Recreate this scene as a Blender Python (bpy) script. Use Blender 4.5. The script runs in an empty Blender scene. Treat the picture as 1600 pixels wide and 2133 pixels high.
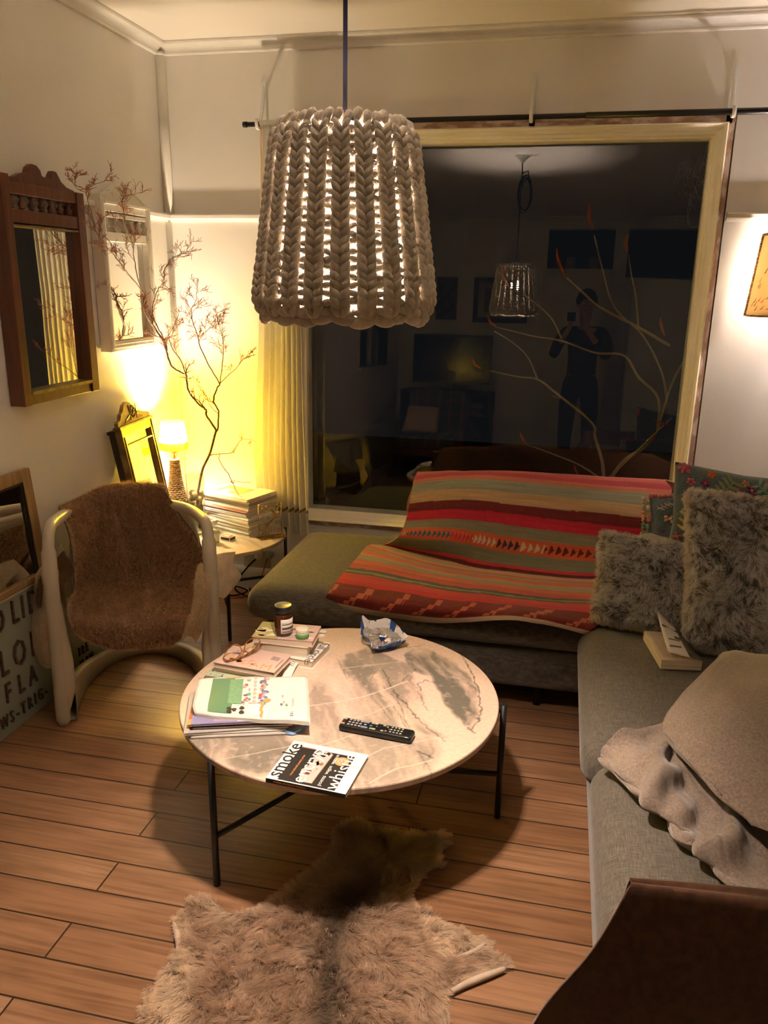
import bpy, bmesh, math, random
import numpy as np
from mathutils import Matrix, Vector, Euler
random.seed(7); RNG = np.random.default_rng(7)
sc = bpy.context.scene
COL = sc.collection
PI = math.pi
# ---------------------------------------------------------------- camera
H = 1.60; F = 1669.2
yaw, pit, roll = math.radians(12.232), math.radians(16.149), math.radians(-0.841)
cy, sy = math.cos(yaw), math.sin(yaw)
fw = np.array([-sy*math.cos(pit), cy*math.cos(pit), -math.sin(pit)])
rt = np.array([cy, sy, 0.0]); dn = np.cross(fw, rt)
cr, sr = math.cos(roll), math.sin(roll)
rt2 = rt*cr + dn*sr; dn2 = -rt*sr + dn*cr
MC = np.array([rt2, dn2, fw]); CP = np.array([0, 0, H])
cam = bpy.data.cameras.new('camera'); co = bpy.data.objects.new('camera', cam); COL.objects.link(co)
m = Matrix.Identity(4)
for i in range(3):
    m[i][0] = rt2[i]; m[i][1] = -dn2[i]; m[i][2] = -fw[i]; m[i][3] = CP[i]
co.matrix_world = m
cam.sensor_fit = 'VERTICAL'; cam.sensor_height = 24; cam.lens = F/2133*24; cam.clip_start = 0.02
sc.camera = co
# ---------------------------------------------------------------- world, view, lamps
w = bpy.data.worlds.new('night'); sc.world = w; w.use_nodes = True
w.node_tree.nodes['Background'].inputs[0].default_value = (0.3, 0.32, 0.4, 1)
w.node_tree.nodes['Background'].inputs[1].default_value = 0.004
sc.view_settings.view_transform = 'Standard'; sc.view_settings.look = 'None'
sc.view_settings.gamma = 1; sc.view_settings.use_curve_mapping = False
sc.view_settings.exposure = 2.1
sc.cycles.max_bounces = 10; sc.cycles.transparent_max_bounces = 24
sc.cycles.sample_clamp_indirect = 6
sc.cycles.use_denoising = True
PENDANT_W, CORNER_W, SCONCE_W = 102.0, 78.0, 250.0
PENDANT_C, CORNER_C, SCONCE_C = (1, .79, .66), (1, .83, .66), (1, .83, .76)
def lamp(name, loc, watts, col, r):
    l = bpy.data.lights.new(name, 'POINT'); l.energy = watts; l.color = col; l.shadow_soft_size = r
    o = bpy.data.objects.new(name, l); o.location = loc; COL.objects.link(o); return o
# ---------------------------------------------------------------- measuring: a sight line through photo point (u,v) met with a plane of the room
def ray(u, v): return MC.T @ np.array([(u-800)/F, (v-1066.5)/F, 1.0])
def pz(u, v, z): r = ray(u, v); return CP + r*(z-H)/r[2]
def py(u, v, y): r = ray(u, v); return CP + r*y/r[1]
def px(u, v, x): r = ray(u, v); return CP + r*x/r[0]
XL, XR, YB, YF, ZC = -1.905, 1.75, 3.775, -1.30, 2.615
# ---------------------------------------------------------------- materials
def newmat(name):
    m = bpy.data.materials.new(name); m.use_nodes = True
    nt = m.node_tree; return m, nt, nt.nodes['Principled BSDF']
def c4(c): return (c[0], c[1], c[2], 1)
def N(nt, t, **k):
    n = nt.nodes.new(t)
    for a, b in k.items():
        if a in n.inputs.keys() if hasattr(n.inputs, 'keys') else False: n.inputs[a].default_value = b
        else: setattr(n, a, b)
    return n
def coords(nt, stretch=(1, 1, 1), rot=(0, 0, 0)):
    tc = nt.nodes.new('ShaderNodeTexCoord'); mp = nt.nodes.new('ShaderNodeMapping')
    nt.links.new(tc.outputs['Object'], mp.inputs[0]); mp.inputs['Scale'].default_value = stretch
    mp.inputs['Rotation'].default_value = rot
    return mp.outputs[0]
def mat(name, col, rough=.6, col2=None, scale=12, detail=4, bump=0, bscale=None, bstretch=None, metal=0, stretch=(1, 1, 1), lo=.35, hi=.65,
        spec=.5, sheen=0, attr=None, trans=0, ior=1.45, alpha=1, emit=None, estr=0, coat=0, bdist=.002, rvar=0):
    m, nt, b = newmat(name); L = nt.links
    b.inputs['Base Color'].default_value = c4(col); b.inputs['Roughness'].default_value = rough
    b.inputs['Metallic'].default_value = metal; b.inputs['IOR'].default_value = ior
    b.inputs['Specular IOR Level'].default_value = spec
    b.inputs['Transmission Weight'].default_value = trans; b.inputs['Sheen Weight'].default_value = sheen
    b.inputs['Coat Weight'].default_value = coat
    if emit: b.inputs['Emission Color'].default_value = c4(emit); b.inputs['Emission Strength'].default_value = estr
    v = coords(nt, stretch)
    src = None
    if attr:
        a = nt.nodes.new('ShaderNodeAttribute'); a.attribute_name = attr; src = a.outputs['Color']
        L.new(src, b.inputs['Base Color'])
    if col2 is not None or attr:
        n = nt.nodes.new('ShaderNodeTexNoise'); n.inputs['Scale'].default_value = scale; n.inputs['Detail'].default_value = detail
        L.new(v, n.inputs['Vector'])
        r = nt.nodes.new('ShaderNodeValToRGB'); r.color_ramp.elements[0].position = lo; r.color_ramp.elements[1].position = hi
        L.new(n.outputs['Fac'], r.inputs[0])
        if attr:
            k = col2 if col2 is not None else (.85, .85, .85)
            r.color_ramp.elements[0].color = c4(k); r.color_ramp.elements[1].color = (1, 1, 1, 1)
            mx = nt.nodes.new('ShaderNodeMix'); mx.data_type = 'RGBA'; mx.blend_type = 'MULTIPLY'; mx.inputs[0].default_value = 1
            L.new(src, mx.inputs[6]); L.new(r.outputs[0], mx.inputs[7]); L.new(mx.outputs[2], b.inputs['Base Color'])
        else:
            r.color_ramp.elements[0].color = c4(col2); r.color_ramp.elements[1].color = c4(col)
            L.new(r.outputs[0], b.inputs['Base Color'])
    if bump:
        v2 = coords(nt, bstretch or stretch)
        n = nt.nodes.new('ShaderNodeTexNoise'); n.inputs['Scale'].default_value = bscale or scale*4; n.inputs['Detail'].default_value = 3
        L.new(v2, n.inputs['Vector'])
        bp = nt.nodes.new('ShaderNodeBump'); bp.inputs['Strength'].default_value = bump; bp.inputs['Distance'].default_value = bdist
        L.new(n.outputs['Fac'], bp.inputs['Height']); L.new(bp.outputs[0], b.inputs['Normal'])
    return m
def weave(name, colA, colB, size=900, rough=.9, bump=.35):
    """linen weave: two crossed stretched noises"""
    m, nt, b = newmat(name); L = nt.links
    b.inputs['Roughness'].default_value = rough; b.inputs['Sheen Weight'].default_value = .25; b.inputs['Specular IOR Level'].default_value = .2
    outs = []
    for st in ((1, .06, 1), (.06, 1, .06)):
        n = nt.nodes.new('ShaderNodeTexNoise'); n.inputs['Scale'].default_value = size; n.inputs['Detail'].default_value = 2
        L.new(coords(nt, st), n.inputs['Vector']); outs.append(n.outputs['Fac'])
    mm = nt.nodes.new('ShaderNodeMath'); mm.operation = 'ADD'; L.new(outs[0], mm.inputs[0]); L.new(outs[1], mm.inputs[1])
    r = nt.nodes.new('ShaderNodeValToRGB'); r.color_ramp.elements[0].position = .42; r.color_ramp.elements[1].position = .62
    mh = nt.nodes.new('ShaderNodeMath'); mh.operation = 'MULTIPLY'; mh.inputs[1].default_value = .5; L.new(mm.outputs[0], mh.inputs[0])
    L.new(mh.outputs[0], r.inputs[0]); r.color_ramp.elements[0].color = c4(colA); r.color_ramp.elements[1].color = c4(colB)
    L.new(r.outputs[0], b.inputs['Base Color'])
    bp = nt.nodes.new('ShaderNodeBump'); bp.inputs['Strength'].default_value = bump; bp.inputs['Distance'].default_value = .001
    L.new(mh.outputs[0], bp.inputs['Height']); L.new(bp.outputs[0], b.inputs['Normal'])
    return m
def wood(name, a, b_, scale=6, axis=0, rough=.5, spec=.5):
    st = [14, 14, 14]; st[axis] = .8
    return mat(name, a, rough, b_, scale=scale, detail=6, stretch=tuple(st), bump=.15, bscale=scale*2, lo=.3, hi=.7, spec=spec)
M = {}
M['wall'] = mat('wall_paint', (.86, .835, .79), .55, (.83, .80, .75), scale=1.2, bump=.12, bscale=55, bdist=.004)
M['ceiling'] = mat('ceiling_paint', (.86, .81, .73), .7, (.81, .75, .67), scale=.8, bump=.1, bscale=5, bdist=.02)
M['trim'] = mat('white_trim', (.80, .77, .71), .4, (.74, .70, .64), scale=8, bump=.1, bscale=30)
M['cream'] = mat('cream_gloss', (.98, .93, .80), .4, (.95, .89, .74), scale=9, bump=.1, bscale=40)
M['raw'] = mat('stripped_wood', (.42, .27, .19), .8, (.70, .56, .48), scale=14, stretch=(3, 3, 1), bump=.4, bscale=40, lo=.42, hi=.55)
M['rawh'] = mat('stripped_wood_h', (.42, .27, .19), .8, (.70, .56, .48), scale=14, stretch=(1, 3, 3), bump=.4, bscale=40, lo=.42, hi=.55)
M['black'] = mat('black_metal', (.012, .012, .013), .38, bump=.05, bscale=300)
M['dark'] = mat('dark_gap', (.01, .008, .007), .9)
M['brass'] = mat('aged_brass', (.55, .38, .13), .35, (.3, .2, .07), metal=1, scale=60)
M['glossy_cream'] = mat('fibreglass', (.66, .60, .48), .28, (.60, .54, .42), scale=5, coat=.3)
M['linen'] = weave('charcoal_linen', (.066, .058, .046), (.150, .132, .106), 620)
M['white'] = mat('white_plastic', (.8, .8, .78), .35)
M['paper'] = mat('paper', (.78, .74, .66), .7, (.70, .66, .58), scale=30)
M['pages'] = mat('page_edges', (.76, .66, .50), .8, (.58, .48, .36), scale=300, stretch=(.02, .02, 1))
M['mirror'] = mat('mirror_silver', (.80, .80, .76), .015, metal=1)
M['ink'] = mat('black_ink', (.015, .013, .012), .5)
def sheer(name, col, tr, rough=.9):
    m, nt, b = newmat(name); L = nt.links
    b.inputs['Base Color'].default_value = c4(col); b.inputs['Roughness'].default_value = rough
    tl = nt.nodes.new('ShaderNodeBsdfTranslucent'); tl.inputs[0].default_value = c4(col)
    tp = nt.nodes.new('ShaderNodeBsdfTransparent')
    m1 = nt.nodes.new('ShaderNodeMixShader'); m1.inputs[0].default_value = .45
    L.new(b.outputs[0], m1.inputs[1]); L.new(tl.outputs[0], m1.inputs[2])
    n = nt.nodes.new('ShaderNodeTexNoise'); n.inputs['Scale'].default_value = 300; L.new(coords(nt, (1, 1, .15)), n.inputs['Vector'])
    mm = nt.nodes.new('ShaderNodeMath'); mm.operation = 'MULTIPLY'; mm.inputs[1].default_value = tr*2; L.new(n.outputs['Fac'], mm.inputs[0])
    m2 = nt.nodes.new('ShaderNodeMixShader'); L.new(mm.outputs[0], m2.inputs[0]); L.new(m1.outputs[0], m2.inputs[1]); L.new(tp.outputs[0], m2.inputs[2])
    L.new(m2.outputs[0], nt.nodes['Material Output'].inputs[0])
    return m
def clearglass(name, tint=(1, 1, 1), ior=1.45, rough=.0):
    m, nt, b = newmat(name); L = nt.links
    fr = nt.nodes.new('ShaderNodeFresnel'); geo = nt.nodes.new('ShaderNodeNewGeometry'); mr_ = nt.nodes.new('ShaderNodeMapRange'); mr_.inputs[3].default_value = ior; mr_.inputs[4].default_value = 1/ior
    L.new(geo.outputs['Backfacing'], mr_.inputs[0]); L.new(mr_.outputs[0], fr.inputs[0])
    tp = nt.nodes.new('ShaderNodeBsdfTransparent'); tp.inputs[0].default_value = c4(tint)
    gl = nt.nodes.new('ShaderNodeBsdfGlossy'); gl.inputs['Roughness'].default_value = rough
    mx = nt.nodes.new('ShaderNodeMixShader'); L.new(fr.outputs[0], mx.inputs[0]); L.new(tp.outputs[0], mx.inputs[1]); L.new(gl.outputs[0], mx.inputs[2])
    L.new(mx.outputs[0], nt.nodes['Material Output'].inputs[0]); return m
# ---------------------------------------------------------------- mesh builder
WORLD = set()
class MB:
    def __init__(s, mtx=None): s.v = []; s.f = []; s.mi = []; s.sm = []; s.M = mtx; s.cols = None
    def add(s, vs, fs, mi=0, smooth=False, M_=None):
        b = len(s.v)
        for p in vs:
            p = Vector([float(q) for q in p])
            if M_ is not None: p = M_ @ p
            if s.M is not None: p = s.M @ p
            s.v.append(tuple(p))
        for f in fs: s.f.append([b+i for i in f]); s.mi.append(mi); s.sm.append(smooth)
        return s
    def box(s, x0, x1, y0, y1, z0, z1, mi=0, M_=None):
        v = [(x, y, z) for z in (z0, z1) for y in (y0, y1) for x in (x0, x1)]
        return s.add(v, [(0, 2, 3, 1), (4, 5, 7, 6), (0, 1, 5, 4), (2, 6, 7, 3), (0, 4, 6, 2), (1, 3, 7, 5)], mi, False, M_)
    def tube(s, P, r, n=8, mi=0, closed=False, caps=True, flat=None, M_=None):
        P = [np.array(p, float) for p in P]; k = len(P)
        R = r if hasattr(r, '__len__') else [r]*k
        T = []
        for i in range(k):
            a = P[(i-1) % k] if (i > 0 or closed) else P[i]; b = P[(i+1) % k] if (i < k-1 or closed) else P[i]
            t = b-a; T.append(t/(np.linalg.norm(t)+1e-12))
        up = np.array([0, 0, 1.0]) if abs(T[0][2]) < .9 else np.array([1.0, 0, 0])
        u = np.cross(T[0], up); u /= np.linalg.norm(u); vs = []
        for i in range(k):
            u = u-(u@T[i])*T[i]; u /= np.linalg.norm(u)+1e-12; w_ = np.cross(T[i], u)
            for j in range(n):
                a = 2*PI*j/n; e = R[i] if not hasattr(R[i], '__len__') else None
                if e is None: vs.append(P[i]+u*math.cos(a)*R[i][0]+w_*math.sin(a)*R[i][1])
                else: vs.append(P[i]+(u*math.cos(a)+w_*math.sin(a))*e)
        fs = []
        for i in range(k if closed else k-1):
            for j in range(n):
                a = i*n+j; b = i*n+(j+1) % n; c = ((i+1) % k)*n+(j+1) % n; d = ((i+1) % k)*n+j
                fs.append((a, b, c, d))
        s.add(vs, fs, mi, True, M_)
        if caps and not closed:
            s.add(vs[:n], [tuple(range(n))[::-1]], mi, False, M_); s.add(vs[-n:], [tuple(range(n))], mi, False, M_)
        return s
    def lathe(s, prof, n=32, c=(0, 0, 0), mi=0, smooth=True, M_=None):
        vs = [(c[0]+r*math.cos(2*PI*j/n), c[1]+r*math.sin(2*PI*j/n), c[2]+z) for r, z in prof for j in range(n)]
        fs = [(i*n+j, i*n+(j+1) % n, (i+1)*n+(j+1) % n, (i+1)*n+j) for i in range(len(prof)-1) for j in range(n)]
        return s.add(vs, fs, mi, smooth, M_)
    def ball(s, c, r, nu=12, nv=8, mi=0, M_=None):
        r = r if hasattr(r, '__len__') else (r, r, r); vs = []; fs = []
        for i in range(nv+1):
            t = PI*i/nv
            for j in range(nu): a = 2*PI*j/nu; vs.append((c[0]+r[0]*math.sin(t)*math.cos(a), c[1]+r[1]*math.sin(t)*math.sin(a), c[2]+r[2]*math.cos(t)))
        for i in range(nv):
            for j in range(nu): fs.append((i*nu+j, (i+1)*nu+j, (i+1)*nu+(j+1) % nu, i*nu+(j+1) % nu))
        return s.add(vs, fs, mi, True, M_)
    def prism(s, out, z0, z1, mi=0, M_=None, smooth=False):
        n = len(out); vs = [(p[0], p[1], z0) for p in out]+[(p[0], p[1], z1) for p in out]
        s.add(vs, [(i, (i+1) % n, n+(i+1) % n, n+i) for i in range(n)], mi, smooth, M_)
        return s.add(vs, [tuple(range(n))[::-1], tuple(range(n, 2*n))], mi, False, M_)
    def grid(s, P, mi=0, smooth=True, M_=None, wrap=False):
        a, b = len(P), len(P[0]); vs = [p for r in P for p in r]
        fs = [(i*b+j, i*b+(j+1) % b, (i+1)*b+(j+1) % b, (i+1)*b+j) for i in range(a-1) for j in range(b if wrap else b-1)]
        return s.add(vs, fs, mi, smooth, M_)
    def text(s, t, size, M_, mi=0, ext=.0003, sx=1, align='LEFT'):
        cu = bpy.data.curves.new('t', 'FONT'); cu.body = t; cu.size = size; cu.extrude = ext; cu.resolution_u = 2; cu.align_x = align
        o = bpy.data.objects.new('t', cu); COL.objects.link(o)
        me = bpy.data.meshes.new_from_object(o.evaluated_get(bpy.context.evaluated_depsgraph_get()))
        vs = [(v.co.x*sx, v.co.y, v.co.z) for v in me.vertices]; fs = [tuple(p.vertices) for p in me.polygons]
        bpy.data.objects.remove(o); bpy.data.curves.remove(cu); bpy.data.meshes.remove(me)
        return s.add(vs, fs, mi, False, M_)
    def build(s, name, mats, parent=None, bevel=0, seg=2, solid=0, sub=0, smooth=None, off=0, flip=False):
        me = bpy.data.meshes.new(name); me.from_pydata(s.v, [], s.f); me.update()
        mats = mats if isinstance(mats, (list, tuple)) else [mats]
        for q in mats: me.materials.append(M[q] if isinstance(q, str) else q)
        me.polygons.foreach_set('material_index', s.mi)
        me.polygons.foreach_set('use_smooth', s.sm if smooth is None else [smooth]*len(s.f))
        if s.cols is not None:
            a = me.color_attributes.new('col', 'FLOAT_COLOR', 'POINT'); c = np.ones((len(s.v), 4), np.float32); c[:, :3] = s.cols; a.data.foreach_set('color', c.ravel())
        bm = bmesh.new(); bm.from_mesh(me)
        if s.cols is None: bmesh.ops.remove_doubles(bm, verts=bm.verts, dist=1e-6)
        if flip: bmesh.ops.reverse_faces(bm, faces=bm.faces)
        elif not solid or s.cols is None: bmesh.ops.recalc_face_normals(bm, faces=bm.faces)
        bm.to_mesh(me); bm.free()
        o = bpy.data.objects.new(name, me); COL.objects.link(o)
        if parent is not None:
            o.parent = parent
            if parent.name in WORLD: o.matrix_parent_inverse = parent_inv(parent); WORLD.add(o.name)
        if solid: q = o.modifiers.new('s', 'SOLIDIFY'); q.thickness = solid; q.offset = off
        if bevel: q = o.modifiers.new('b', 'BEVEL'); q.width = bevel; q.segments = seg; q.limit_method = 'ANGLE'; q.angle_limit = .6
        if sub: q = o.modifiers.new('d', 'SUBSURF'); q.levels = sub; q.render_levels = sub
        return o
def parent_inv(p):
    if p.type != 'EMPTY': return Matrix.Identity(4)
    t = Matrix.Identity(4)
    while p is not None:
        t = Matrix.Translation(p.location) @ t if p.type == 'EMPTY' else t
        p = p.parent
    return t.inverted()
def tag(o, label, cat, group=None, kind=None):
    o['label'] = label; o['category'] = cat
    if group: o['group'] = group
    if kind: o['kind'] = kind
    return o
def thing(name, label, cat, loc, rotz=0, group=None, world=True):
    o = bpy.data.objects.new(name, None); COL.objects.link(o); o.location = [float(q) for q in loc]; o.rotation_euler = (0, 0, rotz); o.empty_display_size = .05
    if world: WORLD.add(o.name)
    return tag(o, label, cat, group)
def struct(o): o['kind'] = 'structure'; return o
def dup(root, loc, rotz, label=None, group=None, rot=None):
    r = root.copy(); COL.objects.link(r); r.location = [float(q) for q in loc]; r.rotation_euler = rot or (0, 0, rotz)
    if label: r['label'] = label
    if group: r['group'] = group
    for ch in list(root.children):
        c = ch.copy(); COL.objects.link(c); c.parent = r
        for g in list(ch.children): d = g.copy(); COL.objects.link(d); d.parent = c
    return r
def cr_(P, n):
    """Catmull-Rom resample of the rows of P (k x ... x 3) to n samples"""
    P = np.array(P, float); k = len(P); out = []
    for i in range(n):
        t = i/(n-1)*(k-1); a = min(int(t), k-2); f = t-a
        p0, p1, p2, p3 = P[max(a-1, 0)], P[a], P[a+1], P[min(a+2, k-1)]
        out.append(.5*((2*p1)+(-p0+p2)*f+(2*p0-5*p1+4*p2-p3)*f*f+(-p0+3*p1-3*p2+p3)*f**3))
    return np.array(out)
def patch(rows, nu, nv):
    """rows of equally many 3D control points -> smooth nv x nu grid"""
    R = np.array([cr_(np.array(r), nu) for r in rows]); return cr_(R, nv)
def fbm(x, y, s=1.0, oct_=4, seed=0):
    """value noise fbm on arrays"""
    r = np.random.default_rng(seed); T = r.random((256, 256)); out = 0; a = .5; tot = 0
    for o in range(oct_):
        X = np.asarray(x)*s*2**o+17.3*o; Y = np.asarray(y)*s*2**o+5.1*o
        xi = np.floor(X).astype(int); yi = np.floor(Y).astype(int); fx = X-xi; fy = Y-yi; fx = fx*fx*(3-2*fx); fy = fy*fy*(3-2*fy)
        g = lambda i, j: T[(xi+i) % 256, (yi+j) % 256]
        out = out+a*((g(0, 0)*(1-fx)+g(1, 0)*fx)*(1-fy)+(g(0, 1)*(1-fx)+g(1, 1)*fx)*fy); tot += a; a *= .5
    return out/tot
def gnorm(G):
    du = np.gradient(G, axis=1); dv = np.gradient(G, axis=0); n = np.cross(du, dv); return n/(np.linalg.norm(n, axis=2, keepdims=True)+1e-9)
def sample_grid(G, n, rng=RNG):
    """n random points on a grid surface, area weighted -> pts, normals, uv"""
    a, b = G.shape[:2]; Nn = gnorm(G)
    ar = np.linalg.norm(np.cross(G[1:, :-1]-G[:-1, :-1], G[:-1, 1:]-G[:-1, :-1]), axis=2).ravel(); ar /= ar.sum()
    k = rng.choice(len(ar), n, p=ar); i = k//(b-1); j = k % (b-1); fu = rng.random(n); fv = rng.random(n)
    w4 = [((1-fv)*(1-fu)), ((1-fv)*fu), (fv*(1-fu)), fv*fu]; idx = [(i, j), (i, j+1), (i+1, j), (i+1, j+1)]
    P = sum(w_[:, None]*G[q] for w_, q in zip(w4, idx)); Q = sum(w_[:, None]*Nn[q] for w_, q in zip(w4, idx))
    return P, Q/(np.linalg.norm(Q, axis=1, keepdims=True)+1e-9), (j+fu)/(b-1), (i+fv)/(a-1)
HAIR = None
def hairmat():
    m, nt, b = newmat('fur_strands'); a = nt.nodes.new('ShaderNodeAttribute'); a.attribute_name = 'col'
    nt.links.new(a.outputs['Color'], b.inputs['Base Color']); b.inputs['Roughness'].default_value = .55; b.inputs['Specular IOR Level'].default_value = .3
    tl = nt.nodes.new('ShaderNodeBsdfTranslucent'); nt.links.new(a.outputs['Color'], tl.inputs[0])
    mx = nt.nodes.new('ShaderNodeMixShader'); mx.inputs[0].default_value = .45
    nt.links.new(b.outputs[0], mx.inputs[1]); nt.links.new(tl.outputs[0], mx.inputs[2]); nt.links.new(mx.outputs[0], nt.nodes['Material Output'].inputs[0])
    return m
def fur(name, parent, P, D, length, cols, rad=.0004, seg=4, bend=None, tipcol=None, curl=.15, rng=RNG):
    """strands as hair curves: roots P, directions D; bend = vector the tips droop to"""
    global HAIR
    if HAIR is None: HAIR = hairmat()
    n = len(P); length = np.broadcast_to(np.asarray(length, float), (n,)); cd = bpy.data.hair_curves.new(name); cd.add_curves([seg]*n)
    pos = np.zeros((n, seg, 3)); col = np.ones((n, seg, 4), np.float32); R = np.zeros((n, seg))
    jit = rng.normal(size=(n, 3))*curl
    for k in range(seg):
        t = k/(seg-1); d = D+jit*t
        if bend is not None: d = d+bend*t
        d = d/(np.linalg.norm(d, axis=1, keepdims=True)+1e-9)
        pos[:, k] = P if k == 0 else pos[:, k-1]+d*(length/(seg-1))[:, None]
        R[:, k] = rad*(1-.8*t); c = cols if tipcol is None else cols*(1-t)+tipcol*t; col[:, k, :3] = c
    cd.points.foreach_set('position', pos.ravel().astype(np.float32))
    ra = cd.attributes.get('radius') or cd.attributes.new('radius', 'FLOAT', 'POINT'); ra.data.foreach_set('value', R.ravel().astype(np.float32))
    ca = cd.attributes.new('col', 'FLOAT_COLOR', 'POINT'); ca.data.foreach_set('color', col.ravel())
    cd.materials.append(HAIR); o = bpy.data.objects.new(name, cd); COL.objects.link(o)
    if parent is not None:
        o.parent = parent
        if parent.name in WORLD: o.matrix_parent_inverse = parent_inv(parent)
    return o
def inpoly(x, y, poly):
    x = np.asarray(x); y = np.asarray(y); r = np.zeros(x.shape, bool); n = len(poly)
    for i in range(n):
        x1, y1 = poly[i][0], poly[i][1]; x2, y2 = poly[(i+1) % n][0], poly[(i+1) % n][1]
        c = ((y1 > y) != (y2 > y)) & (x < (x2-x1)*(y-y1)/(y2-y1+1e-12)+x1); r ^= c
    return r
def polydist(x, y, poly, closed=True):
    d = np.full(np.shape(x), 1e9); n = len(poly)
    for i in range(n if closed else n-1):
        a = np.array(poly[i][:2], float); b = np.array(poly[(i+1) % n][:2], float); ab = b-a
        t = np.clip(((x-a[0])*ab[0]+(y-a[1])*ab[1])/(ab@ab+1e-12), 0, 1)
        d = np.minimum(d, np.hypot(x-a[0]-t*ab[0], y-a[1]-t*ab[1]))
    return d
def smoothpoly(P, n=200):
    P = np.array(P, float); k = len(P); Q = np.vstack([P[-1:], P, P[:2]]); out = []
    for i in range(n):
        t = i/n*k; a = int(t); f = t-a; p0, p1, p2, p3 = Q[a], Q[a+1], Q[a+2], Q[(a+3)] if a+3 < len(Q) else Q[2]
        out.append(.5*((2*p1)+(-p0+p2)*f+(2*p0-5*p1+4*p2-p3)*f*f+(-p0+3*p1-3*p2+p3)*f**3))
    return np.array(out)
def basis(o, ex, ey, ez=None):
    """matrix whose columns are unit ex, ey and their normal, at o"""
    ex = Vector([float(q) for q in ex]).normalized(); ey = Vector([float(q) for q in ey]); ey = (ey-ex*ey.dot(ex)).normalized(); ez = ex.cross(ey)
    m_ = Matrix.Identity(4)
    for i in range(3): m_[i][0] = ex[i]; m_[i][1] = ey[i]; m_[i][2] = ez[i]; m_[i][3] = float(o[i])
    return m_
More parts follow.
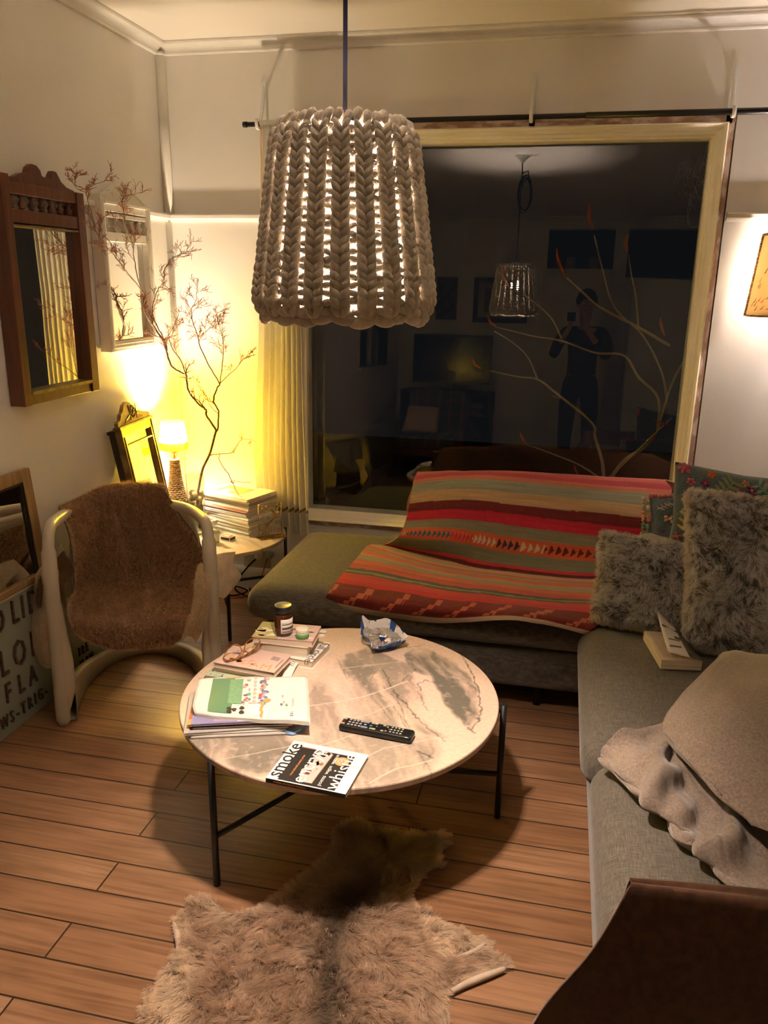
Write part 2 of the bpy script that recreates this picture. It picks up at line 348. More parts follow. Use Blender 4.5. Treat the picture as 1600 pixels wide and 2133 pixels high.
# ================================================================ ROOM
def floormat():
    m, nt, b = newmat('floor_boards'); L = nt.links
    tc = nt.nodes.new('ShaderNodeTexCoord'); mp = nt.nodes.new('ShaderNodeMapping'); L.new(tc.outputs['Object'], mp.inputs[0])
    mp.inputs['Location'].default_value = (.35, 8*.1145-1.822+.1145*12, 0)
    def brick(c1, c2, mo, ms):
        k = nt.nodes.new('ShaderNodeTexBrick'); k.offset = .37; k.offset_frequency = 2; k.squash = 1
        k.inputs['Color1'].default_value = c4(c1); k.inputs['Color2'].default_value = c4(c2); k.inputs['Mortar'].default_value = c4(mo)
        k.inputs['Scale'].default_value = 1; k.inputs['Mortar Size'].default_value = ms; k.inputs['Mortar Smooth'].default_value = .3; k.inputs['Bias'].default_value = 0
        k.inputs['Brick Width'].default_value = 2.1; k.inputs['Row Height'].default_value = .1145; L.new(mp.outputs[0], k.inputs['Vector']); return k
    k = brick((0, 0, 0), (1, 1, 1), (.5, .5, .5), 0); k2 = brick((1, 1, 1), (1, 1, 1), (0, 0, 0), .0028)
    r = nt.nodes.new('ShaderNodeValToRGB'); e = r.color_ramp.elements; e[0].color = (.30, .165, .088, 1); e[1].color = (.40, .242, .140, 1)
    q = r.color_ramp.elements.new(.5); q.color = (.35, .198, .112, 1); L.new(k.outputs[0], r.inputs[0])
    va = nt.nodes.new('ShaderNodeVectorMath'); va.operation = 'ADD'
    sc_ = nt.nodes.new('ShaderNodeVectorMath'); sc_.operation = 'SCALE'; sc_.inputs[3].default_value = 7; L.new(k.outputs[0], sc_.inputs[0])
    L.new(tc.outputs['Object'], va.inputs[0]); L.new(sc_.outputs[0], va.inputs[1])
    m2 = nt.nodes.new('ShaderNodeMapping'); m2.inputs['Scale'].default_value = (1.6, 30, 1); L.new(va.outputs[0], m2.inputs[0])
    n = nt.nodes.new('ShaderNodeTexNoise'); n.inputs['Scale'].default_value = 2.2; n.inputs['Detail'].default_value = 7; n.inputs['Distortion'].default_value = .6; L.new(m2.outputs[0], n.inputs['Vector'])
    r2 = nt.nodes.new('ShaderNodeValToRGB'); r2.color_ramp.elements[0].position = .34; r2.color_ramp.elements[1].position = .62
    r2.color_ramp.elements[0].color = (.66, .60, .54, 1); r2.color_ramp.elements[1].color = (1.05, 1, .95, 1); L.new(n.outputs['Fac'], r2.inputs[0])
    mx = nt.nodes.new('ShaderNodeMix'); mx.data_type = 'RGBA'; mx.blend_type = 'MULTIPLY'; mx.inputs[0].default_value = 1; L.new(r.outputs[0], mx.inputs[6]); L.new(r2.outputs[0], mx.inputs[7])
    # large wear patches and knots / nail marks
    n3 = nt.nodes.new('ShaderNodeTexNoise'); n3.inputs['Scale'].default_value = 2.5; n3.inputs['Detail'].default_value = 5; L.new(tc.outputs['Object'], n3.inputs['Vector'])
    r3 = nt.nodes.new('ShaderNodeValToRGB'); r3.color_ramp.elements[0].position = .35; r3.color_ramp.elements[1].position = .6; r3.color_ramp.elements[0].color = (.78, .74, .70, 1); L.new(n3.outputs['Fac'], r3.inputs[0])
    mx2 = nt.nodes.new('ShaderNodeMix'); mx2.data_type = 'RGBA'; mx2.blend_type = 'MULTIPLY'; mx2.inputs[0].default_value = 1; L.new(mx.outputs[2], mx2.inputs[6]); L.new(r3.outputs[0], mx2.inputs[7])
    vo = nt.nodes.new('ShaderNodeTexVoronoi'); vo.inputs['Scale'].default_value = 1; mv = nt.nodes.new('ShaderNodeMapping'); mv.inputs['Scale'].default_value = (3.2, 7, 1); L.new(tc.outputs['Object'], mv.inputs[0]); L.new(mv.outputs[0], vo.inputs['Vector'])
    r4 = nt.nodes.new('ShaderNodeValToRGB'); r4.color_ramp.elements[0].position = .022; r4.color_ramp.elements[1].position = .05; r4.color_ramp.elements[0].color = (.12, .08, .05, 1); L.new(vo.outputs['Distance'], r4.inputs[0])
    mx4 = nt.nodes.new('ShaderNodeMix'); mx4.data_type = 'RGBA'; mx4.blend_type = 'MULTIPLY'; mx4.inputs[0].default_value = .9; L.new(mx2.outputs[2], mx4.inputs[6]); L.new(r4.outputs[0], mx4.inputs[7])
    mx3 = nt.nodes.new('ShaderNodeMix'); mx3.data_type = 'RGBA'; mx3.inputs[6].default_value = (.035, .018, .008, 1); L.new(k2.outputs[0], mx3.inputs[0]); L.new(mx4.outputs[2], mx3.inputs[7])
    L.new(mx3.outputs[2], b.inputs['Base Color'])
    ro = nt.nodes.new('ShaderNodeMapRange'); ro.inputs[3].default_value = .22; ro.inputs[4].default_value = .42; L.new(n.outputs['Fac'], ro.inputs[0]); L.new(ro.outputs[0], b.inputs['Roughness'])
    bp = nt.nodes.new('ShaderNodeBump'); bp.inputs['Strength'].default_value = .6; bp.inputs['Distance'].default_value = .0015
    ad = nt.nodes.new('ShaderNodeMath'); ad.operation = 'MULTIPLY_ADD'; ad.inputs[1].default_value = .25; L.new(n.outputs['Fac'], ad.inputs[0]); L.new(k2.outputs['Fac'], ad.inputs[2])
    mi_ = nt.nodes.new('ShaderNodeMath'); mi_.operation = 'SUBTRACT'; mi_.inputs[0].default_value = 1; L.new(k2.outputs['Fac'], mi_.inputs[1]); L.new(mi_.outputs[0], ad.inputs[2])
    L.new(ad.outputs[0], bp.inputs['Height']); L.new(bp.outputs[0], b.inputs['Normal'])
    return m
M['floor'] = floormat()
struct(MB().box(XL-.12, XR+.12, YF-.12, YB+.12, -.06, 0).build('floor', 'floor'))
struct(MB().box(XL-.12, XR+.12, YF-.12, YB+.12, ZC, ZC+.08).build('ceiling', 'ceiling'))
# window hole in the back wall
WX0, WX1, WZ0, WZ1 = -1.33, .618, .385, 2.262
wb = MB()
for a in ((XL-.12, WX0, 0, ZC), (WX1, XR+.12, 0, ZC), (WX0, WX1, 0, WZ0), (WX0, WX1, WZ1, ZC)): wb.box(a[0], a[1], YB, YB+.12, a[2], a[3])
struct(wb.build('wall_back', 'wall'))
# left wall with a dark window toward the far end of the room
LW = (-.75, .42, 1.06, 2.05)
wl = MB()
for a in ((YF, LW[0], 0, ZC), (LW[1], YB, 0, ZC), (LW[0], LW[1], 0, LW[2]), (LW[0], LW[1], LW[3], ZC)): wl.box(XL-.12, XL, a[0], a[1], a[2], a[3])
struct(wl.build('wall_left', 'wall'))
struct(MB().box(XR, XR+.12, YF, YB, 0, ZC).build('wall_right', 'wall'))
# wall behind the camera, with two dark openings above door height
O1 = (-.34, .34, 2.10, 2.50); O2 = (.47, 1.30, 2.02, 2.50)
wf = MB().box(XL-.12, O1[0], YF-.12, YF, 0, ZC).box(O1[0], O1[1], YF-.12, YF, 0, O1[2]).box(O1[1], O2[0], YF-.12, YF, 0, ZC).box(O2[0], O2[1], YF-.12, YF, 0, O2[2])
wf.box(O2[1], XR+.12, YF-.12, YF, 0, ZC).box(O1[0], O1[1], YF-.12, YF, O1[3], ZC).box(O2[0], O2[1], YF-.12, YF, O2[3], ZC)
struct(wf.build('wall_front', 'wall'))
rc = MB()
for o_ in (O1, O2):
    rc.box(o_[0], o_[1], YF-.55, YF-.53, o_[2], o_[3]).box(o_[0]-.01, o_[0], YF-.55, YF-.12, o_[2], o_[3]).box(o_[1], o_[1]+.01, YF-.55, YF-.12, o_[2], o_[3]).box(o_[0], o_[1], YF-.55, YF-.12, o_[2]-.01, o_[2]).box(o_[0], o_[1], YF-.55, YF-.12, o_[3], o_[3]+.01)
struct(rc.build('trim_overdoor_recess', mat('recess_paint', (.02, .019, .018), .9)))
# cornice (cove profile) on every wall, picture rail, skirting, corner cover
def run(prof, pts, name, m_='trim', closed=False):
    """sweep a (depth from wall, z) profile along wall-line points with mitred corners; inside is to the right of travel"""
    b = MB(); rows = []
    n = len(pts)
    for i, p in enumerate(pts):
        p = Vector(p); a = Vector(pts[(i-1) % n]) if (i or closed) else None; c = Vector(pts[(i+1) % n]) if (i < n-1 or closed) else None
        d1 = (p-a).normalized() if a is not None else None; d2 = (c-p).normalized() if c is not None else None
        nrm = lambda d: Vector((d.y, -d.x))
        if d1 is None: nn = nrm(d2)
        elif d2 is None: nn = nrm(d1)
        else:
            q = nrm(d1)+nrm(d2); nn = q/(q.dot(nrm(d1)))
        rows.append([(p.x+nn.x*d, p.y+nn.y*d, z) for d, z in prof])
    if closed: rows.append(rows[0])
    b.grid(rows, 0, False, None, True)
    if not closed:
        k = len(prof)
        for r in (rows[0], rows[-1]): b.add(r, [tuple(range(k))])
    return struct(b.build(name, m_))
loop = [(XL, YF), (XL, YB), (XR, YB), (XR, YF)]
cov = [(.0, 2.566), (.012, 2.566), (.016, 2.571)]+[(.016+.036*(1-math.cos(t)), 2.571+.030*math.sin(t)) for t in np.linspace(0, PI/2, 7)]+[(.057, 2.603), (.060, 2.609), (.060, ZC), (0, ZC)]
run(cov, loop, 'trim_cornice', closed=True)
rail = [(0, 1.853), (.010, 1.853), (.016, 1.862), (.030, 1.868), (.032, 1.882), (.026, 1.889), (0, 1.889)]
run(rail, [(XL, LW[1]+.3), (XL, YB), (WX0-.0, YB)], 'trim_picture_rail')
run(rail, [(WX1+.004, YB), (XR, YB), (XR, YF)], 'trim_picture_rail_right')
sk = [(0, 0), (.018, 0), (.018, .105), (.014, .118), (.006, .128), (0, .130)]
run(sk, loop, 'baseboard_room', closed=True)
cc = MB(); cc.tube([(XL+.012, YB-.012, 1.889), (XL+.012, YB-.012, 2.570)], .026, 10); cc.ball((XL+.014, YB-.014, 2.572), (.03, .03, .012)); cc.tube([(XL+.006, YB-.006, .13), (XL+.006, YB-.006, 1.853)], .017, 10)
struct(cc.build('trim_corner_strip', 'trim'))
# ---- the big window: cream moulded frame, stripped timber surround, tilted pane
def frame_rect(x0, x1, z0, z1, prof):
    """moulding swept round a rectangle; prof = (inset toward glass, y)"""
    rows = []
    for (x, z, sx, sz) in ((x0, z0, 1, 1), (x1, z0, -1, 1), (x1, z1, -1, -1), (x0, z1, 1, -1), (x0, z0, 1, 1)):
        rows.append([(x+sx*d, y, z+sz*d) for d, y in prof])
    return rows
FX0, FX1, FZ0, FZ1 = -1.275, .587, .412, 2.232
fr = MB().grid(frame_rect(FX0, FX1, FZ0, FZ1, [(0, YB+.1), (0, YB-.022), (.006, YB-.028), (.012, YB-.022), (.016, YB-.014), (.028, YB-.010), (.031, YB+.002), (.042, YB+.006), (.046, YB+.020), (.053, YB+.022), (.055, YB+.1)]), 0, False)
wfm = struct(fr.build('window_1', 'cream'))
rw = MB(); t_ = .004
rw.box(WX0+t_, WX1-t_, YB-.006, YB+.09, FZ1, WZ1-.002, 1).box(FX1, WX1-t_-.003, YB-.006, YB+.09, WZ0+.002, FZ1).box(WX0+t_, FX0, YB-.006, YB+.09, WZ0+.002, FZ1).box(FX0, FX1, YB-.004, YB+.09, WZ0+.002, FZ0, 1)
struct(rw.build('trim_window_surround', ['raw', 'rawh']))
gp = MB(); n_ = np.array([math.sin(-.01), -math.cos(.035)*math.cos(.01), math.sin(.035)])
def gy(x, z): return YB+.045-(n_[0]*x+n_[2]*(z-1.3))/n_[1]
gx0, gx1, gz0, gz1 = FX0+.05, FX1-.05, FZ0+.05, FZ1-.05
gv = [(x, gy(x, z)+d, z) for d in (0, .004) for z in (gz0, gz1) for x in (gx0, gx1)]
gp.add(gv, [(0, 1, 3, 2), (4, 6, 7, 5), (0, 4, 5, 1), (2, 3, 7, 6), (0, 2, 6, 4), (1, 5, 7, 3)])
M['pane'] = clearglass('window_glass', (.93, .95, .93), 1.72)
struct(gp.build('window_1_pane', 'pane'))
# window in the left wall near the camera
lwb = MB(); y0, y1, z0, z1 = LW
lwb.box(XL-.1, XL+.02, y0-.06, y0, z0-.04, z1+.06).box(XL-.1, XL+.02, y1, y1+.06, z0-.04, z1+.06).box(XL-.1, XL+.02, y0, y1, z1, z1+.06).box(XL-.1, XL+.06, y0-.09, y1+.09, z0-.035, z0).box(XL-.07, XL-.03, (y0+y1)/2-.02, (y0+y1)/2+.02, z0, z1)
struct(lwb.build('window_2', 'trim')); struct(MB().box(XL-.055, XL-.05, y0, y1, z0, z1).build('window_2_pane', 'pane'))
# night garden ground outside
M['soil'] = mat('garden_soil', (.03, .025, .018), .95, (.015, .014, .01), scale=10)
struct(MB().box(-6, 6, YB+.14, YB+7, -.6, -.5).build('ground', 'soil'))
# ================================================================ PENDANT LAMP
PX, PY = -.4225, 1.56
pen = thing('pendant_lamp', 'large grey chunky knitted pendant lamp hanging over the marble coffee table', 'lamp', (PX, PY, 1.515))
M['wool'] = mat('chunky_wool', (.78, .70, .59), .95, (.64, .57, .47), scale=60, bump=.7, bscale=420, bstretch=(1, 1, 1), sheen=.4, spec=.1)
sh = MB(); NW = 44; NR = 22
def shade_r(z):
    t = (z-1.535)/(1.862-1.535)
    r = .166*(1-t)+.120*t
    if t < .12: r -= .02*((.12-t)/.12)**2*.9
    if t > .93: r -= .016*((t-.93)/.07)**2
    return r
def blob(b, p, ax, out, L_, wd, th):
    ax = ax/np.linalg.norm(ax); out = out-(out@ax)*ax; out /= np.linalg.norm(out); sd = np.cross(ax, out); vs = []; nu, nv = 9, 8
    for i in range(nv+1):
        t = i/nv; s_ = (t-.5)*L_; q = math.sin(PI*(.04+.92*t))**.55; bend = .12*L_*(math.cos(PI*(t-.5))-1)
        for j in range(nu):
            a = 2*PI*j/nu; vs.append(p+ax*s_+out*(math.sin(a)*th*q+bend*.5)+sd*math.cos(a)*wd*q)
    fs = [(i*nu+j, i*nu+(j+1) % nu, (i+1)*nu+(j+1) % nu, (i+1)*nu+j) for i in range(nv) for j in range(nu)]
    b.add(vs, fs+[tuple(range(nu)), tuple(range(nv*nu, nv*nu+nu))], 0, True)
for k in range(NW):
    rib = k % 2 == 0
    for r_ in range(NR):
        z = 1.540+(1.855-1.540)*(r_+.5)/NR+random.uniform(-.0015, .0015); R0 = shade_r(z)
        dz = (1.855-1.540)/NR; pitch = 2*PI*R0/NW
        a_c = 2*PI*(k+.5)/NW+random.uniform(-.004, .004); fade = .8+.4*random.random()
        if rib:
            for sd in (-1, 1):
                off = sd*.33*pitch; a = a_c+off/R0; rr = R0+.009+random.uniform(-.001, .001)
                p = np.array([PX+rr*math.cos(a), PY+rr*math.sin(a), z]); out = np.array([math.cos(a), math.sin(a), 0]); tg = np.array([-math.sin(a), math.cos(a), 0])
                blob(sh, p, np.array([0, 0, 1.0])*.88+tg*sd*.46+out*.14, out, dz*2.15, pitch*.385, .0102)
        else:
            rr = R0-.001+random.uniform(-.001, .001); p = np.array([PX+rr*math.cos(a_c), PY+rr*math.sin(a_c), z+random.uniform(-.0012, .0012)]); out = np.array([math.cos(a_c), math.sin(a_c), 0]); tg = np.array([-math.sin(a_c), math.cos(a_c), 0])
            blob(sh, p, tg+np.array([0, 0, .22*math.sin(k*7+r_*2.7)]), out, pitch*1.34, dz*(.52 if (random.random() < .22 or r_ < 2 or r_ > NR-3) else .42), .0090)
# cast-on loops at the top and rolled hem at the bottom
for k in range(NW):
    a = 2*PI*k/NW; z = 1.862+.003*math.sin(k*2.3); R0 = .113
    t = [(PX+(R0+.008*math.cos(q))*math.cos(a+.04*math.sin(q)), PY+(R0+.008*math.cos(q))*math.sin(a+.04*math.sin(q)), z+.012*math.sin(q)) for q in np.linspace(-.6, PI+.6, 7)]
    sh.tube(t, .0078, 7)
for k in range(26):
    a = 2*PI*(k+.5)/26; z = 1.531+.004*math.sin(k*1.7); R0 = .155
    out = np.array([math.cos(a), math.sin(a), 0]); tg = np.array([-math.sin(a), math.cos(a), 0])
    blob(sh, np.array([PX, PY, z])+out*R0, tg+np.array([0, 0, .25*math.sin(k*3.1)]), out, .052, .0125, .0115)
    blob(sh, np.array([PX, PY, z+.013])+out*(R0+.004), tg-np.array([0, 0, .3]), out, .044, .009, .010)
shade = sh.build('lamp_shade', 'wool', pen)
# fuzz of loose fibres
n = 5200; a = RNG.random(n)*2*PI; z = 1.522+RNG.random(n)*.35; rr = np.array([shade_r(q) for q in z])+.012
P = np.c_[PX+rr*np.cos(a), PY+rr*np.sin(a), z]; D = np.c_[np.cos(a), np.sin(a), RNG.normal(size=n)*.6]
fur('wool_fuzz', shade, P, D, RNG.random(n)*.010+.003, np.tile([.5, .45, .38], (n, 1)), rad=.00009, curl=.9)
M['bulb'] = mat('lit_bulb', (1, .9, .8), .4, emit=(1, .80, .62), estr=120)
MB().ball((PX, PY, 1.735), (.030, .030, .036), 20, 12).build('bulb', 'bulb', pen)
MB().lathe([(.0, .0), (.021, 0), (.021, .055), (.012, .075), (0, .075)], 20, (PX, PY, 1.771)).build('lamp_holder', 'black', pen)
M['cord'] = mat('black_cord', (.004, .004, .006), .95, spec=0)
# cord: straight drop, then the spare length looped up near the ceiling rose
cd_ = MB(); cd_.tube([(PX, PY, 1.845), (PX+.001, PY, 2.12), (PX+.003, PY+.0, 2.50), (PX, PY, 2.565)], .0042, 8)
cl = []
for q in np.linspace(0, 2*PI*3, 90): cl.append((PX+.03+.045*math.cos(q)+.006*math.sin(q*.37), PY+.02*math.sin(q*.5), 2.36+.115*math.sin(q)+.01*math.cos(q*.31)))
cd_.tube(cl, .0042, 6); cd_.tube([(PX+.002, PY, 2.50), (PX+.045, PY+.004, 2.515), (PX+.05, PY, 2.475), (PX+.02, PY-.004, 2.44)], .0042, 6)
cd_.build('cord', 'cord', pen)
MB().lathe([(0, 0), (.012, 0), (.018, .02), (.048, .040), (.050, .050), (0, .050)], 24, (PX, PY, ZC-.0505)).build('ceiling_rose', 'trim', pen)
MB().tube([(PX+.006, PY+.004, 2.40), (PX+.006, PY+.004, 2.478)], .010, 8).build('tape_wrap', 'black', pen.children[-1] if False else pen)
lamp('pendant_light', (PX, PY, 1.735), PENDANT_W, PENDANT_C, .035)
# ================================================================ COFFEE TABLE
TC = np.array([-.580, 2.096]); TR, TZ = .474, .400
vein = lambda pts: [tuple(pz(u, v, TZ)[:2]) for u, v in pts]
def marble_cols(x, y):
    """stone colours with the grey patches and veins where the photo has them"""
    wob = (fbm(x, y, 9, 4, 3)-.5)*.055; wob2 = (fbm(x, y, 9, 4, 4)-.5)*.055; X, Y = x+wob, y+wob2
    pink = np.array([.80, .58, .46]); sand = np.array([.74, .58, .43]); grey = np.array([.215, .20, .155]); dark = np.array([.075, .07, .065])
    c = pink+(sand-pink)*np.clip((fbm(x, y, 5, 3, 5)-.35)*3, 0, 1)[:, None]
    def mix(mask, col, k=1.0):
        nonlocal c
        mk = np.clip(mask, 0, 1)[:, None]*k; c = c*(1-mk)+np.array(col)*mk
    greys = [([(865, 1340), (930, 1370), (975, 1405), (985, 1450), (1005, 1480), (998, 1515), (975, 1500), (930, 1465), (895, 1415), (860, 1400), (845, 1365)], 1.0, .014),
             ([(700, 1370), (760, 1355), (860, 1385), (850, 1405), (880, 1470), (925, 1535), (880, 1530), (850, 1500), (800, 1480), (770, 1440), (715, 1400)], .72, .02),
             ([(600, 1545), (650, 1450), (700, 1380), (780, 1400), (850, 1500), (890, 1540), (900, 1580), (880, 1620), (760, 1640), (560, 1600), (480, 1570)], .62, .05),
             ([(390, 1560), (400, 1500), (600, 1500), (640, 1560), (560, 1600), (460, 1600)], .8, .05)]
    st = fbm(X*1.0+Y*.55, Y*.12-X*.2, 26, 5, 8)
    for pl, k, sf in greys:
        q = vein(pl); d = polydist(X, Y, q); ins = inpoly(X, Y, q); sdv = np.where(ins, d, -d)
        mk = np.clip(sdv/sf+.5+(st-.5)*1.2, 0, 1)*np.clip(.35+2.6*(st-.33), 0, 1); mix(mk, grey*.8, k); mix(np.clip(1-abs(sdv)/.006, 0, 1)*np.clip((st-.45)*4, 0, 1), dark, .5*k)
    for ln, wd, k in (([(958, 1362), (985, 1410), (995, 1445), (1006, 1478), (998, 1500), (988, 1520)], .0030, .85), ([(848, 1348), (870, 1345), (885, 1342)], .002, .7), ([(797, 1395), (820, 1440), (850, 1470), (880, 1500), (915, 1535), (925, 1545)], .0028, .75),
                      ([(875, 1440), (870, 1425), (885, 1418), (895, 1422)], .0026, .8), ([(868, 1440), (880, 1465), (895, 1480)], .0022, .7), ([(800, 1430), (830, 1460), (850, 1500), (862, 1530)], .002, .6), ([(840, 1420), (860, 1400), (868, 1395)], .0025, .7),
                      ([(870, 1565), (905, 1580)], .003, .8), ([(870, 1565), (885, 1585), (905, 1610)], .0022, .6), ([(700, 1372), (715, 1395), (722, 1415)], .003, .5), ([(980, 1515), (992, 1528)], .004, .8), ([(790, 1470), (815, 1500)], .0018, .6),
                      ([(775, 1420), (780, 1400), (800, 1392), (822, 1398)], .0016, .5), ([(820, 1470), (835, 1490), (850, 1520)], .0016, .6)):
        d = polydist(x+wob*.35+(fbm(x, y, 80, 2, 9)-.5)*.012, y+wob2*.35+(fbm(x, y, 80, 2, 10)-.5)*.012, vein(ln), False); mix(np.clip(1.3-d/wd, 0, 1), dark, k)
    for ln, wd in (([(640, 1472), (700, 1462), (760, 1450), (820, 1430), (850, 1420)], .0028), ([(720, 1500), (765, 1488), (820, 1465)], .002), ([(640, 1400), (720, 1392), (840, 1378)], .0018), ([(740, 1590), (800, 1560), (900, 1540), (1040, 1490)], .0016), ([(770, 1630), (830, 1600), (900, 1585)], .0022), ([(640, 1560), (740, 1530), (800, 1515)], .0018), ([(420, 1590), (520, 1570), (640, 1545)], .0015)):
        d = polydist(x+wob*.25, y+wob2*.25, vein(ln), False); mix(np.clip(1.3-d/wd, 0, 1), (.85, .68, .52), .8)
    mix(np.clip((fbm(X, Y, 60, 3, 14)-.62)*5, 0, 1), (.85, .66, .54), .3)
    return c*np.array([1.0, .98, .98])
def stone_top(name, cx, cy, R, z, th, parent, colf, nr=230, na=760):
    r_ = np.concatenate([np.linspace(0.002, R-.004, nr), [R-.0015, R, R, R-.0015, R-.006, .002]]); zz = np.concatenate([np.full(nr, z), [z-.0008, z-.004, z-th+.004, z-th+.0008, z-th, z-th]])
    a = np.arange(na)*2*PI/na; Xg = cx+r_[:, None]*np.cos(a); Yg = cy+r_[:, None]*np.sin(a); Zg = np.repeat(zz[:, None], na, 1)
    b = MB(); k = len(r_)
    b.v = list(map(tuple, np.stack([Xg, Yg, Zg], 2).reshape(-1, 3))); b.f = [[i*na+j, i*na+(j+1) % na, (i+1)*na+(j+1) % na, (i+1)*na+j] for i in range(k-1) for j in range(na)]
    b.f += [list(range(na))[::-1], list(range((k-1)*na, k*na))]; b.mi = [0]*len(b.f); b.sm = [False]*len(b.f)
    b.cols = colf(Xg.ravel(), Yg.ravel()); return b.build(name, 'marble', parent)
M['marble'] = mat('pink_grey_marble', (1, 1, 1), .34, attr='col', scale=90, col2=(.84, .84, .83), detail=5, spec=.4, lo=.3, hi=.7)
ct = thing('coffee_table', 'round pink and grey marble coffee table on thin black metal legs', 'coffee table', (TC[0], TC[1], 0))
stone_top('tabletop', TC[0], TC[1], TR, TZ, .020, ct, marble_cols)
def legs(c, R, z, pts, parent, rad, hz=.13, top=None):
    for p in pts:
        MB().tube([(p[0], p[1], 0), (p[0], p[1], top or z-.006)], rad, 12).build('leg', 'black', parent)
        q = np.array(c)+(np.array(p)-np.array(c))*.03
        MB().tube([(p[0], p[1], hz), (q[0], q[1], hz)], rad*.85, 10).build('crossbar', 'black', parent)
        d = (np.array(p)-np.array(c)); d /= np.linalg.norm(d); e = np.array(p)-d*(np.linalg.norm(np.array(p)-np.array(c))*.45)
        MB().tube([(p[0], p[1], z-.030), (e[0], e[1], z-.030)], rad*.6, 8).build('top_bracket', 'black', parent)
a1 = math.atan2(1.69-TC[1], -.8195-TC[0]); LR = TR+.011
lp = [(-.8195, 1.690), (-.0945, 2.161), (TC[0]+LR*math.cos(a1-2.12), TC[1]+LR*math.sin(a1-2.12))]
legs(TC, TR, TZ, lp, ct, .0095, .155, top=TZ-.008)
# ================================================================ SIDE TABLE
SC_ = np.array([-1.568, 3.432]); SR, SZ = .330, .412
def side_cols(x, y):
    n1 = fbm(x, y, 12, 4, 21)[:, None]; n2 = fbm(x+y, y*.3, 30, 4, 22)[:, None]
    return np.array([.70, .56, .42])*(1-.25*n1)+(np.array([.42, .36, .27])-np.array([.70, .56, .42]))*np.clip((n2-.55)*3, 0, .6)
st = thing('side_table', 'small round pale marble side table in the corner carrying lamp and magazines', 'side table', (SC_[0], SC_[1], 0))
stone_top('tabletop', SC_[0], SC_[1], SR, SZ, .018, st, side_cols, 90, 300)
a0 = math.atan2(3.139-SC_[1], -1.3935-SC_[0])
legs(SC_, SR, SZ, [(SC_[0]+.338*math.cos(a0+q), SC_[1]+.338*math.sin(a0+q)) for q in (0, 2*PI/3*.78)]+[(-1.80, 3.66)], st, .0085, .16, top=SZ-.004)
# ================================================================ SOFA
def rbox(b, x0, x1, y0, y1, z0, z1, r, n=16, puff=0, mi=0, M_=None, side=0):
    h = np.array([(x1-x0)/2, (y1-y0)/2, (z1-z0)/2]); c = np.array([(x0+x1)/2, (y0+y1)/2, (z0+z1)/2])
    if not hasattr(r, '__len__'): r = (r, r, r)
    r = np.array(r); g = np.linspace(-1, 1, n)
    # concentrate samples near the edges so the rounding is smooth
    g = np.sign(g)*(1-(1-np.abs(g))**1.6)
    for ax in range(3):
        for sg in (-1, 1):
            G = []
            for u in g:
                row = []
                for v in g:
                    p = np.zeros(3); p[ax] = sg; p[(ax+1) % 3] = u; p[(ax+2) % 3] = v*sg
                    q = p*h; inn = np.clip(q, -(h-r), h-r); d = (q-inn)/r; L_ = np.linalg.norm(d); e = inn+r*d/(L_ if L_ > 1e-9 else 1)
                    f = e/h
                    e[2] += puff*max(0, 1-f[0]**4)*max(0, 1-f[1]**4)*(1 if f[2] > 0 else 0)*abs(f[2])
                    e[0] += side*np.sign(f[0])*abs(f[0])**6*(1-f[2]**2); e[1] += side*np.sign(f[1])*abs(f[1])**6*(1-f[2]**2)
                    row.append(tuple(c+e))
                G.append(row)
            b.grid(G, mi, True, M_)
    return b
sofa = thing('sofa', 'charcoal linen L-shaped sofa with chaise running under the big window', 'sofa', (.6, 2.6, 0))
SX = .135
cc1 = rbox(MB(), -1.165, 1.20, 2.77, 3.60, .275, .425, (.07, .07, .07), 22, .012, side=.006).build('chaise_cushion', 'linen', sofa)
rbox(MB(), -1.125, 1.20, 2.80, 3.58, .10, .268, (.05, .05, .06), 16).build('chaise_base', 'linen', sofa)
cc2 = rbox(MB(), SX, 1.05, 1.925, 2.745, .275, .438, (.065, .065, .07), 22, .014, side=.008).build('seat_cushion', 'linen', sofa)
cc3 = rbox(MB(), SX+.022, 1.05, 1.19, 1.915, .262, .425, (.065, .065, .07), 22, .014, side=.008).build('seat_cushion', 'linen', sofa)
rbox(MB(), SX+.03, 1.05, 1.19, 2.765, .10, .262, (.05, .05, .05), 12).build('seat_base', 'linen', sofa)
rbox(MB(), 1.06, 1.24, 1.15, 3.55, .10, .78, (.06, .06, .07), 14).build('sofa_back', 'linen', sofa)
rbox(MB(), SX+.090, 1.05, 1.138, 1.170, .08, .642, (.05, .014, .05), 12).build('armrest', 'linen', sofa)
for x, y in ((-1.05, 2.88), (-1.05, 3.5), (.0, 2.9), (.25, 1.3), (1.0, 1.3), (1.0, 3.4), (.25, 2.2)):
    MB().lathe([(0, 0), (.016, 0), (.022, .102), (0, .102)], 14, (x, y, 0)).build('leg', 'black', sofa)
# piping along the cushions' top edge
def pip(x0, x1, y0, y1, z, r):
    P = []
    for cx_, cy_, a0_ in ((x1-r, y1-r, 0), (x0+r, y1-r, PI/2), (x0+r, y0+r, PI), (x1-r, y0+r, 3*PI/2)):
        for q in np.linspace(0, PI/2, 6): P.append((cx_+r*math.cos(a0_+q), cy_+r*math.sin(a0_+q), z))
    return P
M['linen_pipe'] = weave('charcoal_piping', (.07, .07, .065), (.15, .15, .135), 500)
MB().tube(pip(-1.1655, 1.2, 2.7695, 3.6, .352, .07), .0022, 6, closed=True).build('piping', 'linen_pipe', cc1)
MB().tube(pip(SX-.0045, 1.05, 1.9205, 2.745, .357, .065), .0022, 6, closed=True).build('piping', 'linen_pipe', cc2)
MB().tube(pip(SX+.018, 1.05, 1.19, 1.919, .344, .065), .0022, 6, closed=True).build('piping', 'linen_pipe', cc3)
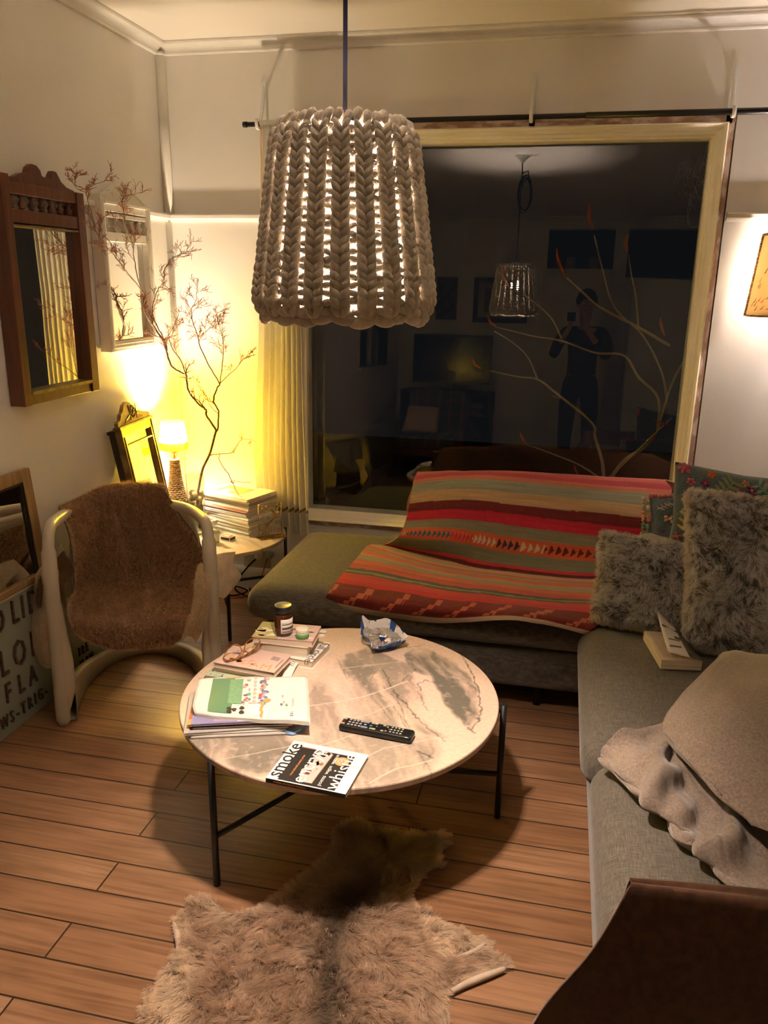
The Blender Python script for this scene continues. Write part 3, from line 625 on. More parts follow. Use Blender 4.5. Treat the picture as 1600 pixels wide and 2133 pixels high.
# back bolster the kilim hangs over
bmx = Matrix.Translation((.12, 3.385, .425)) @ Matrix.Rotation(-.20, 4, 'X')
rbox(MB(), -.68, .80, -.085, .075, .004, .335, (.08, .075, .08), 18, .0, M_=bmx).build('back_cushion', 'linen', sofa)
# ---------------------------------------------------------------- kilim
def stripes(t):
    S = [(0, (.54, .26, .17)), (.10, (.56, .28, .17)), (.150, (.62, .28, .17)), (.172, (.58, .15, .14)), (.205, (.52, .08, .11)), (.228, (.58, .20, .13)), (.250, (.31, .32, .23)), (.288, (.54, .36, .19)), (.325, (.17, .028, .03)), (.354, (.55, .03, .06)),
         (.386, (.25, .23, .14)), (.418, (.62, .13, .05)), (.464, (.23, .23, .14)), (.512, (.58, .05, .06)), (.528, (.12, .02, .025)), (.552, (.54, .33, .18)), (.580, (.38, .35, .24)), (.592, (.60, .33, .17)), (.612, (.60, .16, .09)), (.628, (.36, .34, .24)), (.640, (.62, .19, .10)), (.662, (.56, .33, .18)), (.672, (.38, .35, .25)), (.690, (.62, .19, .09)), (.708, (.58, .11, .09)), (.728, (.09, .11, .07)), (.738, (.30, .28, .18)), (.744, (.09, .11, .07)),
         (.750, (.58, .07, .06)), (.775, (.56, .035, .05)), (.795, (.17, .022, .022)), (.915, (.46, .35, .25)), (1.01, (.46, .35, .25))]
    pos = np.array([s[0] for s in S]); C_ = np.array([s[1] for s in S]); return C_[np.clip(np.searchsorted(pos, t, 'right')-1, 0, len(S)-1)]
Rk = [
 [(-.640, 3.530, .50), (-.40, 3.545, .48), (-.05, 3.55, .48), (.40, 3.55, .48), (.90, 3.55, .48)],
 [(-.655, 3.520, .60), (-.40, 3.53, .62), (-.05, 3.53, .62), (.40, 3.53, .62), (.90, 3.53, .62)],
 [py(870, 985, 3.475), py(960, 984, 3.490), py(1090, 987, 3.49), py(1230, 994, 3.49), py(1400, 1004, 3.485)],
 [py(862, 1000, 3.40), py(960, 990, 3.42), py(1090, 997, 3.42), py(1240, 1010, 3.42), py(1400, 1022, 3.42)],
 [py(855, 1040, 3.335), py(950, 1030, 3.335), py(1075, 1040, 3.33), py(1230, 1055, 3.325), py(1390, 1070, 3.33)],
 [py(845, 1085, 3.29), py(945, 1080, 3.28), py(1050, 1090, 3.28), py(1210, 1112, 3.28), py(1385, 1128, 3.28)],
 [py(828, 1120, 3.25), py(930, 1125, 3.22), py(1030, 1145, 3.22), py(1190, 1165, 3.22), py(1370, 1175, 3.23)],
 [pz(800, 1135, .452), pz(915, 1160, .455), pz(1020, 1182, .45), pz(1180, 1200, .45), pz(1350, 1205, .45)],
 [pz(768, 1136, .470), pz(880, 1170, .466), pz(1010, 1192, .456), pz(1160, 1208, .455), pz(1320, 1218, .455)],
 [pz(742, 1162, .453), pz(868, 1190, .452), pz(1000, 1212, .452), pz(1140, 1228, .452), pz(1300, 1240, .452)],
 [pz(708, 1200, .450), pz(840, 1222, .452), pz(970, 1242, .452), pz(1110, 1256, .452), pz(1270, 1268, .452)],
 [pz(684, 1232, .436), pz(820, 1255, .438), pz(945, 1270, .438), pz(1090, 1272, .462), pz(1245, 1300, .452)],
 [pz(678, 1252, .395), pz(800, 1276, .395), pz(925, 1288, .400), pz(1085, 1285, .455), pz(1228, 1316, .430)],
 [pz(684, 1266, .372), pz(798, 1285, .370), pz(920, 1297, .378), pz(1083, 1293, .445), pz(1222, 1322, .415)]]
G = patch(Rk, 330, 420)
a_, b_ = G.shape[:2]; T_, S_ = np.meshgrid(np.linspace(0, 1, a_), np.linspace(0, 1, b_), indexing='ij')
Nn = gnorm(G); sgn = np.sign(Nn[a_//2, b_//2, 1])*-1
G = G+Nn*sgn*((fbm(S_, T_, 7, 3, 31)-.5)*.012*np.clip(1.4-abs(T_-.55)*1.2, .3, 1))[..., None]
# arc-length fractions along the middle so the stripes keep their widths
warp = T_+(fbm(S_, T_, 5, 3, 33)-.5)*.008+(fbm(S_*6, T_*60, 4, 2, 34)-.5)*.002
C = stripes(warp)
st2 = fbm(S_*3, T_*160, 3, 3, 35)[..., None]; C = C*(.72+.55*st2)+np.array([.05, .03, .02])*(fbm(S_*200, T_*260, 1, 2, 36)[..., None]-.4)*.8
# little flame motifs on the orange band, dyed in sections
sec = [(.0, (.55, .45, .30)), (.05, (.03, .13, .16)), (.26, (.55, .03, .06)), (.38, (.62, .52, .36)), (.50, (.07, .04, .09)), (.585, (.62, .52, .30)), (.66, (.14, .02, .03)), (.80, (.02, .12, .15)), (.9, (.55, .05, .06))]
sp = np.array([q[0] for q in sec]); sc__ = np.array([q[1] for q in sec])
ph = (S_*46) % 1; dd = np.abs(warp-.441)/.013
tri = (dd < 1.0) & (ph > .12+.0*dd) & (ph < .12+.75*(1-dd*.75)) & (S_ > .01)
C = np.where(tri[..., None], sc__[np.clip(np.searchsorted(sp, S_, 'right')-1, 0, len(sec)-1)], C)
# stepped diamonds on the maroon border
bt = (warp-.800)/.108; stp = np.floor(bt*4); px_ = (S_*7.5+.13*stp*np.where(stp < 2, 1, 1)) % 1; mm_ = (bt >= 0) & (bt < 1) & (((px_ > .06) & (px_ < .19)) | ((px_ > .28) & (px_ < .38) & (stp % 2 == 1))) & ((np.floor(S_*90)+stp) % 2 == 0)
mm2 = (bt >= 0) & (bt < 1) & (px_ > .08) & (px_ < .24)
C = np.where((mm_ | mm2)[..., None], np.array([.50, .13, .075]), C)
b = MB(); b.grid(G.tolist()); b.cols = np.clip(C, .004, .9).reshape(-1, 3)
M['kilim'] = mat('kilim_wool', (1, 1, 1), .95, attr='col', scale=700, col2=(.80, .78, .76), bump=.5, bscale=900, sheen=.15, spec=.1)
kil = b.build('kilim_blanket', 'kilim', None, solid=.005, off=-1 if sgn > 0 else 1)
tag(kil, 'red orange and green striped woven kilim draped over the sofa back and chaise', 'blanket')
# ---------------------------------------------------------------- pillows
def pillow_grids(c, th, n=34, pinch=.05, nrm=None):
    BL, BR, TR_, TL = [np.array(q, float) for q in c]; nn = np.cross(BR-BL, TL-BL); nn /= np.linalg.norm(nn)
    if nn[1] > 0: nn = -nn
    u = np.linspace(0, 1, n); U, V = np.meshgrid(u, u); ctr = (BL+BR+TR_+TL)/4
    P = BL*((1-U)*(1-V))[..., None]+BR*(U*(1-V))[..., None]+TR_*(U*V)[..., None]+TL*((1-U)*V)[..., None]
    e = np.maximum(np.abs(U*2-1), np.abs(V*2-1)); ang = np.abs(np.abs(U*2-1)-np.abs(V*2-1))
    P = P+(ctr-P)*(pinch*e**3*ang)[..., None]
    prof = (np.clip(1-(U*2-1)**4, 0, 1)*np.clip(1-(V*2-1)**4, 0, 1))**.45
    wr = (fbm(U*1, V*1, 4, 3, int(th*1e4))-.5)*.02*prof
    return P+nn*(prof*th/2+wr)[..., None], P-nn*(prof*th/2)[..., None], nn
def make_pillow(name, label, c, th, m_, loc, group=None, pinch=.05):
    A, B, nn = pillow_grids(c, th, pinch=pinch); t = thing(name, label, 'cushion', loc, group=group)
    MB().grid(A.tolist()).grid(B.tolist()).build('cushion_cover', m_, t); return t, A, B, nn
M['furskin'] = mat('fur_backing', (.30, .26, .22), .95)
def greyfur(t, A, B, nn, n, seed, centre):
    r = np.random.default_rng(seed)
    P, D, u, v = sample_grid(A, int(n*.82), r)
    if (D@nn).mean() < 0: D = -D
    P2, D2, u2, v2 = sample_grid(B, int(n*.18), r)
    if (D2@nn).mean() > 0: D2 = -D2
    P = np.vstack([P, P2]); D = np.vstack([D, D2]); u = np.r_[u, u2]; v = np.r_[v, v2]
    ex = A[0, -1]-A[0, 0]; ex /= np.linalg.norm(ex); ey = A[-1, 0]-A[0, 0]; ey /= np.linalg.norm(ey)
    fx = fbm(u, v, 5, 3, seed+1)*2*PI*1.6; fl = ex*np.cos(fx)[:, None]+ey*(np.sin(fx)-.35)[:, None]
    cl = fbm(u*1, v*1, 52, 2, seed+2); g = fbm(u, v, 7, 3, seed+3)
    f2 = fbm(u, v, 40, 2, seed+5)*2*PI*2; fl = fl+(ex*np.cos(f2)[:, None]+ey*np.sin(f2)[:, None])*.7
    root = np.array([.07, .06, .05]); dk = (cl+.5*g < .64)[:, None]
    edge = np.clip((np.maximum(abs(u-.5), abs(v-.5))-.44)/.05, 0, 1)[:, None]
    tip = np.where(dk, np.array([.15, .135, .125]), np.array([.95, .92, .88])); tip = tip*(1-edge)+np.array([.80, .72, .60])*edge
    tip = tip*(.75+.5*r.random((len(P), 1)))
    rootc = (tip*.55+root*.3)*(1-edge)+np.array([.6, .52, .43])*edge
    L_ = (.020+.012*r.random(len(P)))*(1-.45*edge[:, 0])
    D = D*.9+fl*.35
    fur('fur', t, P, D/np.linalg.norm(D, axis=1, keepdims=True), L_, rootc, .00060, 5, fl*1.1, tip, .22, r)
ZS = .455
c = [(.165, 2.70, ZS), (.52, 2.60, ZS), (.56, 2.77, .735), tuple(py(1252, 1108, 2.86))]
t, A, B, nn = make_pillow('fur_cushion', 'smaller square grey-brown frosted faux fur cushion sitting where the kilim ends', c, .15, 'furskin', (.32, 2.7, ZS-.02))
greyfur(t, A, B, nn, 30000, 41, .5)
c = [tuple(pz(1420, 1352, ZS)-np.array([0, .0, 0])), (.88, 2.47, ZS), (.90, 2.72, .945), tuple(py(1424, 1018, 2.76))]
t, A, B, nn = make_pillow('fur_cushion', 'large upright grey-brown frosted faux fur cushion in the right corner of the sofa', c, .17, 'furskin', (.66, 2.55, ZS-.02))
greyfur(t, A, B, nn, 46000, 47, .5)
M['teal'] = weave('teal_cotton', (.06, .085, .085), (.12, .155, .155), 700)
for nm, cl_ in (('em_pink', (.62, .12, .17)), ('em_orange', (.70, .17, .05)), ('em_purple', (.24, .03, .14)), ('em_green', (.26, .30, .13)), ('em_mint', (.22, .38, .28)), ('em_yellow', (.60, .40, .06)), ('em_peach', (.70, .34, .20)), ('em_cream', (.66, .56, .42))):
    M[nm] = mat(nm, cl_, .8, tuple(q*.75 for q in cl_), scale=300, bump=.4, bscale=500)
EM = ['teal', 'em_pink', 'em_orange', 'em_purple', 'em_green', 'em_mint', 'em_yellow', 'em_peach', 'em_cream']
def on(A, nn, u, v, h=.001):
    a, b_ = A.shape[:2]; i = v*(a-1); j = u*(b_-1); i0 = min(int(i), a-2); j0 = min(int(j), b_-2); fi, fj = i-i0, j-j0
    return A[i0, j0]*(1-fi)*(1-fj)+A[i0, j0+1]*(1-fi)*fj+A[i0+1, j0]*fi*(1-fj)+A[i0+1, j0+1]*fi*fj+nn*h
def flower(b, A, nn, u, v, r, mi, petals=5, core=6, rot=0.):
    sz = np.linalg.norm(A[0, -1]-A[0, 0]); p0 = on(A, nn, u, v)
    for k in range(petals):
        a = rot+2*PI*k/petals; p = on(A, nn, u+math.cos(a)*r*.6, v+math.sin(a)*r*.6); d = p-p0; L_ = np.linalg.norm(d)
        blob(b, p, d, nn, L_*1.35, L_*.52, .004); b.mi[-74:] = [mi]*74
    b.ball(tuple(p0+nn*.003), (sz*r*.22,)*3, 8, 5, core)
def leafspray(b, A, nn, u0, v0, u1, v1, n, L_, mi):
    for k in range(n):
        t = (k+.5)/n; u = u0+(u1-u0)*t; v = v0+(v1-v0)*t
        for s_ in (-1, 1):
            du, dv = (u1-u0), (v1-v0); q = math.hypot(du, dv); du /= q; dv /= q
            pu, pv = u+(du*.4-dv*s_)*L_*.55, v+(dv*.4+du*s_)*L_*.55; p = on(A, nn, pu, pv); d = p-on(A, nn, u, v)
            blob(b, p, d, nn, np.linalg.norm(d)*1.9, np.linalg.norm(d)*.30, .003); b.mi[-74:] = [mi]*74
    b.tube([on(A, nn, u0+(u1-u0)*t, v0+(v1-v0)*t, .002) for t in np.linspace(0, 1, 8)], .002, 6, mi)
c = [tuple(py(1380, 1200, 2.86)), (1.00, 2.74, .48), (.90, 3.02, .93), tuple(py(1407, 962, 2.93))]
A, B, nn = pillow_grids(c, .11); t = thing('embroidered_cushion', 'teal cushion embroidered with colourful flowers and ferns behind the tall fur cushion', 'cushion', (.62, 2.86, ZS-.02))
b = MB().grid(A.tolist()).grid(B.tolist())
for (u, v, r_, mi, pt, co_) in ((.07, .96, .05, 1, 5, 1), (.12, .86, .035, 1, 5, 3), (.22, .87, .035, 3, 5, 1), (.26, .95, .035, 2, 5, 2), (.10, .76, .03, 2, 4, 7), (.10, .66, .03, 7, 4, 2), (.50, .93, .03, 7, 5, 2), (.54, .88, .04, 3, 5, 7), (.46, .84, .04, 3, 5, 1), (.50, .74, .035, 7, 5, 7),
                             (.68, .80, .055, 2, 7, 7), (.75, .95, .03, 2, 5, 1), (.84, .92, .035, 1, 5, 7), (.88, .86, .04, 1, 6, 2), (.66, .95, .02, 1, 4, 1), (.93, .78, .04, 3, 5, 6), (.05, .38, .035, 1, 4, 7), (.05, .25, .04, 2, 5, 7), (.13, .24, .04, 4, 5, 8), (.04, .15, .035, 6, 5, 6)):
    flower(b, A, nn, u, v, r_, mi, pt, co_, u*9)
leafspray(b, A, nn, .20, .60, .42, .93, 9, .075, 4); leafspray(b, A, nn, .86, .66, .58, .94, 9, .07, 5); leafspray(b, A, nn, .10, .42, .12, .60, 3, .06, 6)
for k in range(9):
    a = .35+k*(PI-.3)/8; p0 = on(A, nn, .15, .03); p = on(A, nn, max(.01, .15+.095*math.cos(a)), .03+.075*math.sin(a)+.01); blob(b, (p+p0)/2, p-p0, nn, np.linalg.norm(p-p0)*1.1, .010, .006); b.mi[-74:] = [2]*74
b.build('cushion_cover', EM, t)
c = [tuple(py(1352, 1135, 2.98)), (.74, 2.93, .57), (.75, 3.10, .84), tuple(py(1352, 1036, 3.08))]
A, B, nn = pillow_grids(c, .08); t = thing('pompom_cushion', 'small teal embroidered cushion edged with pink and cream bobbles against the kilim', 'cushion', (.55, 3.02, .45))
b = MB().grid(A.tolist()).grid(B.tolist())
flower(b, A, nn, .18, .55, .07, 7, 5, 8); flower(b, A, nn, .10, .30, .03, 3, 4, 1); leafspray(b, A, nn, .06, .72, .2, .84, 4, .05, 8); flower(b, A, nn, .10, .12, .04, 5, 5, 1)
pcv = b.build('cushion_cover', EM, t)
e0 = A[0, 0]; e1 = A[-1, 0]; e2_ = A[-1, -1]
pm = MB()
for k in range(13):
    q = e0+(e1-e0)*(k+.5)/13; mi = 8 if k > 8 else (7 if k > 5 else 5)
    for s_ in (-.004, -.020): pm.ball(tuple(q+np.array([s_, random.uniform(-.01, .01), random.uniform(-.004, .004)])), .0085, 8, 6, mi)
for k in range(22):
    q = e1+(e2_-e1)*(k+.3)/22; pm.ball(tuple(q+np.array([0, random.uniform(-.008, .008), .004])), .0085, 8, 6, 1)
pm.build('bobble_trim', EM, pcv)
M['oat'] = weave('oatmeal_linen', (.30, .26, .20), (.42, .37, .29), 500)
c = [(.262, 2.94, .50), (.60, 2.90, .50), (.62, 2.98, .70), tuple(py(1335, 1105, 3.02))]
t, A, B, nn = make_pillow('linen_cushion', 'plain oatmeal linen cushion peeping out between the small fur cushion and the kilim', c, .11, 'oat', (.42, 2.92, .45))
# ---------------------------------------------------------------- brown throw over the sofa's near arm
M['brown'] = mat('brown_fleece', (.115, .048, .022), .95, (.075, .030, .014), scale=60, bump=.4, bscale=700, sheen=.5, spec=.1)
def hang(x, f, z, push=0): return (x, f, z)
zt = .668
Rb = [[(.160, 1.180, .46), (.42, 1.20, .45), (.75, 1.20, .46), (1.05, 1.20, .46)],
       [(.158, 1.172, .55), (.42, 1.188, .56), (.75, 1.19, .56), (1.05, 1.19, .56)],
       [(.168, 1.160, zt-.014), (.42, 1.178, zt-.006), (.75, 1.178, zt), (1.05, 1.178, zt)],
       [(.172, 1.150, zt-.008), (.42, 1.154, zt+.005), (.75, 1.154, zt+.008), (1.05, 1.154, zt+.006)],
       [(.164, 1.140, zt-.016), (.42, 1.130, zt-.006), (.75, 1.130, zt), (1.05, 1.130, zt)],
       [(.116, 1.108, .55), (.42, 1.116, .55), (.75, 1.114, .55), (1.05, 1.114, .55)],
       [(.040, 1.085, .42), (.38, 1.10, .42), (.75, 1.095, .40), (1.05, 1.10, .40)],
       [(-.005, 1.07, .25), (.34, 1.10, .25), (.74, 1.085, .25), (1.05, 1.10, .25)],
       [(-.02, 1.06, .12), (.32, 1.11, .12), (.74, 1.08, .12), (1.05, 1.10, .12)],
       [(-.03, 1.06, .02), (.31, 1.12, .02), (.74, 1.08, .02), (1.05, 1.10, .02)]]
Gb = patch(Rb, 160, 200)
tb, sb = np.meshgrid(np.linspace(0, 1, 200), np.linspace(0, 1, 160), indexing='ij')
Gb[..., 1] += np.clip(tb-.45, 0, 1)*.05*np.sin(sb*17+1.0)*np.exp(-((sb-.25)/.3)**2)-(fbm(sb, tb, 5, 3, 61)-.5)*.02*np.clip(tb-.4, 0, 1)
b = MB().grid(Gb.tolist()); o = b.build('fleece_throw', 'brown', None, solid=.006, off=0)
tag(o, 'dark brown fleece throw hanging over the near arm of the sofa', 'blanket')
# ---------------------------------------------------------------- heathered taupe blanket
M['taupe'] = mat('heather_wool', (.32, .25, .195), .95, (.185, .140, .108), scale=170, detail=8, bump=.6, bscale=500, sheen=.5, spec=.1, lo=.3, hi=.7)
def cloth(rows, nu, nv, amp, sc_, seed, folds=None):
    G = patch(rows, nu, nv); T, S = np.meshgrid(np.linspace(0, 1, nv), np.linspace(0, 1, nu), indexing='ij')
    Nn = gnorm(G); Nn = Nn*np.sign(Nn[..., 2:3]+1e-6); k = (fbm(S, T, sc_, 3, seed)-.5)*amp
    if folds is not None: k = k+folds(S, T)
    return G+Nn*k[..., None]
tbk = thing('wool_blanket', 'heathered taupe wool blanket thrown in a heap on the near seat cushion', 'blanket', (.5, 1.8, .43))
# smooth upper layer: from the raised fold at the back down to the seat; the tumbled lower layer in front of it
up = [[(.512, 2.34, .478), (.60, 2.34, .478), (.75, 2.34, .478), (.95, 2.33, .478)],
      [tuple(pz(1505, 1362, .60)), tuple(pz(1555, 1362, .615)), (.75, 2.20, .62), (.95, 2.19, .62)],
      [tuple(pz(1450, 1420, .60)), tuple(pz(1530, 1420, .635)), (.72, 2.05, .65), (.95, 2.05, .65)],
      [tuple(pz(1388, 1495, .585)), tuple(pz(1500, 1510, .625)), (.70, 1.88, .65), (.95, 1.88, .65)],
      [tuple(pz(1392, 1540, .555)), tuple(pz(1500, 1600, .59)), (.66, 1.70, .62), (.95, 1.72, .63)],
      [tuple(pz(1450, 1600, .535)), tuple(pz(1530, 1670, .56)), (.64, 1.56, .58), (.95, 1.56, .60)],
      [tuple(pz(1530, 1672, .525)), tuple(pz(1575, 1720, .54)), (.62, 1.44, .55), (.95, 1.42, .56)]]
Gu = cloth(up, 150, 180, .016, 5, 71)
b = MB().grid(Gu.tolist()); b.build('top_layer', 'taupe', tbk, solid=.007, off=0)
hem = [tuple(p) for p in Gu[26:44:1, 0]]; 
lo_ = [[tuple(pz(1400, 1500, .53)), tuple(pz(1440, 1560, .51)), tuple(pz(1500, 1640, .50)), tuple(pz(1570, 1710, .49)), (.60, 1.46, .49)],
       [tuple(pz(1345, 1518, .53)), tuple(pz(1400, 1580, .50)), tuple(pz(1470, 1680, .475)), tuple(pz(1545, 1760, .475)), (.55, 1.40, .47)],
       [tuple(pz(1285, 1535, .51)), tuple(pz(1370, 1610, .50)), tuple(pz(1450, 1710, .475)), tuple(pz(1520, 1800, .475)), (.50, 1.34, .47)],
       [tuple(pz(1250, 1568, .468)), tuple(pz(1340, 1650, .485)), tuple(pz(1430, 1735, .475)), tuple(pz(1505, 1820, .470)), (.47, 1.31, .462)],
       [tuple(pz(1262, 1598, .446)), tuple(pz(1330, 1662, .446)), tuple(pz(1425, 1755, .446)), tuple(pz(1515, 1838, .446)), (.465, 1.30, .446)]]
def fold(S, T):
    return .030*np.sin(S*26+T*5)*np.sin(PI*T)*.35+.028*np.exp(-((S-.12-.25*T)/.045)**2)+.030*np.exp(-((S-.36+.12*T)/.05)**2)*np.sin(PI*np.clip(T, 0, 1))+.040*np.exp(-((S-.62-.10*np.sin(T*4))/.055)**2)*np.sin(PI*np.clip(T+.1, 0, 1))\
        - .022*np.exp(-((S-.50)/.05)**2)*np.sin(PI*T)-.020*np.exp(-((S-.24)/.04)**2)*np.sin(PI*T)+.018*np.exp(-((T-.45-.2*S)/.09)**2)*(1-S)
Gl = cloth(lo_, 220, 130, .022, 6, 72, fold); Gl[..., 2] = np.maximum(Gl[..., 2], .4455)
MB().grid(Gl.tolist()).build('tumbled_layer', 'taupe', tbk, solid=.007, off=0)
M['selvedge'] = mat('blanket_binding', (.55, .47, .36), .9, bump=.4, bscale=900)
MB().tube([tuple(p+np.array([0, 0, .002])) for p in Gu[30, :110:6]], .0035, 6).build('bound_edge', 'selvedge', tbk)
# ---------------------------------------------------------------- open paperback on the seat
bkp = thing('paperback_book', 'thick paperback lying on the sofa seat with its cover springing open', 'book', tuple(pz(1380, 1350, .456)))
q0, q1, q2 = pz(1339, 1332, .456), pz(1376, 1395, .456), pz(1452, 1398, .456)
mb_ = basis(q0, q1-q0, q2-q1); LB = .215; WB = .125; mb_.translation = Vector([float(v) for v in q0])
MB(mb_).box(0, LB, 0, WB, 0, .032).build('page_block', 'pages', bkp, bevel=.002)
M['print'] = mat('page_print', (.74, .66, .52), .8, (.50, .44, .35), scale=90, stretch=(.08, 1, 1), lo=.4, hi=.6)
M['coverdark'] = mat('cover_olive', (.05, .045, .03), .4, (.16, .14, .09), scale=20)
cu = MB(mb_); g = []
phi = lambda x: .66-.42*x/LB
cf = lambda t, x: (x, WB-.002-.108*t*math.cos(phi(x)), .0335+.108*t*math.sin(phi(x)))
for i in range(9): g.append([cf(i/8, x) for x in np.linspace(0, LB, 7)])
cu.grid(g, 0)
M['paperw'] = mat('white_endpaper', (.80, .74, .66), .6)
cu.build('open_cover', 'paperw', bkp, solid=.001)
cv = MB(mb_)
for i in range(8): cv.grid([[(p[0], p[1]+.0008, p[2]+.0016) for p in (cf(q/8, x) for x in np.linspace(0, LB, 7))] for q in (i, i+1)], 0 if i < 3 else 1)
for x0_, t0_, t1_, w_ in ((.05, .30, .95, .012), (.09, .25, .60, .020), (.12, .45, .85, .006), (.16, .5, .9, .009)):
    cv.add([(p[0], p[1]+.0009, p[2]+.0022) for p in (cf(t0_, x0_), cf(t0_, x0_+w_), cf(t1_, x0_+w_*.6+.02), cf(t1_, x0_+.016))], [(0, 1, 2, 3)], 0)
cv.build('cover_outside', ['coverdark', 'paperw'], bkp, solid=.0006)
pr = MB(mb_)
for k in range(17): pr.box(.018, LB-.02-(k % 5 == 4)*.06, .014+k*.0056, .016+k*.0056, .0318, .0323)
pr.box(.02, .10, WB-.03, WB-.028, .0, .0)  if False else None
pr.build('printed_lines', mat('page_ink', (.30, .25, .19), .8), bkp)
# drawing of a leaning plant on the inside of the cover
# ================================================================ THINGS ON THE COFFEE TABLE
def colm(name, c, rough=.5, **k): M[name] = mat(name, c, rough, **k); return name
for nm, c_ in (('c_white', (.80, .76, .70)), ('c_green', (.10, .24, .13)), ('c_red', (.62, .10, .06)), ('c_orange', (.80, .33, .10)), ('c_purple', (.22, .12, .26)), ('c_mauve', (.40, .30, .40)), ('c_blue', (.08, .20, .42)), ('c_navy', (.012, .035, .13)),
               ('c_grey', (.42, .38, .35)), ('c_pinkish', (.62, .44, .38)), ('c_violet', (.26, .24, .42)), ('c_olive', (.36, .34, .16)), ('c_cream', (.76, .68, .54)), ('c_dk', (.03, .025, .022)), ('c_brown', (.30, .13, .07)), ('c_lime', (.50, .60, .42))):
    colm(nm, c_, .45)
def bookmx(a, b_, zt, th):
    """frame of a book: a = front-left, b_ = front-right corner (world xy at cover level)"""
    a = np.array([a[0], a[1], zt-th]); b_ = np.array([b_[0], b_[1], zt-th]); ex = b_-a; L_ = float(np.linalg.norm(ex)); ex /= L_
    m_ = basis(a, ex, np.array([-ex[1], ex[0], 0])); return m_, L_
def book(name, label, a, b_, W, zt, th, cov='c_white', spine='L', pages='pages', group=None, art=None, cat='book', ct=.0012, front=None):
    """thin boards round a page block; spine on L, R, F or B of the frame; art(mb, L, W, z) adds printing to the cover"""
    m_, L_ = bookmx(a, b_, zt, th); t = thing(name, label, cat, (m_.translation.x, m_.translation.y, zt-th), group=group); e = .002
    x0, x1, y0, y1 = (0 if spine == 'L' else e), (L_ if spine == 'R' else L_-e), (0 if spine == 'F' else e), (W if spine == 'B' else W-e)
    MB(m_).box(x0+ct, x1-ct, y0+ct, y1-ct, ct, th-ct).build('page_block', pages, t)
    c = MB(m_).box(0, L_, 0, W, 0, ct).box(0, L_, 0, W, th-ct, th)
    if spine == 'L': c.box(0, ct, 0, W, ct, th-ct)
    if spine == 'R': c.box(L_-ct, L_, 0, W, ct, th-ct)
    if spine == 'F': c.box(0, L_, 0, ct, ct, th-ct)
    if spine == 'B': c.box(0, L_, W-ct, W, ct, th-ct)
    ms = [cov]
    if art: ms = art(c, L_, W, th) or ms
    c.build('cover', ms, t); return t, m_
def poly(b, pts, z, mi, h=.0003): b.prism(pts, z-.0002, z+h, mi)
def rtext(b, s_, x, y, size, ang, mi, z, sx=1): b.text(s_, size, Matrix.Translation((x, y, z)) @ Matrix.Rotation(ang, 4, 'Z'), mi, .0003, sx)
zT = TZ+.0006
# -- back stack
A0, A1 = pz(524, 1326, .485), pz(651.5, 1336, .485)
def art_circle(c, L_, W, z):
    rtext(c, 'full circle', L_-.026, W-.010, .040, -PI/2, 1, z); poly(c, [(0, 0), (.004, 0), (.004, W), (0, W)], z, 1); return ['c_white', 'ink']
f0 = pz(650, 1378.5, .4275); e_ = np.array([f0[0]-.203, f0[1]+.026])
t, bm1 = book('paperback_book', 'white paperback with "full circle" down its cover at the bottom of the back stack', e_, f0[:2], .150, zT+.027, .027, art=art_circle, spine='B')
g0 = np.array([A0[0]+.002, A0[1]+.004]); g1 = pz(641, 1350, .463)[:2]
t, m_ = book('paperback_book', 'thick cream-edged paperback in the middle of the back stack', g0, g1, .128, zT+.0625, .0352, 'c_cream', 'B')
MB(m_).box(.16, .212, .09, .118, .036, .0364).build('bookmark', 'c_white', t)
def art_photo(c, L_, W, z):
    ms = ['c_pinkish', 'c_olive', 'c_cream', 'c_purple', 'c_lime', 'c_white']; poly(c, [(0, 0), (L_*.42, 0), (L_*.46, W), (0, W)], z, 1)
    r = random.Random(4)
    for k in range(26):
        x, y = r.uniform(.05, .9)*L_, r.uniform(.08, .9)*W; a = r.uniform(0, 3); s_ = r.uniform(.004, .013)
        poly(c, [(x+s_*math.cos(a+q)*(1.8 if q % 2 < 1 else 1), y+s_*.7*math.sin(a+q)) for q in np.linspace(0, 5.5, 8)], z+.0003, 2 if x < L_*.4 else r.choice([3, 3, 4, 5, 1]))
    return ms
t, mA = book('paperback_book', 'photo-covered paperback carrying the amber jar on top of the back stack', A0[:2]+np.array([.0, .0]), A1[:2], .122, zT+.0840, .0212, 'c_pinkish', 'B', art=art_photo)
MB(mA).box(.19, .222, .102, .120, .0060, .0064).build('bookmark', 'c_white', t)
zA = zT+.0840
# amber jar and small pot
jp = pz(591, 1319, zA+.001)
t = thing('amber_jar', 'brown amber glass jar with black lid and white label standing on the back book stack', 'jar', (jp[0], jp[1], zA))
M['amber'] = mat('amber_glass', (.06, .016, .004), .08, spec=.6, coat=.5); zA += .0008
jb = MB().lathe([(0, 0), (.026, 0), (.0295, .004), (.030, .012), (.030, .064), (.027, .070), (.024, .073), (.024, .078), (0, .078)], 36, (jp[0], jp[1], zA)).build('jar_body', 'amber', t)
MB().lathe([(0, .0785), (.028, .0785), (.0285, .080), (.0285, .098), (.027, .1005)], 36, (jp[0], jp[1], zA)).lathe([(.027, .1005), (.0255, .1005), (.025, .0995), (0, .0995)], 36, (jp[0], jp[1], zA), 1).build('lid', ['black', colm('lid_top', (.50, .46, .26), .3, metal=.6)], t)
lb = MB(); ang0 = math.atan2(-jp[1], -jp[0])+.75; g = []
for z in np.linspace(.012, .060, 4): g.append([(jp[0]+.0303*math.cos(ang0+q), jp[1]+.0303*math.sin(ang0+q), zA+z) for q in np.linspace(-1.05, 1.05, 16)])
lb.grid(g, 0)
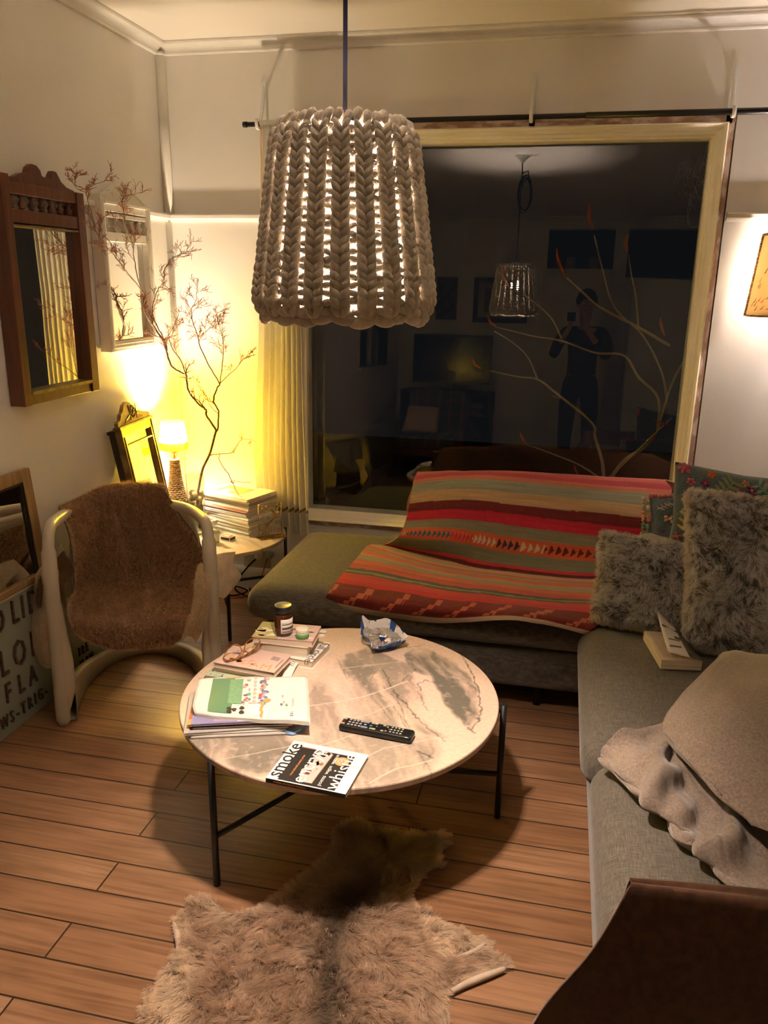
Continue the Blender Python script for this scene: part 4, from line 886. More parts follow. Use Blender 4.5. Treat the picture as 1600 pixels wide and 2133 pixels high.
for z0_, z1_, w_, mi in ((.048, .0495, .3, 1), (.041, .044, .95, 2), (.034, .0350, .9, 1), (.026, .032, .95, 2), (.0215, .0225, .9, 1), (.0165, .0185, .95, 2)):
    lb.grid([[(jp[0]+.0306*math.cos(ang0+q), jp[1]+.0306*math.sin(ang0+q), zA+z) for q in (np.linspace(-.9, -.9+1.8*w_, 12))] for z in (z0_, z1_)], mi)
lb.build('label', ['c_white', 'c_grey', 'c_dk'], jb, solid=.0002)
qp = pz(630, 1328, zA)
t = thing('small_pot', 'tiny green labelled balm pot with a cream lid beside the amber jar', 'jar', (qp[0], qp[1], zA-.0008))
jb = MB().lathe([(0, 0), (.019, 0), (.021, .003), (.021, .020), (.019, .022), (0, .022)], 28, (qp[0], qp[1], zA)).build('pot_body', colm('pot_glass', (.55, .58, .48), .15), t)
MB().lathe([(0, .0225), (.0205, .0225), (.021, .024), (.021, .032), (.0200, .0335), (0, .0335)], 28, (qp[0], qp[1], zA)).build('lid', 'c_cream', t)
lb = MB(); a_ = math.atan2(-qp[1], -qp[0])+.1
lb.grid([[(qp[0]+.0212*math.cos(a_+q), qp[1]+.0212*math.sin(a_+q), zA+z) for q in np.linspace(-1.3, 1.3, 14)] for z in (.003, .019)])
lb.build('label', colm('pot_label', (.14, .34, .10), .5), jb, solid=.0002)
# -- front-left stack
B0, B1 = pz(445, 1380, .450)[:2], pz(571, 1402, .450)[:2]
def art_pat(c, L_, W, z):
    r = random.Random(9)
    for k in range(60): x, y, s_ = r.uniform(.003, .06), r.uniform(.005, W-.005), r.uniform(.001, .003); poly(c, [(x-s_, y), (x, y-s_), (x+s_, y), (x, y+s_)], z, 1)
    return ['c_lime', 'c_dk']
C0 = pz(425, 1404, .4175)[:2]; C1 = C0+(B1-B0)*.98
t, _ = book('paperback_book', 'grey patterned paperback at the bottom of the stack below the spectacles', C0, C1, .150, zT+.014, .0140, 'c_lime', 'B', art=art_pat)
D0 = B0+np.array([-.004, .004]); D1 = D0+(B1-B0)*.93+np.array([0, .006])
t, _ = book('paperback_book', 'plain cream paperback with a blue underside in the middle of the stack below the spectacles', D0, D1, .130, zT+.032, .0178, 'c_cream', 'B')
def art_m(c, L_, W, z):
    ms = ['c_pinkish', 'c_orange', 'c_dk', 'c_purple', 'c_cream']; s_ = .050
    poly(c, [(0, 0), (L_, 0), (L_, W), (0, W)], z-.0003, 4); rtext(c, 'M', L_-.058, .008, s_, .10, 1, z); rtext(c, 'A', L_-.092, .012, s_*.85, .15, 1, z); rtext(c, 'D', L_-.122, .018, s_*.75, .2, 1, z)
    for k in range(7): poly(c, [(L_-.050, .078+k*.0035), (L_-.022, .074+k*.0035), (L_-.022, .075+k*.0035), (L_-.050, .079+k*.0035)], z, 2)
    poly(c, [(L_-.012, .03), (L_-.010, .03), (L_-.010, .09), (L_-.012, .09)], z, 2)
    r = random.Random(5)
    for k in range(22):
        x, y = r.uniform(.03, L_*.62), r.uniform(.02, W*.8); q_ = r.uniform(.002, .008); poly(c, [(x+q_*math.cos(a)*1.4, y+q_*math.sin(a)) for a in np.linspace(0, 5.5, 6)], z+.0002, r.choice([1, 3, 3, 2, 0]))
    return ms
t, mBk = book('paperback_book', 'cream paperback with orange capital letters lying under the spectacles', B0, B1, .128, zT+.050, .0176, 'c_pinkish', 'L', art=art_m)
# spare envelope poking out between the stacks
ev = thing('paper_pouch', 'white printed paper pouch tucked between the two book stacks', 'pouch', tuple(pz(600, 1395, TZ)))
pts = [pz(588, 1410, TZ+.002), pz(607, 1410, TZ+.002), pz(623, 1380, TZ+.012), pz(604, 1368, TZ+.012)]
Gp = cr_(np.array([cr_(np.array([pts[0], pts[1]]), 8), cr_(np.array([(pts[0]+pts[3])/2+np.array([0, 0, .006]), (pts[1]+pts[2])/2+np.array([0, 0, .006])]), 8), cr_(np.array([pts[3], pts[2]]), 8)]), 10)
MB().grid(Gp.tolist()).build('paper', 'c_white', ev, solid=.001)
pb = MB()
for k in range(3): a = Gp[7-k, 1]+np.array([0, 0, .0016]); c_ = Gp[7-k, 5]+np.array([0, 0, .0016]); pb.tube([a, c_], .0005, 4)
pb.build('print', 'ink', ev)
# -- spectacles
M['tort'] = mat('tortoiseshell', (.16, .045, .015), .15, (.42, .16, .05), scale=70, lo=.4, hi=.6, coat=.5)
zs = zT+.0508
gl = thing('spectacles', 'tortoiseshell spectacles lying folded on the orange-lettered paperback', 'glasses', tuple(pz(505, 1362, zs)))
fm = MB()
L1 = smoothpoly([pz(466, 1371, zs+.004), pz(474, 1354, zs+.024), pz(487, 1343, zs+.036), pz(499, 1345, zs+.034), pz(503, 1358, zs+.022), pz(494, 1370, zs+.006), pz(480, 1376, zs+.003)], 40)
L2_ = smoothpoly([pz(509, 1352, zs+.024), pz(514, 1338, zs+.038), pz(526, 1330, zs+.044), pz(539, 1331, zs+.040), pz(542, 1342, zs+.028), pz(532, 1354, zs+.014), pz(517, 1359, zs+.012)], 40)
fm.tube(L1, .0019, 8, closed=True); fm.tube(L2_, .0019, 8, closed=True); fm.tube([L1[23], pz(505, 1353, zs+.031), L2_[0]], .0017, 8)
fm.build('frame', 'tort', gl)
for pp in ([pz(466, 1368, zs+.010), pz(470, 1378, zs+.0022), pz(500, 1372, zs+.0022), pz(530, 1358, zs+.004), pz(552, 1335, zs+.006)], [pz(541, 1337, zs+.030), pz(532, 1350, zs+.012), pz(505, 1368, zs+.0042), pz(472, 1377, zs+.0062)]):
    MB().tube(cr_(np.array(pp), 16), [(.0013, .0024)]*16, 8).build('temple', 'tort', gl)
M['lens'] = clearglass('lens_glass', (.97, .97, .97), 1.35)
for l_ in (L1, L2_): MB().add([tuple(p) for p in l_], [tuple(range(40))]).build('lens', 'lens', gl)
# -- magazines and newspaper
z = zT; piles = [((397, 1537), (601, 1528), .0055, 'c_grey', .215, 'thin grey magazine at the very bottom of the newspaper pile'), ((385, 1531), (596, 1520), .0065, 'c_white', .22, 'white magazine second from the bottom of the newspaper pile'),
         ((382, 1528), (603, 1513), .0060, 'c_grey', .23, 'wide dark-backed magazine sticking out left below the newspaper'), ((399, 1516), (612, 1508), .0070, 'c_dk', .22, 'dark magazine with red corner in the middle of the newspaper pile'),
         ((390, 1510), (610, 1502), .0060, 'c_red', .225, 'red and orange covered magazine whose left edge shows under the newspaper'), ((397, 1509), (628, 1497), .0065, 'c_violet', .215, 'violet-blue catalogue directly under the folded newspaper')]
for i, (p0, p1, th, cv, W, lab) in enumerate(piles):
    z += th; a_, b2 = pz(*p0, z)[:2], pz(*p1, z)[:2]
    def art(c, L_, W_, zz, i=i):
        if i == 5:
            poly(c, [(L_*.42, .004), (L_*.43, .004), (L_*.43, .05), (L_*.42, .05)], zz, 1); poly(c, [(L_*.43, .004), (L_*.66, .004), (L_*.66, .05), (L_*.43, .05)], zz, 2); poly(c, [(L_*.47, .012), (L_*.55, .010), (L_*.53, .03)], zz+.0002, 3); poly(c, [(L_*.57, .02), (L_*.60, .012), (L_*.62, .03)], zz+.0002, 4)
            poly(c, [(L_*.20, .008), (L_*.40, .008), (L_*.40, .022), (L_*.20, .022)], zz, 5); poly(c, [(L_*.66, .002), (L_*1.0, .002), (L_*1.0, .06), (L_*.66, .06)], zz, 6); return ['c_violet', 'c_white', 'c_pinkish', 'c_blue', 'c_dk', 'c_mauve', 'c_grey']
        if i == 4: poly(c, [(.0, .03), (.06, .03), (.06, W_), (0, W_)], zz, 1); poly(c, [(.012, .05), (.05, .05), (.05, .10)], zz+.0002, 2); return ['c_orange', 'c_red', 'c_orange']
        if i == 3: poly(c, [(L_-.05, .0), (L_, .0), (L_, .04), (L_-.05, .04)], zz, 1); return ['c_dk', 'c_navy']
        return [cv]
    book('magazine', lab, a_, b2, W, z, th, cv, 'B', 'paper', 'magazines under the folded newspaper', art, 'magazine', .0004)
z += .0002
bl = thing('leaflet', 'bright blue leaflet with a white oval poking out of the magazine pile toward the remote', 'leaflet', tuple(pz(625, 1520, TZ)))
lf = patch([[pz(594, 1521, TZ+.013), pz(620, 1517, TZ+.013), pz(645, 1505, TZ+.016)], [pz(595, 1529, TZ+.004), pz(612, 1531, TZ+.0022), pz(634, 1522, TZ+.004)]], 16, 8)
lm = MB().grid(lf.tolist()); cc_ = (lf[4, 8]+lf[4, 9])/2
lm.add([tuple(lf[4, 7]+(lf[4, 11]-lf[4, 7])*(.5+.5*math.cos(q))+np.array([.0, .004*math.sin(q), .0016])) for q in np.linspace(0, 2*PI, 14)[:-1]], [tuple(range(13))], 1)
lm.build('sheet', ['c_blue', 'c_white'], bl, solid=.0006)
npr = thing('newspaper', 'folded newspaper with a green and mottled picture on top of the magazine pile', 'newspaper', tuple(pz(520, 1450, z)))
q00, q10, q11, q01 = pz(397, 1486, z+.012), pz(643, 1500, z+.012), pz(638, 1408, z+.012), pz(414, 1412, z+.012)
def nat(u, v, h=0):
    p = q00*(1-u)*(1-v)+q10*u*(1-v)+q11*u*v+q01*(1-u)*v; w_ = math.sin(u*9+v*4)*.0012+math.sin(u*17-v*7)*.0007; c = (1-min(v/.12, 1))**2
    cor = max(0, 1-math.hypot(u, v)/.18)
    return p+np.array([.006*cor, .010*cor, h+w_-.006*c])
nb = MB(); n_u, n_v = 30, 22
for lv, dx, mi in ((0, 0, 0), (-.0022, .004, 0), (-.0044, .0075, 0), (-.0066, .012, 0), (-.009, .003, 0)):
    g = [[nat(min(i/(n_u-1)+dx*1.2, 1.03), j/(n_v-1)-dx, lv) for i in range(n_u)] for j in range(n_v)]; nb.grid([[tuple(p) for p in r_] for r_ in g], mi)
nb.build('folded_sheets', 'paper', npr, solid=.0009, off=-1)
pic = MB()
def patchn(u0, u1, v0, v1, mi, h=.0012, sl=0.): pic.grid([[tuple(nat(u0+(u1-u0)*i/5+sl*j/5, v0+(v1-v0)*j/5, h)) for i in range(6)] for j in range(6)], mi)
patchn(.135, .34, .06, .965, 1, sl=-.0); patchn(.30, .42, .30, .93, 2, .0016); patchn(.25, .39, .965, .99, 3, .0014)
r = random.Random(12)
def pblob(u, v, su, sv, mi, h): pic.add([tuple(nat(u+su*math.cos(a)*(1+.25*math.sin(3*a+u*50)), v+sv*math.sin(a), h)) for a in np.linspace(0, 2*PI, 12)[:-1]], [tuple(range(11))], mi)
for k in range(46):
    band = r.choice([.455, .60, .625]); pblob(band+r.uniform(-.028, .028), r.uniform(.30, .96), r.uniform(.008, .022), r.uniform(.018, .042), r.choice([4, 4, 5, 6, 2, 7, 7, 8]), .0014+k*.00001)
for k in range(7): pblob(.53, .36+k*.098, .016, .034, 9, .0017)
pblob(.525, .315, .045, .02, 9, .0017)
for u, v in ((.32, .17), (.325, .10), (.365, .15), (.43, .20), (.43, .10)): pblob(u, v, .022, .04, 10, .0019)
for k in range(6): pblob(.60+.006*math.sin(k*2), .06+k*.05, .013, .036, 3, .0016)
pblob(.645, .38, .03, .05, 3, .0017); patchn(.50, .592, .05, .30, 11, .0012)
for u, v, mi in ((.78, .50, 9), (.77, .30, 4), (.815, .30, 2), (.79, .36, 7)): pblob(u, v, .012, .03, mi, .0016)
for k in range(9): patchn(.70+.011*(k//3)+.001, .702+.011*(k//3), .08+.05*(k % 3), .12+.05*(k % 3), 10, .0015)
mt = basis(nat(.872, .06, .0014), nat(.872, .3, .0014)-nat(.872, .06, .0014), nat(.6, .06, .0014)-nat(.872, .06, .0014)); pic.text('DKI', .014, mt, 10, .0002); mt.translation = Vector([float(q) for q in nat(.878, .27, .0014)]); pic.text('Full energy', .010, mt, 9, .0002)
pic.build('printed_picture', ['paper', 'c_green', mat('print_green', (.13, .32, .16), .45, (.22, .40, .22), scale=200), 'c_orange', 'c_purple', 'c_mauve', 'c_blue', 'c_grey', 'c_red', 'c_pinkish', 'c_dk', 'c_white'], npr)
# -- anthology at the table's front edge
E0, E1, E3 = pz(553.5, 1620, .4125)[:2], pz(720, 1654.5, .4125)[:2], pz(597, 1544, .4125)[:2]
def art_anth(c, L_, W, z):
    ms = ['c_white', 'ink', 'c_pinkish', 'c_brown', 'c_orange']
    poly(c, [(.030, .004), (L_-.030, .004), (L_-.030, W-.022), (.030, W-.022)], z, 1)
    poly(c, [(.082, .012), (.118, .014), (.122, W-.03), (.104, W-.016), (.080, W-.03), (.086, .09), (.070, .06)], z+.0003, 2)
    r = random.Random(3)
    for k in range(16): x, y, q_ = r.uniform(.083, .115), r.uniform(.03, W-.03), r.uniform(.003, .008); poly(c, [(x+q_*math.cos(a), y+q_*math.sin(a)*1.3) for a in np.linspace(0, 5.5, 6)], z+.0005, r.choice([1, 3, 2]))
    poly(c, [(.116, .012), (.118, .012), (.124, W-.03), (.122, W-.03)], z+.0006, 3); poly(c, [(.030, W-.024), (.070, W-.024), (.070, W-.020), (.030, W-.020)], z+.0003, 3)
    zz = z+.0008
    rtext(c, 'smoke', .032, .010, .058, PI/2, 1, zz); rtext(c, 'smoke', .0335, .010, .050, PI/2, 0, zz-.0002) if False else None
    rtext(c, 'encryp', .098, .006, .056, PI/2, 0, zz); rtext(c, 'whispe', L_-.024, .006, .056, PI/2, 0, zz)
    rtext(c, 'poems', .140, .010, .016, PI/2, 0, zz); rtext(c, 'wagan  watson', .140, .060, .015, PI/2, 0, zz); rtext(c, 'international poetry prize', .056, .028, .009, PI/2, 4, zz)
    for rr, mi, dz in ((.019, 4, .0003), (.0165, 2, .0005), (.0155, 4, .0007), (.011, 2, .0009), (.0065, 3, .0011), (.0045, 2, .0013)):
        poly(c, [(L_-.055+rr*math.cos(a), W-.052+rr*math.sin(a)) for a in np.linspace(0, 2*PI, 33)[:-1]], z+dz, mi)
    c.box(0, L_, -.0008, .0, 0, z-.0001, 1); c.text('smoke encrypted whispers', .008, Matrix.Translation((.02, -.0009, z*.3)) @ Matrix.Rotation(PI/2, 4, 'X'), 4, .0001)
    return ms
book('poetry_book', 'white and black poetry paperback with large letters at the table edge nearest the camera', E0, E1, .176, zT+.0118, .0118, 'c_white', 'F', 'c_cream', None, art_anth)
# -- television remote
R0, R1 = pz(704, 1510, .420)[:2], pz(856, 1539, .420)[:2]; mr, LRm = bookmx(R0, R1, TZ+.0225, .022)
t = thing('remote_control', 'long black television remote control with rows of small buttons', 'remote control', (mr.translation.x, mr.translation.y, TZ))
M['gloss'] = mat('black_plastic', (.012, .013, .012), .22)
b = MB(mr); rbox(b, 0, LRm, 0, .048, .0005, .0205, (.008, .008, .009), 12); b.build('remote_body', 'gloss', t)
Bt = [(.010, .036, .009, .005, 0), (.010, .012, .010, .006, 3)]
for cidx in range(4):
    for rw_ in range(3): Bt.append((.026+cidx*.0105, .012+rw_*.012, .0068, .0052, 0))
Bt += [(.070, .037, .019, .007, 1), (.072, .024, .007, .0045, 0), (.072, .011, .019, .007, 1), (.090, .038, .008, .005, 0), (.088, .024, .007, .005, 4), (.092, .011, .008, .005, 0), (.100, .038, .009, .005, 5), (.100, .011, .009, .005, 5), (.112, .024, .012, .011, 2), (.104, .026, .003, .003, 0), (.124, .037, .008, .005, 0), (.124, .010, .008, .005, 0), (.134, .033, .005, .004, 5), (.134, .012, .005, .004, 3), (.141, .023, .003, .003, 4)]
for cidx in range(4):
    for rw_ in range(3): Bt.append((.147+cidx*.0098, .012+rw_*.012, .0055, .0045, 0))
bm_ = ['c_grey', colm('btn_blue', (.20, .24, .33), .4), 'black', colm('btn_red', (.75, .28, .16), .4), colm('btn_teal', (.10, .28, .28), .4), colm('btn_yel', (.55, .48, .25), .4)]
for x, y, w_, d_, c_ in Bt: MB(mr).box(x-w_/2, x+w_/2, y-d_/2, y+d_/2, .0203, .0217).build('button', bm_[c_], t)
# -- torn snack packet
sp_ = pz(797, 1338, TZ)
t = thing('snack_packet', 'torn blue and silver foil snack packet lying open near the far edge of the table', 'packet', tuple(sp_))
rim = [(756, 1282, .105), (768, 1293, .078), (790, 1291, .080), (806, 1288, .085), (822, 1298, .074), (838, 1313, .056), (848, 1327, .046), (836, 1333, .042), (815, 1341, .036), (792, 1348, .030), (776, 1350, .028), (770, 1335, .040), (757, 1322, .050), (750, 1305, .072)]
rp = smoothpoly([pz(u, v, TZ+h) for u, v, h in rim], 56); ctr = np.array([sp_[0], sp_[1], TZ+.0015]); g = []
for k, (s_, zf) in enumerate(((.0, 0), (.28, .0), (.52, .02), (.70, .12), (.86, .42), (.97, .78), (1.0, 1.0), (.95, .86), (.86, .55), (.68, .26), (.44, .22), (.15, .20))):
    row = []
    for i, p in enumerate(rp):
        a = 2*PI*i/56; cr1 = .05*math.sin(a*7+k*1.3)+.035*math.sin(a*13+k*2.1)+random.uniform(-.02, .02); q = ctr+(p-ctr)*np.array([s_+cr1*(s_ > .1)*(.6-.25*(k > 6)), s_+cr1*(s_ > .1)*(.6-.25*(k > 6)), 0]); q[2] = TZ+.0012+(p[2]-TZ)*zf+(random.uniform(0, .006) if k > 6 else (.002*abs(math.sin(a*9)) if 2 < k < 6 else 0)); row.append(tuple(q))
    g.append(row)
pk = MB(); na = 56
vs = [p for r_ in g for p in r_]; 
def pmat(k, i):
    if k in (6, 7) and (i in (14, 15, 16) or 48 <= i <= 54 or 30 <= i <= 40 and k == 6): return 0
    if k == 6 and i in (17, 47): return 3
    if k >= 6: return (4 if (k > 9 and i % 3 == 0) else 2) if k > 7 else 1
    if k == 5: return 0 if (i % 14) < 9 else 1
    return 3 if (i % 19 == 3 and k > 3) else 0
for k in range(len(g)-1):
    for i in range(na): pk.add([g[k][i], g[k][(i+1) % na], g[k+1][(i+1) % na], g[k+1][i]], [(0, 1, 2, 3)], pmat(k, i))
M['foil'] = mat('silver_foil', (.72, .70, .66), .22, metal=.85, bump=.5, bscale=160)
M['foilw'] = mat('inner_white', (.78, .74, .70), .35)
M['pblue'] = mat('packet_blue', (.015, .07, .26), .28); M['pyel'] = mat('packet_gold', (.72, .42, .08), .35)
o = pk.build('wrapper', ['pblue', 'foilw', 'foil', 'pyel', 'c_brown'], t)
c_ = MB()
for k in range(5): a = random.uniform(0, 6); p = ctr+np.array([.018*math.cos(a), .014*math.sin(a), .020+.006*k]); c_.add([tuple(p+np.array([random.uniform(-.022, .022) for _ in range(3)])) for _ in range(3)], [(0, 1, 2)], k % 2)
c_.build('torn_flap', ['foil', 'c_brown'], t, solid=.0005)
pt = MB(); mt = basis(pz(757, 1338, TZ+.026), pz(772, 1343, TZ+.020)-pz(757, 1338, TZ+.026), np.array([-.02, .02, .12])); mt.translation += mt.col[2].xyz*.006; pt.text('CHIPS', .011, mt, 0, .0003); pt.build('lettering', 'c_white', o)
# ================================================================ WALL MIRRORS AND SIGN ON THE LEFT
M['mahog'] = wood('mahogany', (.16, .055, .025), (.085, .030, .015), 5, 2, .35)
M['oldwhite'] = mat('distressed_white', (.80, .75, .66), .6, (.50, .42, .33), scale=26, bump=.3, bscale=80, lo=.28, hi=.40)
M['gilt'] = mat('worn_gilt', (.30, .21, .09), .4, (.14, .09, .04), scale=20, metal=.4, bump=.2, bscale=60)
M['pine'] = wood('old_pine', (.42, .27, .12), (.26, .15, .065), 5, 2, .6)
def wallmx(y0, z0, xf=0.0, lean=0.0, tilt=0.0):
    """frame with x along +Y of the room, y up, z out of the left wall"""
    m_ = basis((xf, y0, z0), (0, math.cos(tilt), math.sin(tilt)), (-math.sin(lean), -math.sin(tilt), math.cos(lean))); return m_
def spindle(b, x, y0, y1, r, zc, mi=0):
    h = y1-y0; pr_ = [(.35, 0), (.35, .06), (.9, .08), (.9, .14), (.5, .18), (1.0, .34), (.95, .44), (.45, .62), (.55, .68), (.35, .74), (.8, .84), (.9, .90), (.35, .94), (.35, 1)]
    n = 10; vs = [(x+r*q*math.cos(2*PI*j/n), y0+h*t, zc+r*q*math.sin(2*PI*j/n)) for q, t in pr_ for j in range(n)]
    b.add(vs, [(i*n+j, i*n+(j+1) % n, (i+1)*n+(j+1) % n, (i+1)*n+j) for i in range(len(pr_)-1) for j in range(n)], mi, True)
# brown mirror
w1, zb = .478, 1.150; xb = XL+.004; mx1 = wallmx(2.487, zb, xb, .0)
t = thing('wall_mirror', 'tall mahogany framed mirror with turned spindles and scrolled crest on the left wall', 'mirror', (xb, 2.72, zb)); dp = .060
f = MB(mx1); f.box(0, .042, 0, .772, 0, dp).box(w1-.048, w1, 0, .752, 0, dp).box(.042, w1-.048, 0, .036, 0, dp-.008).box(.042, w1-.048, .620, .664, 0, dp-.004).box(.042, w1-.048, .712, .752, 0, dp-.004)
fm1 = f.box(.042, w1-.048, .036, .620, 0, .012).build('frame', 'mahog', t, bevel=.002)
MB(mx1).box(.044, w1-.050, .036, .048, .02, dp+.001, 0).box(.044, w1-.050, .608, .614, .02, dp-.002).build('inner_lip', 'gilt', fm1)
MB(mx1).box(.043, w1-.049, .040, .618, .024, .028).build('mirror_glass', 'mirror', t)
for k in range(7): q = MB(mx1); spindle(q, .042+(w1-.09)*(k+.5)/7, .664, .712, .0135, dp/2+.008); q.build('spindle', 'mahog', t)
cw = w1-.09; cp = [(.0, .0), (.0, .012), (.04, .016), (.08, .032), (.10, .026), (.115, .038), (.125, .056), (.145, .068), (.17, .066), (.19, .052), (.195, .036), (.21, .030), (.225, .036), (.24, .030), (.25, .044), (.265, .060), (.285, .058), (.295, .046), (.31, .028), (.34, .012), (cw, .004), (cw, 0)]
MB(mx1).prism([(.042+x, .752+y) for x, y in cp], dp-.030, dp-.008, 0).build('crest', 'mahog', t, bevel=.0015)
# pale mirror
zb2 = 1.292; mx2 = wallmx(3.094, zb2, xb); w2 = .405
t = thing('wall_mirror', 'distressed white framed mirror with pointed pediment and spindles beside the corner', 'mirror', (xb, 3.3, zb2)); dp = .052
f = MB(mx2); f.box(0, .030, 0, .622, 0, dp).box(w2-.038, w2, 0, .600, 0, dp).box(.030, w2-.038, 0, .040, 0, dp-.006).box(.030, w2-.038, .446, .482, 0, dp-.006).box(.030, w2-.038, .540, .556, 0, dp-.006).box(.030, w2-.038, .562, .590, 0, dp-.002).box(.03, w2-.038, .04, .446, 0, .01).box(.030, w2-.038, .590, .600, 0, dp+.004)
for x in (.006, .018): f.box(x, x+.003, .01, .60, dp, dp+.002).box(w2-.038+x, w2-.038+x+.003, .01, .59, dp, dp+.002)
for y in (.012, .026): f.box(.034, w2-.042, y, y+.004, dp-.006, dp-.003)
f.build('frame', 'oldwhite', t, bevel=.0015)
MB(mx2).box(.031, w2-.039, .042, .446, .020, .024).build('mirror_glass', 'mirror', t)
for k in range(5): q = MB(mx2); spindle(q, .034+(w2-.072)*(k+.5)/5, .482, .540, .0125, dp/2+.006); q.build('spindle', 'oldwhite', t)
pd = [(.026, 0), (.026, .014), (.05, .020), (w2*.45, .086), (w2*.47, .086), (w2-.045, .014), (w2-.034, .012), (w2-.034, 0)]
MB(mx2).prism([(x, .600+y) for x, y in pd], .012, dp-.008, 0).tube([(x, .600+y, dp-.006) for x, y in pd[1:7]], .004, 6).build('pediment', 'oldwhite', t)
# narrow pine-framed mirror standing on the sign
sgx = XL+.052
mx3 = basis((sgx-.010, 2.518, .5095), (0, -math.cos(.128), -math.sin(.128)*0), (-.085, -.128, 1)); w3 = .46
t = thing('leaning_mirror', 'old pine framed mirror leaning on the left wall on top of the lettered sign', 'mirror', (sgx-.03, 2.3, .505))
f = MB(mx3); s_ = -1
f.box(0, .050, 0, .412, -.022, 0).box(w3-.05, w3, 0, .412, -.022, 0).box(.05, w3-.05, .368, .412, -.022, 0).box(.05, w3-.05, 0, .022, -.022, 0).box(.05, w3-.05, .022, .368, -.006, 0)
fm3 = f.build('frame', 'pine', t, bevel=.003)
MB(mx3).box(.050, .058, .022, .368, -.019, -.010).box(.058, w3-.06, .360, .368, -.019, -.010).build('inner_lip', 'black', fm3)
MB(mx3).box(.056, w3-.054, .022, .362, -.0095, -.007).build('mirror_glass', 'mirror', t)
# sign
M['signw'] = mat('enamel_sign', (.36, .40, .33), .35, (.28, .31, .25), scale=3, bump=.08, bscale=12)
M['letter'] = mat('worn_letter', (.13, .085, .06), .6, (.045, .035, .03), scale=60, lo=.4, hi=.6)
M['letter2'] = mat('letter_side', (.60, .58, .48), .5)
t = thing('lettered_sign', 'pale green sign board with dark raised letters standing on the floor against the left wall', 'sign', (XL+.03, 2.4, 0))
MB().box(XL+.003, sgx, 1.55, 3.10, 0.001, .503).build('board', 'signw', t, bevel=.003)
MB().box(XL+.02, sgx+.002, 1.56, 3.09, .496, .5045).build('top_edge', 'trim', t)
def letters(s_, y, z, h, sx=.8, gap=None):
    for i, ch in enumerate(s_):
        if ch == ' ': continue
        yy = y[i] if hasattr(y, '__len__') else y+i*gap
        m_ = basis((sgx+.004, yy, z), (0, 1, 0), (0, 0, 1)); q = MB(); q.text(ch, h*1.38, m_, 0, .004, sx, 'CENTER')
        o = q.build('letter', ['letter'], t); o.location = (0, 0, 0)
letters('OLID', [2.225, 2.312, 2.357, 2.415], .398, .092, .62); letters('LOI', [2.225, 2.312, 2.385], .232, .104, .62); letters('FLA', [2.228, 2.300, 2.368], .126, .078, .66)
letters('AWS-TRIG-', None or [2.145, 2.190, 2.232, 2.264, 2.297, 2.335, 2.366, 2.398, 2.432], .042, .048, .62); letters('IRE', [2.665, 2.692, 2.720], .095, .040, .6); letters('HIN', [2.675, 2.712, 2.745], .036, .040, .6)
tag(MB().tube(cr_(np.array([(sgx-.004, 1.9, .5085), (sgx-.0, 2.15, .509), (sgx-.006, 2.28, .511), (sgx+.000, 2.38, .5095), (sgx-.006, 2.47, .512), (sgx+.002, 2.56, .5085)]), 40), .0024, 6).build('cable', 'cord'), 'thin black cable trailing along the top of the lettered sign', 'cable')
# gilt mirror with carved crest by the lamp
mb0 = np.array([-1.725, 3.045, SZ+.0015]); exm = np.array([-.087, .996, 0]); 
m4 = basis(mb0, exm, np.array([-.17, -.015, .985])); w4, h4 = .325, .570
t = thing('table_mirror', 'small gilt framed mirror with a carved crest leaning beside the lamp behind the armchair', 'mirror', tuple(mb0)); dp = .006
f = MB(m4); f.box(0, .030, 0, h4, -.014, .012).box(w4-.030, w4, 0, h4, -.014, .012).box(.03, w4-.03, h4-.040, h4, -.014, .012).box(.03, w4-.03, 0, .03, -.014, .012)
f.box(.003, .008, 0, h4, .012, .016).box(w4-.008, w4-.003, 0, h4, .012, .016).box(.022, .030, .03, h4-.04, .012, .016).box(w4-.03, w4-.022, .03, h4-.04, .012, .016).box(-.008, w4+.008, h4-.004, h4+.008, -.014, .020).box(.03, w4-.03, h4-.085, h4-.078, .004, .014)
f.box(.03, w4-.03, .03, h4-.04, -.014, -.004).build('frame', 'gilt', t, bevel=.0015)
MB(m4).box(.029, w4-.029, .029, h4-.039, -.003, .0).build('mirror_glass', 'mirror', t)
cw = w4; cr2 = [(.0, 0), (.0, .016), (.012, .024), (.020, .020), (.035, .028), (.050, .048), (.07, .056), (.095, .082), (.125, .092), (.155, .084), (.175, .062), (.195, .054), (.21, .036), (.225, .040), (.240, .034), (w4, .018), (w4, 0)]
c_ = MB(m4).prism([(x, h4+.008+y) for x, y in cr2], -.008, .010)
for k in range(12): a = 2*PI*k/12; c_.ball((w4/2+.019*math.cos(a), h4+.052+.024*math.sin(a), .011), (.004, .006, .004), 8, 5)
c_.ball((w4/2, h4+.052, .011), (.010, .012, .006), 10, 6)
for s_ in (-1, 1):
    for k in range(5): c_.ball((w4/2+s_*(.042+.011*k), h4+.040-.004*k, .011), (.008, .004, .003), 8, 5)
    c_.tube([(w4/2+s_*.034, h4+.085, .011), (w4/2+s_*.03, h4+.020, .011), (w4/2+s_*.10, h4+.016, .011)], .002, 6)
c_.build('carved_crest', 'gilt', t, bevel=.001)
M['darkwood'] = wood('dark_stained_wood', (.045, .028, .018), (.02, .013, .009), 5, 2, .5)
MB(m4).prism([(-.002, 0), (w4*.8, 0), (w4*.8, h4-.02), (-.004, h4-.02)], -.040, -.0145).box(-.006, w4*.85, h4-.02, h4-.006, -.046, -.0145).build('backing_case', 'darkwood', t)
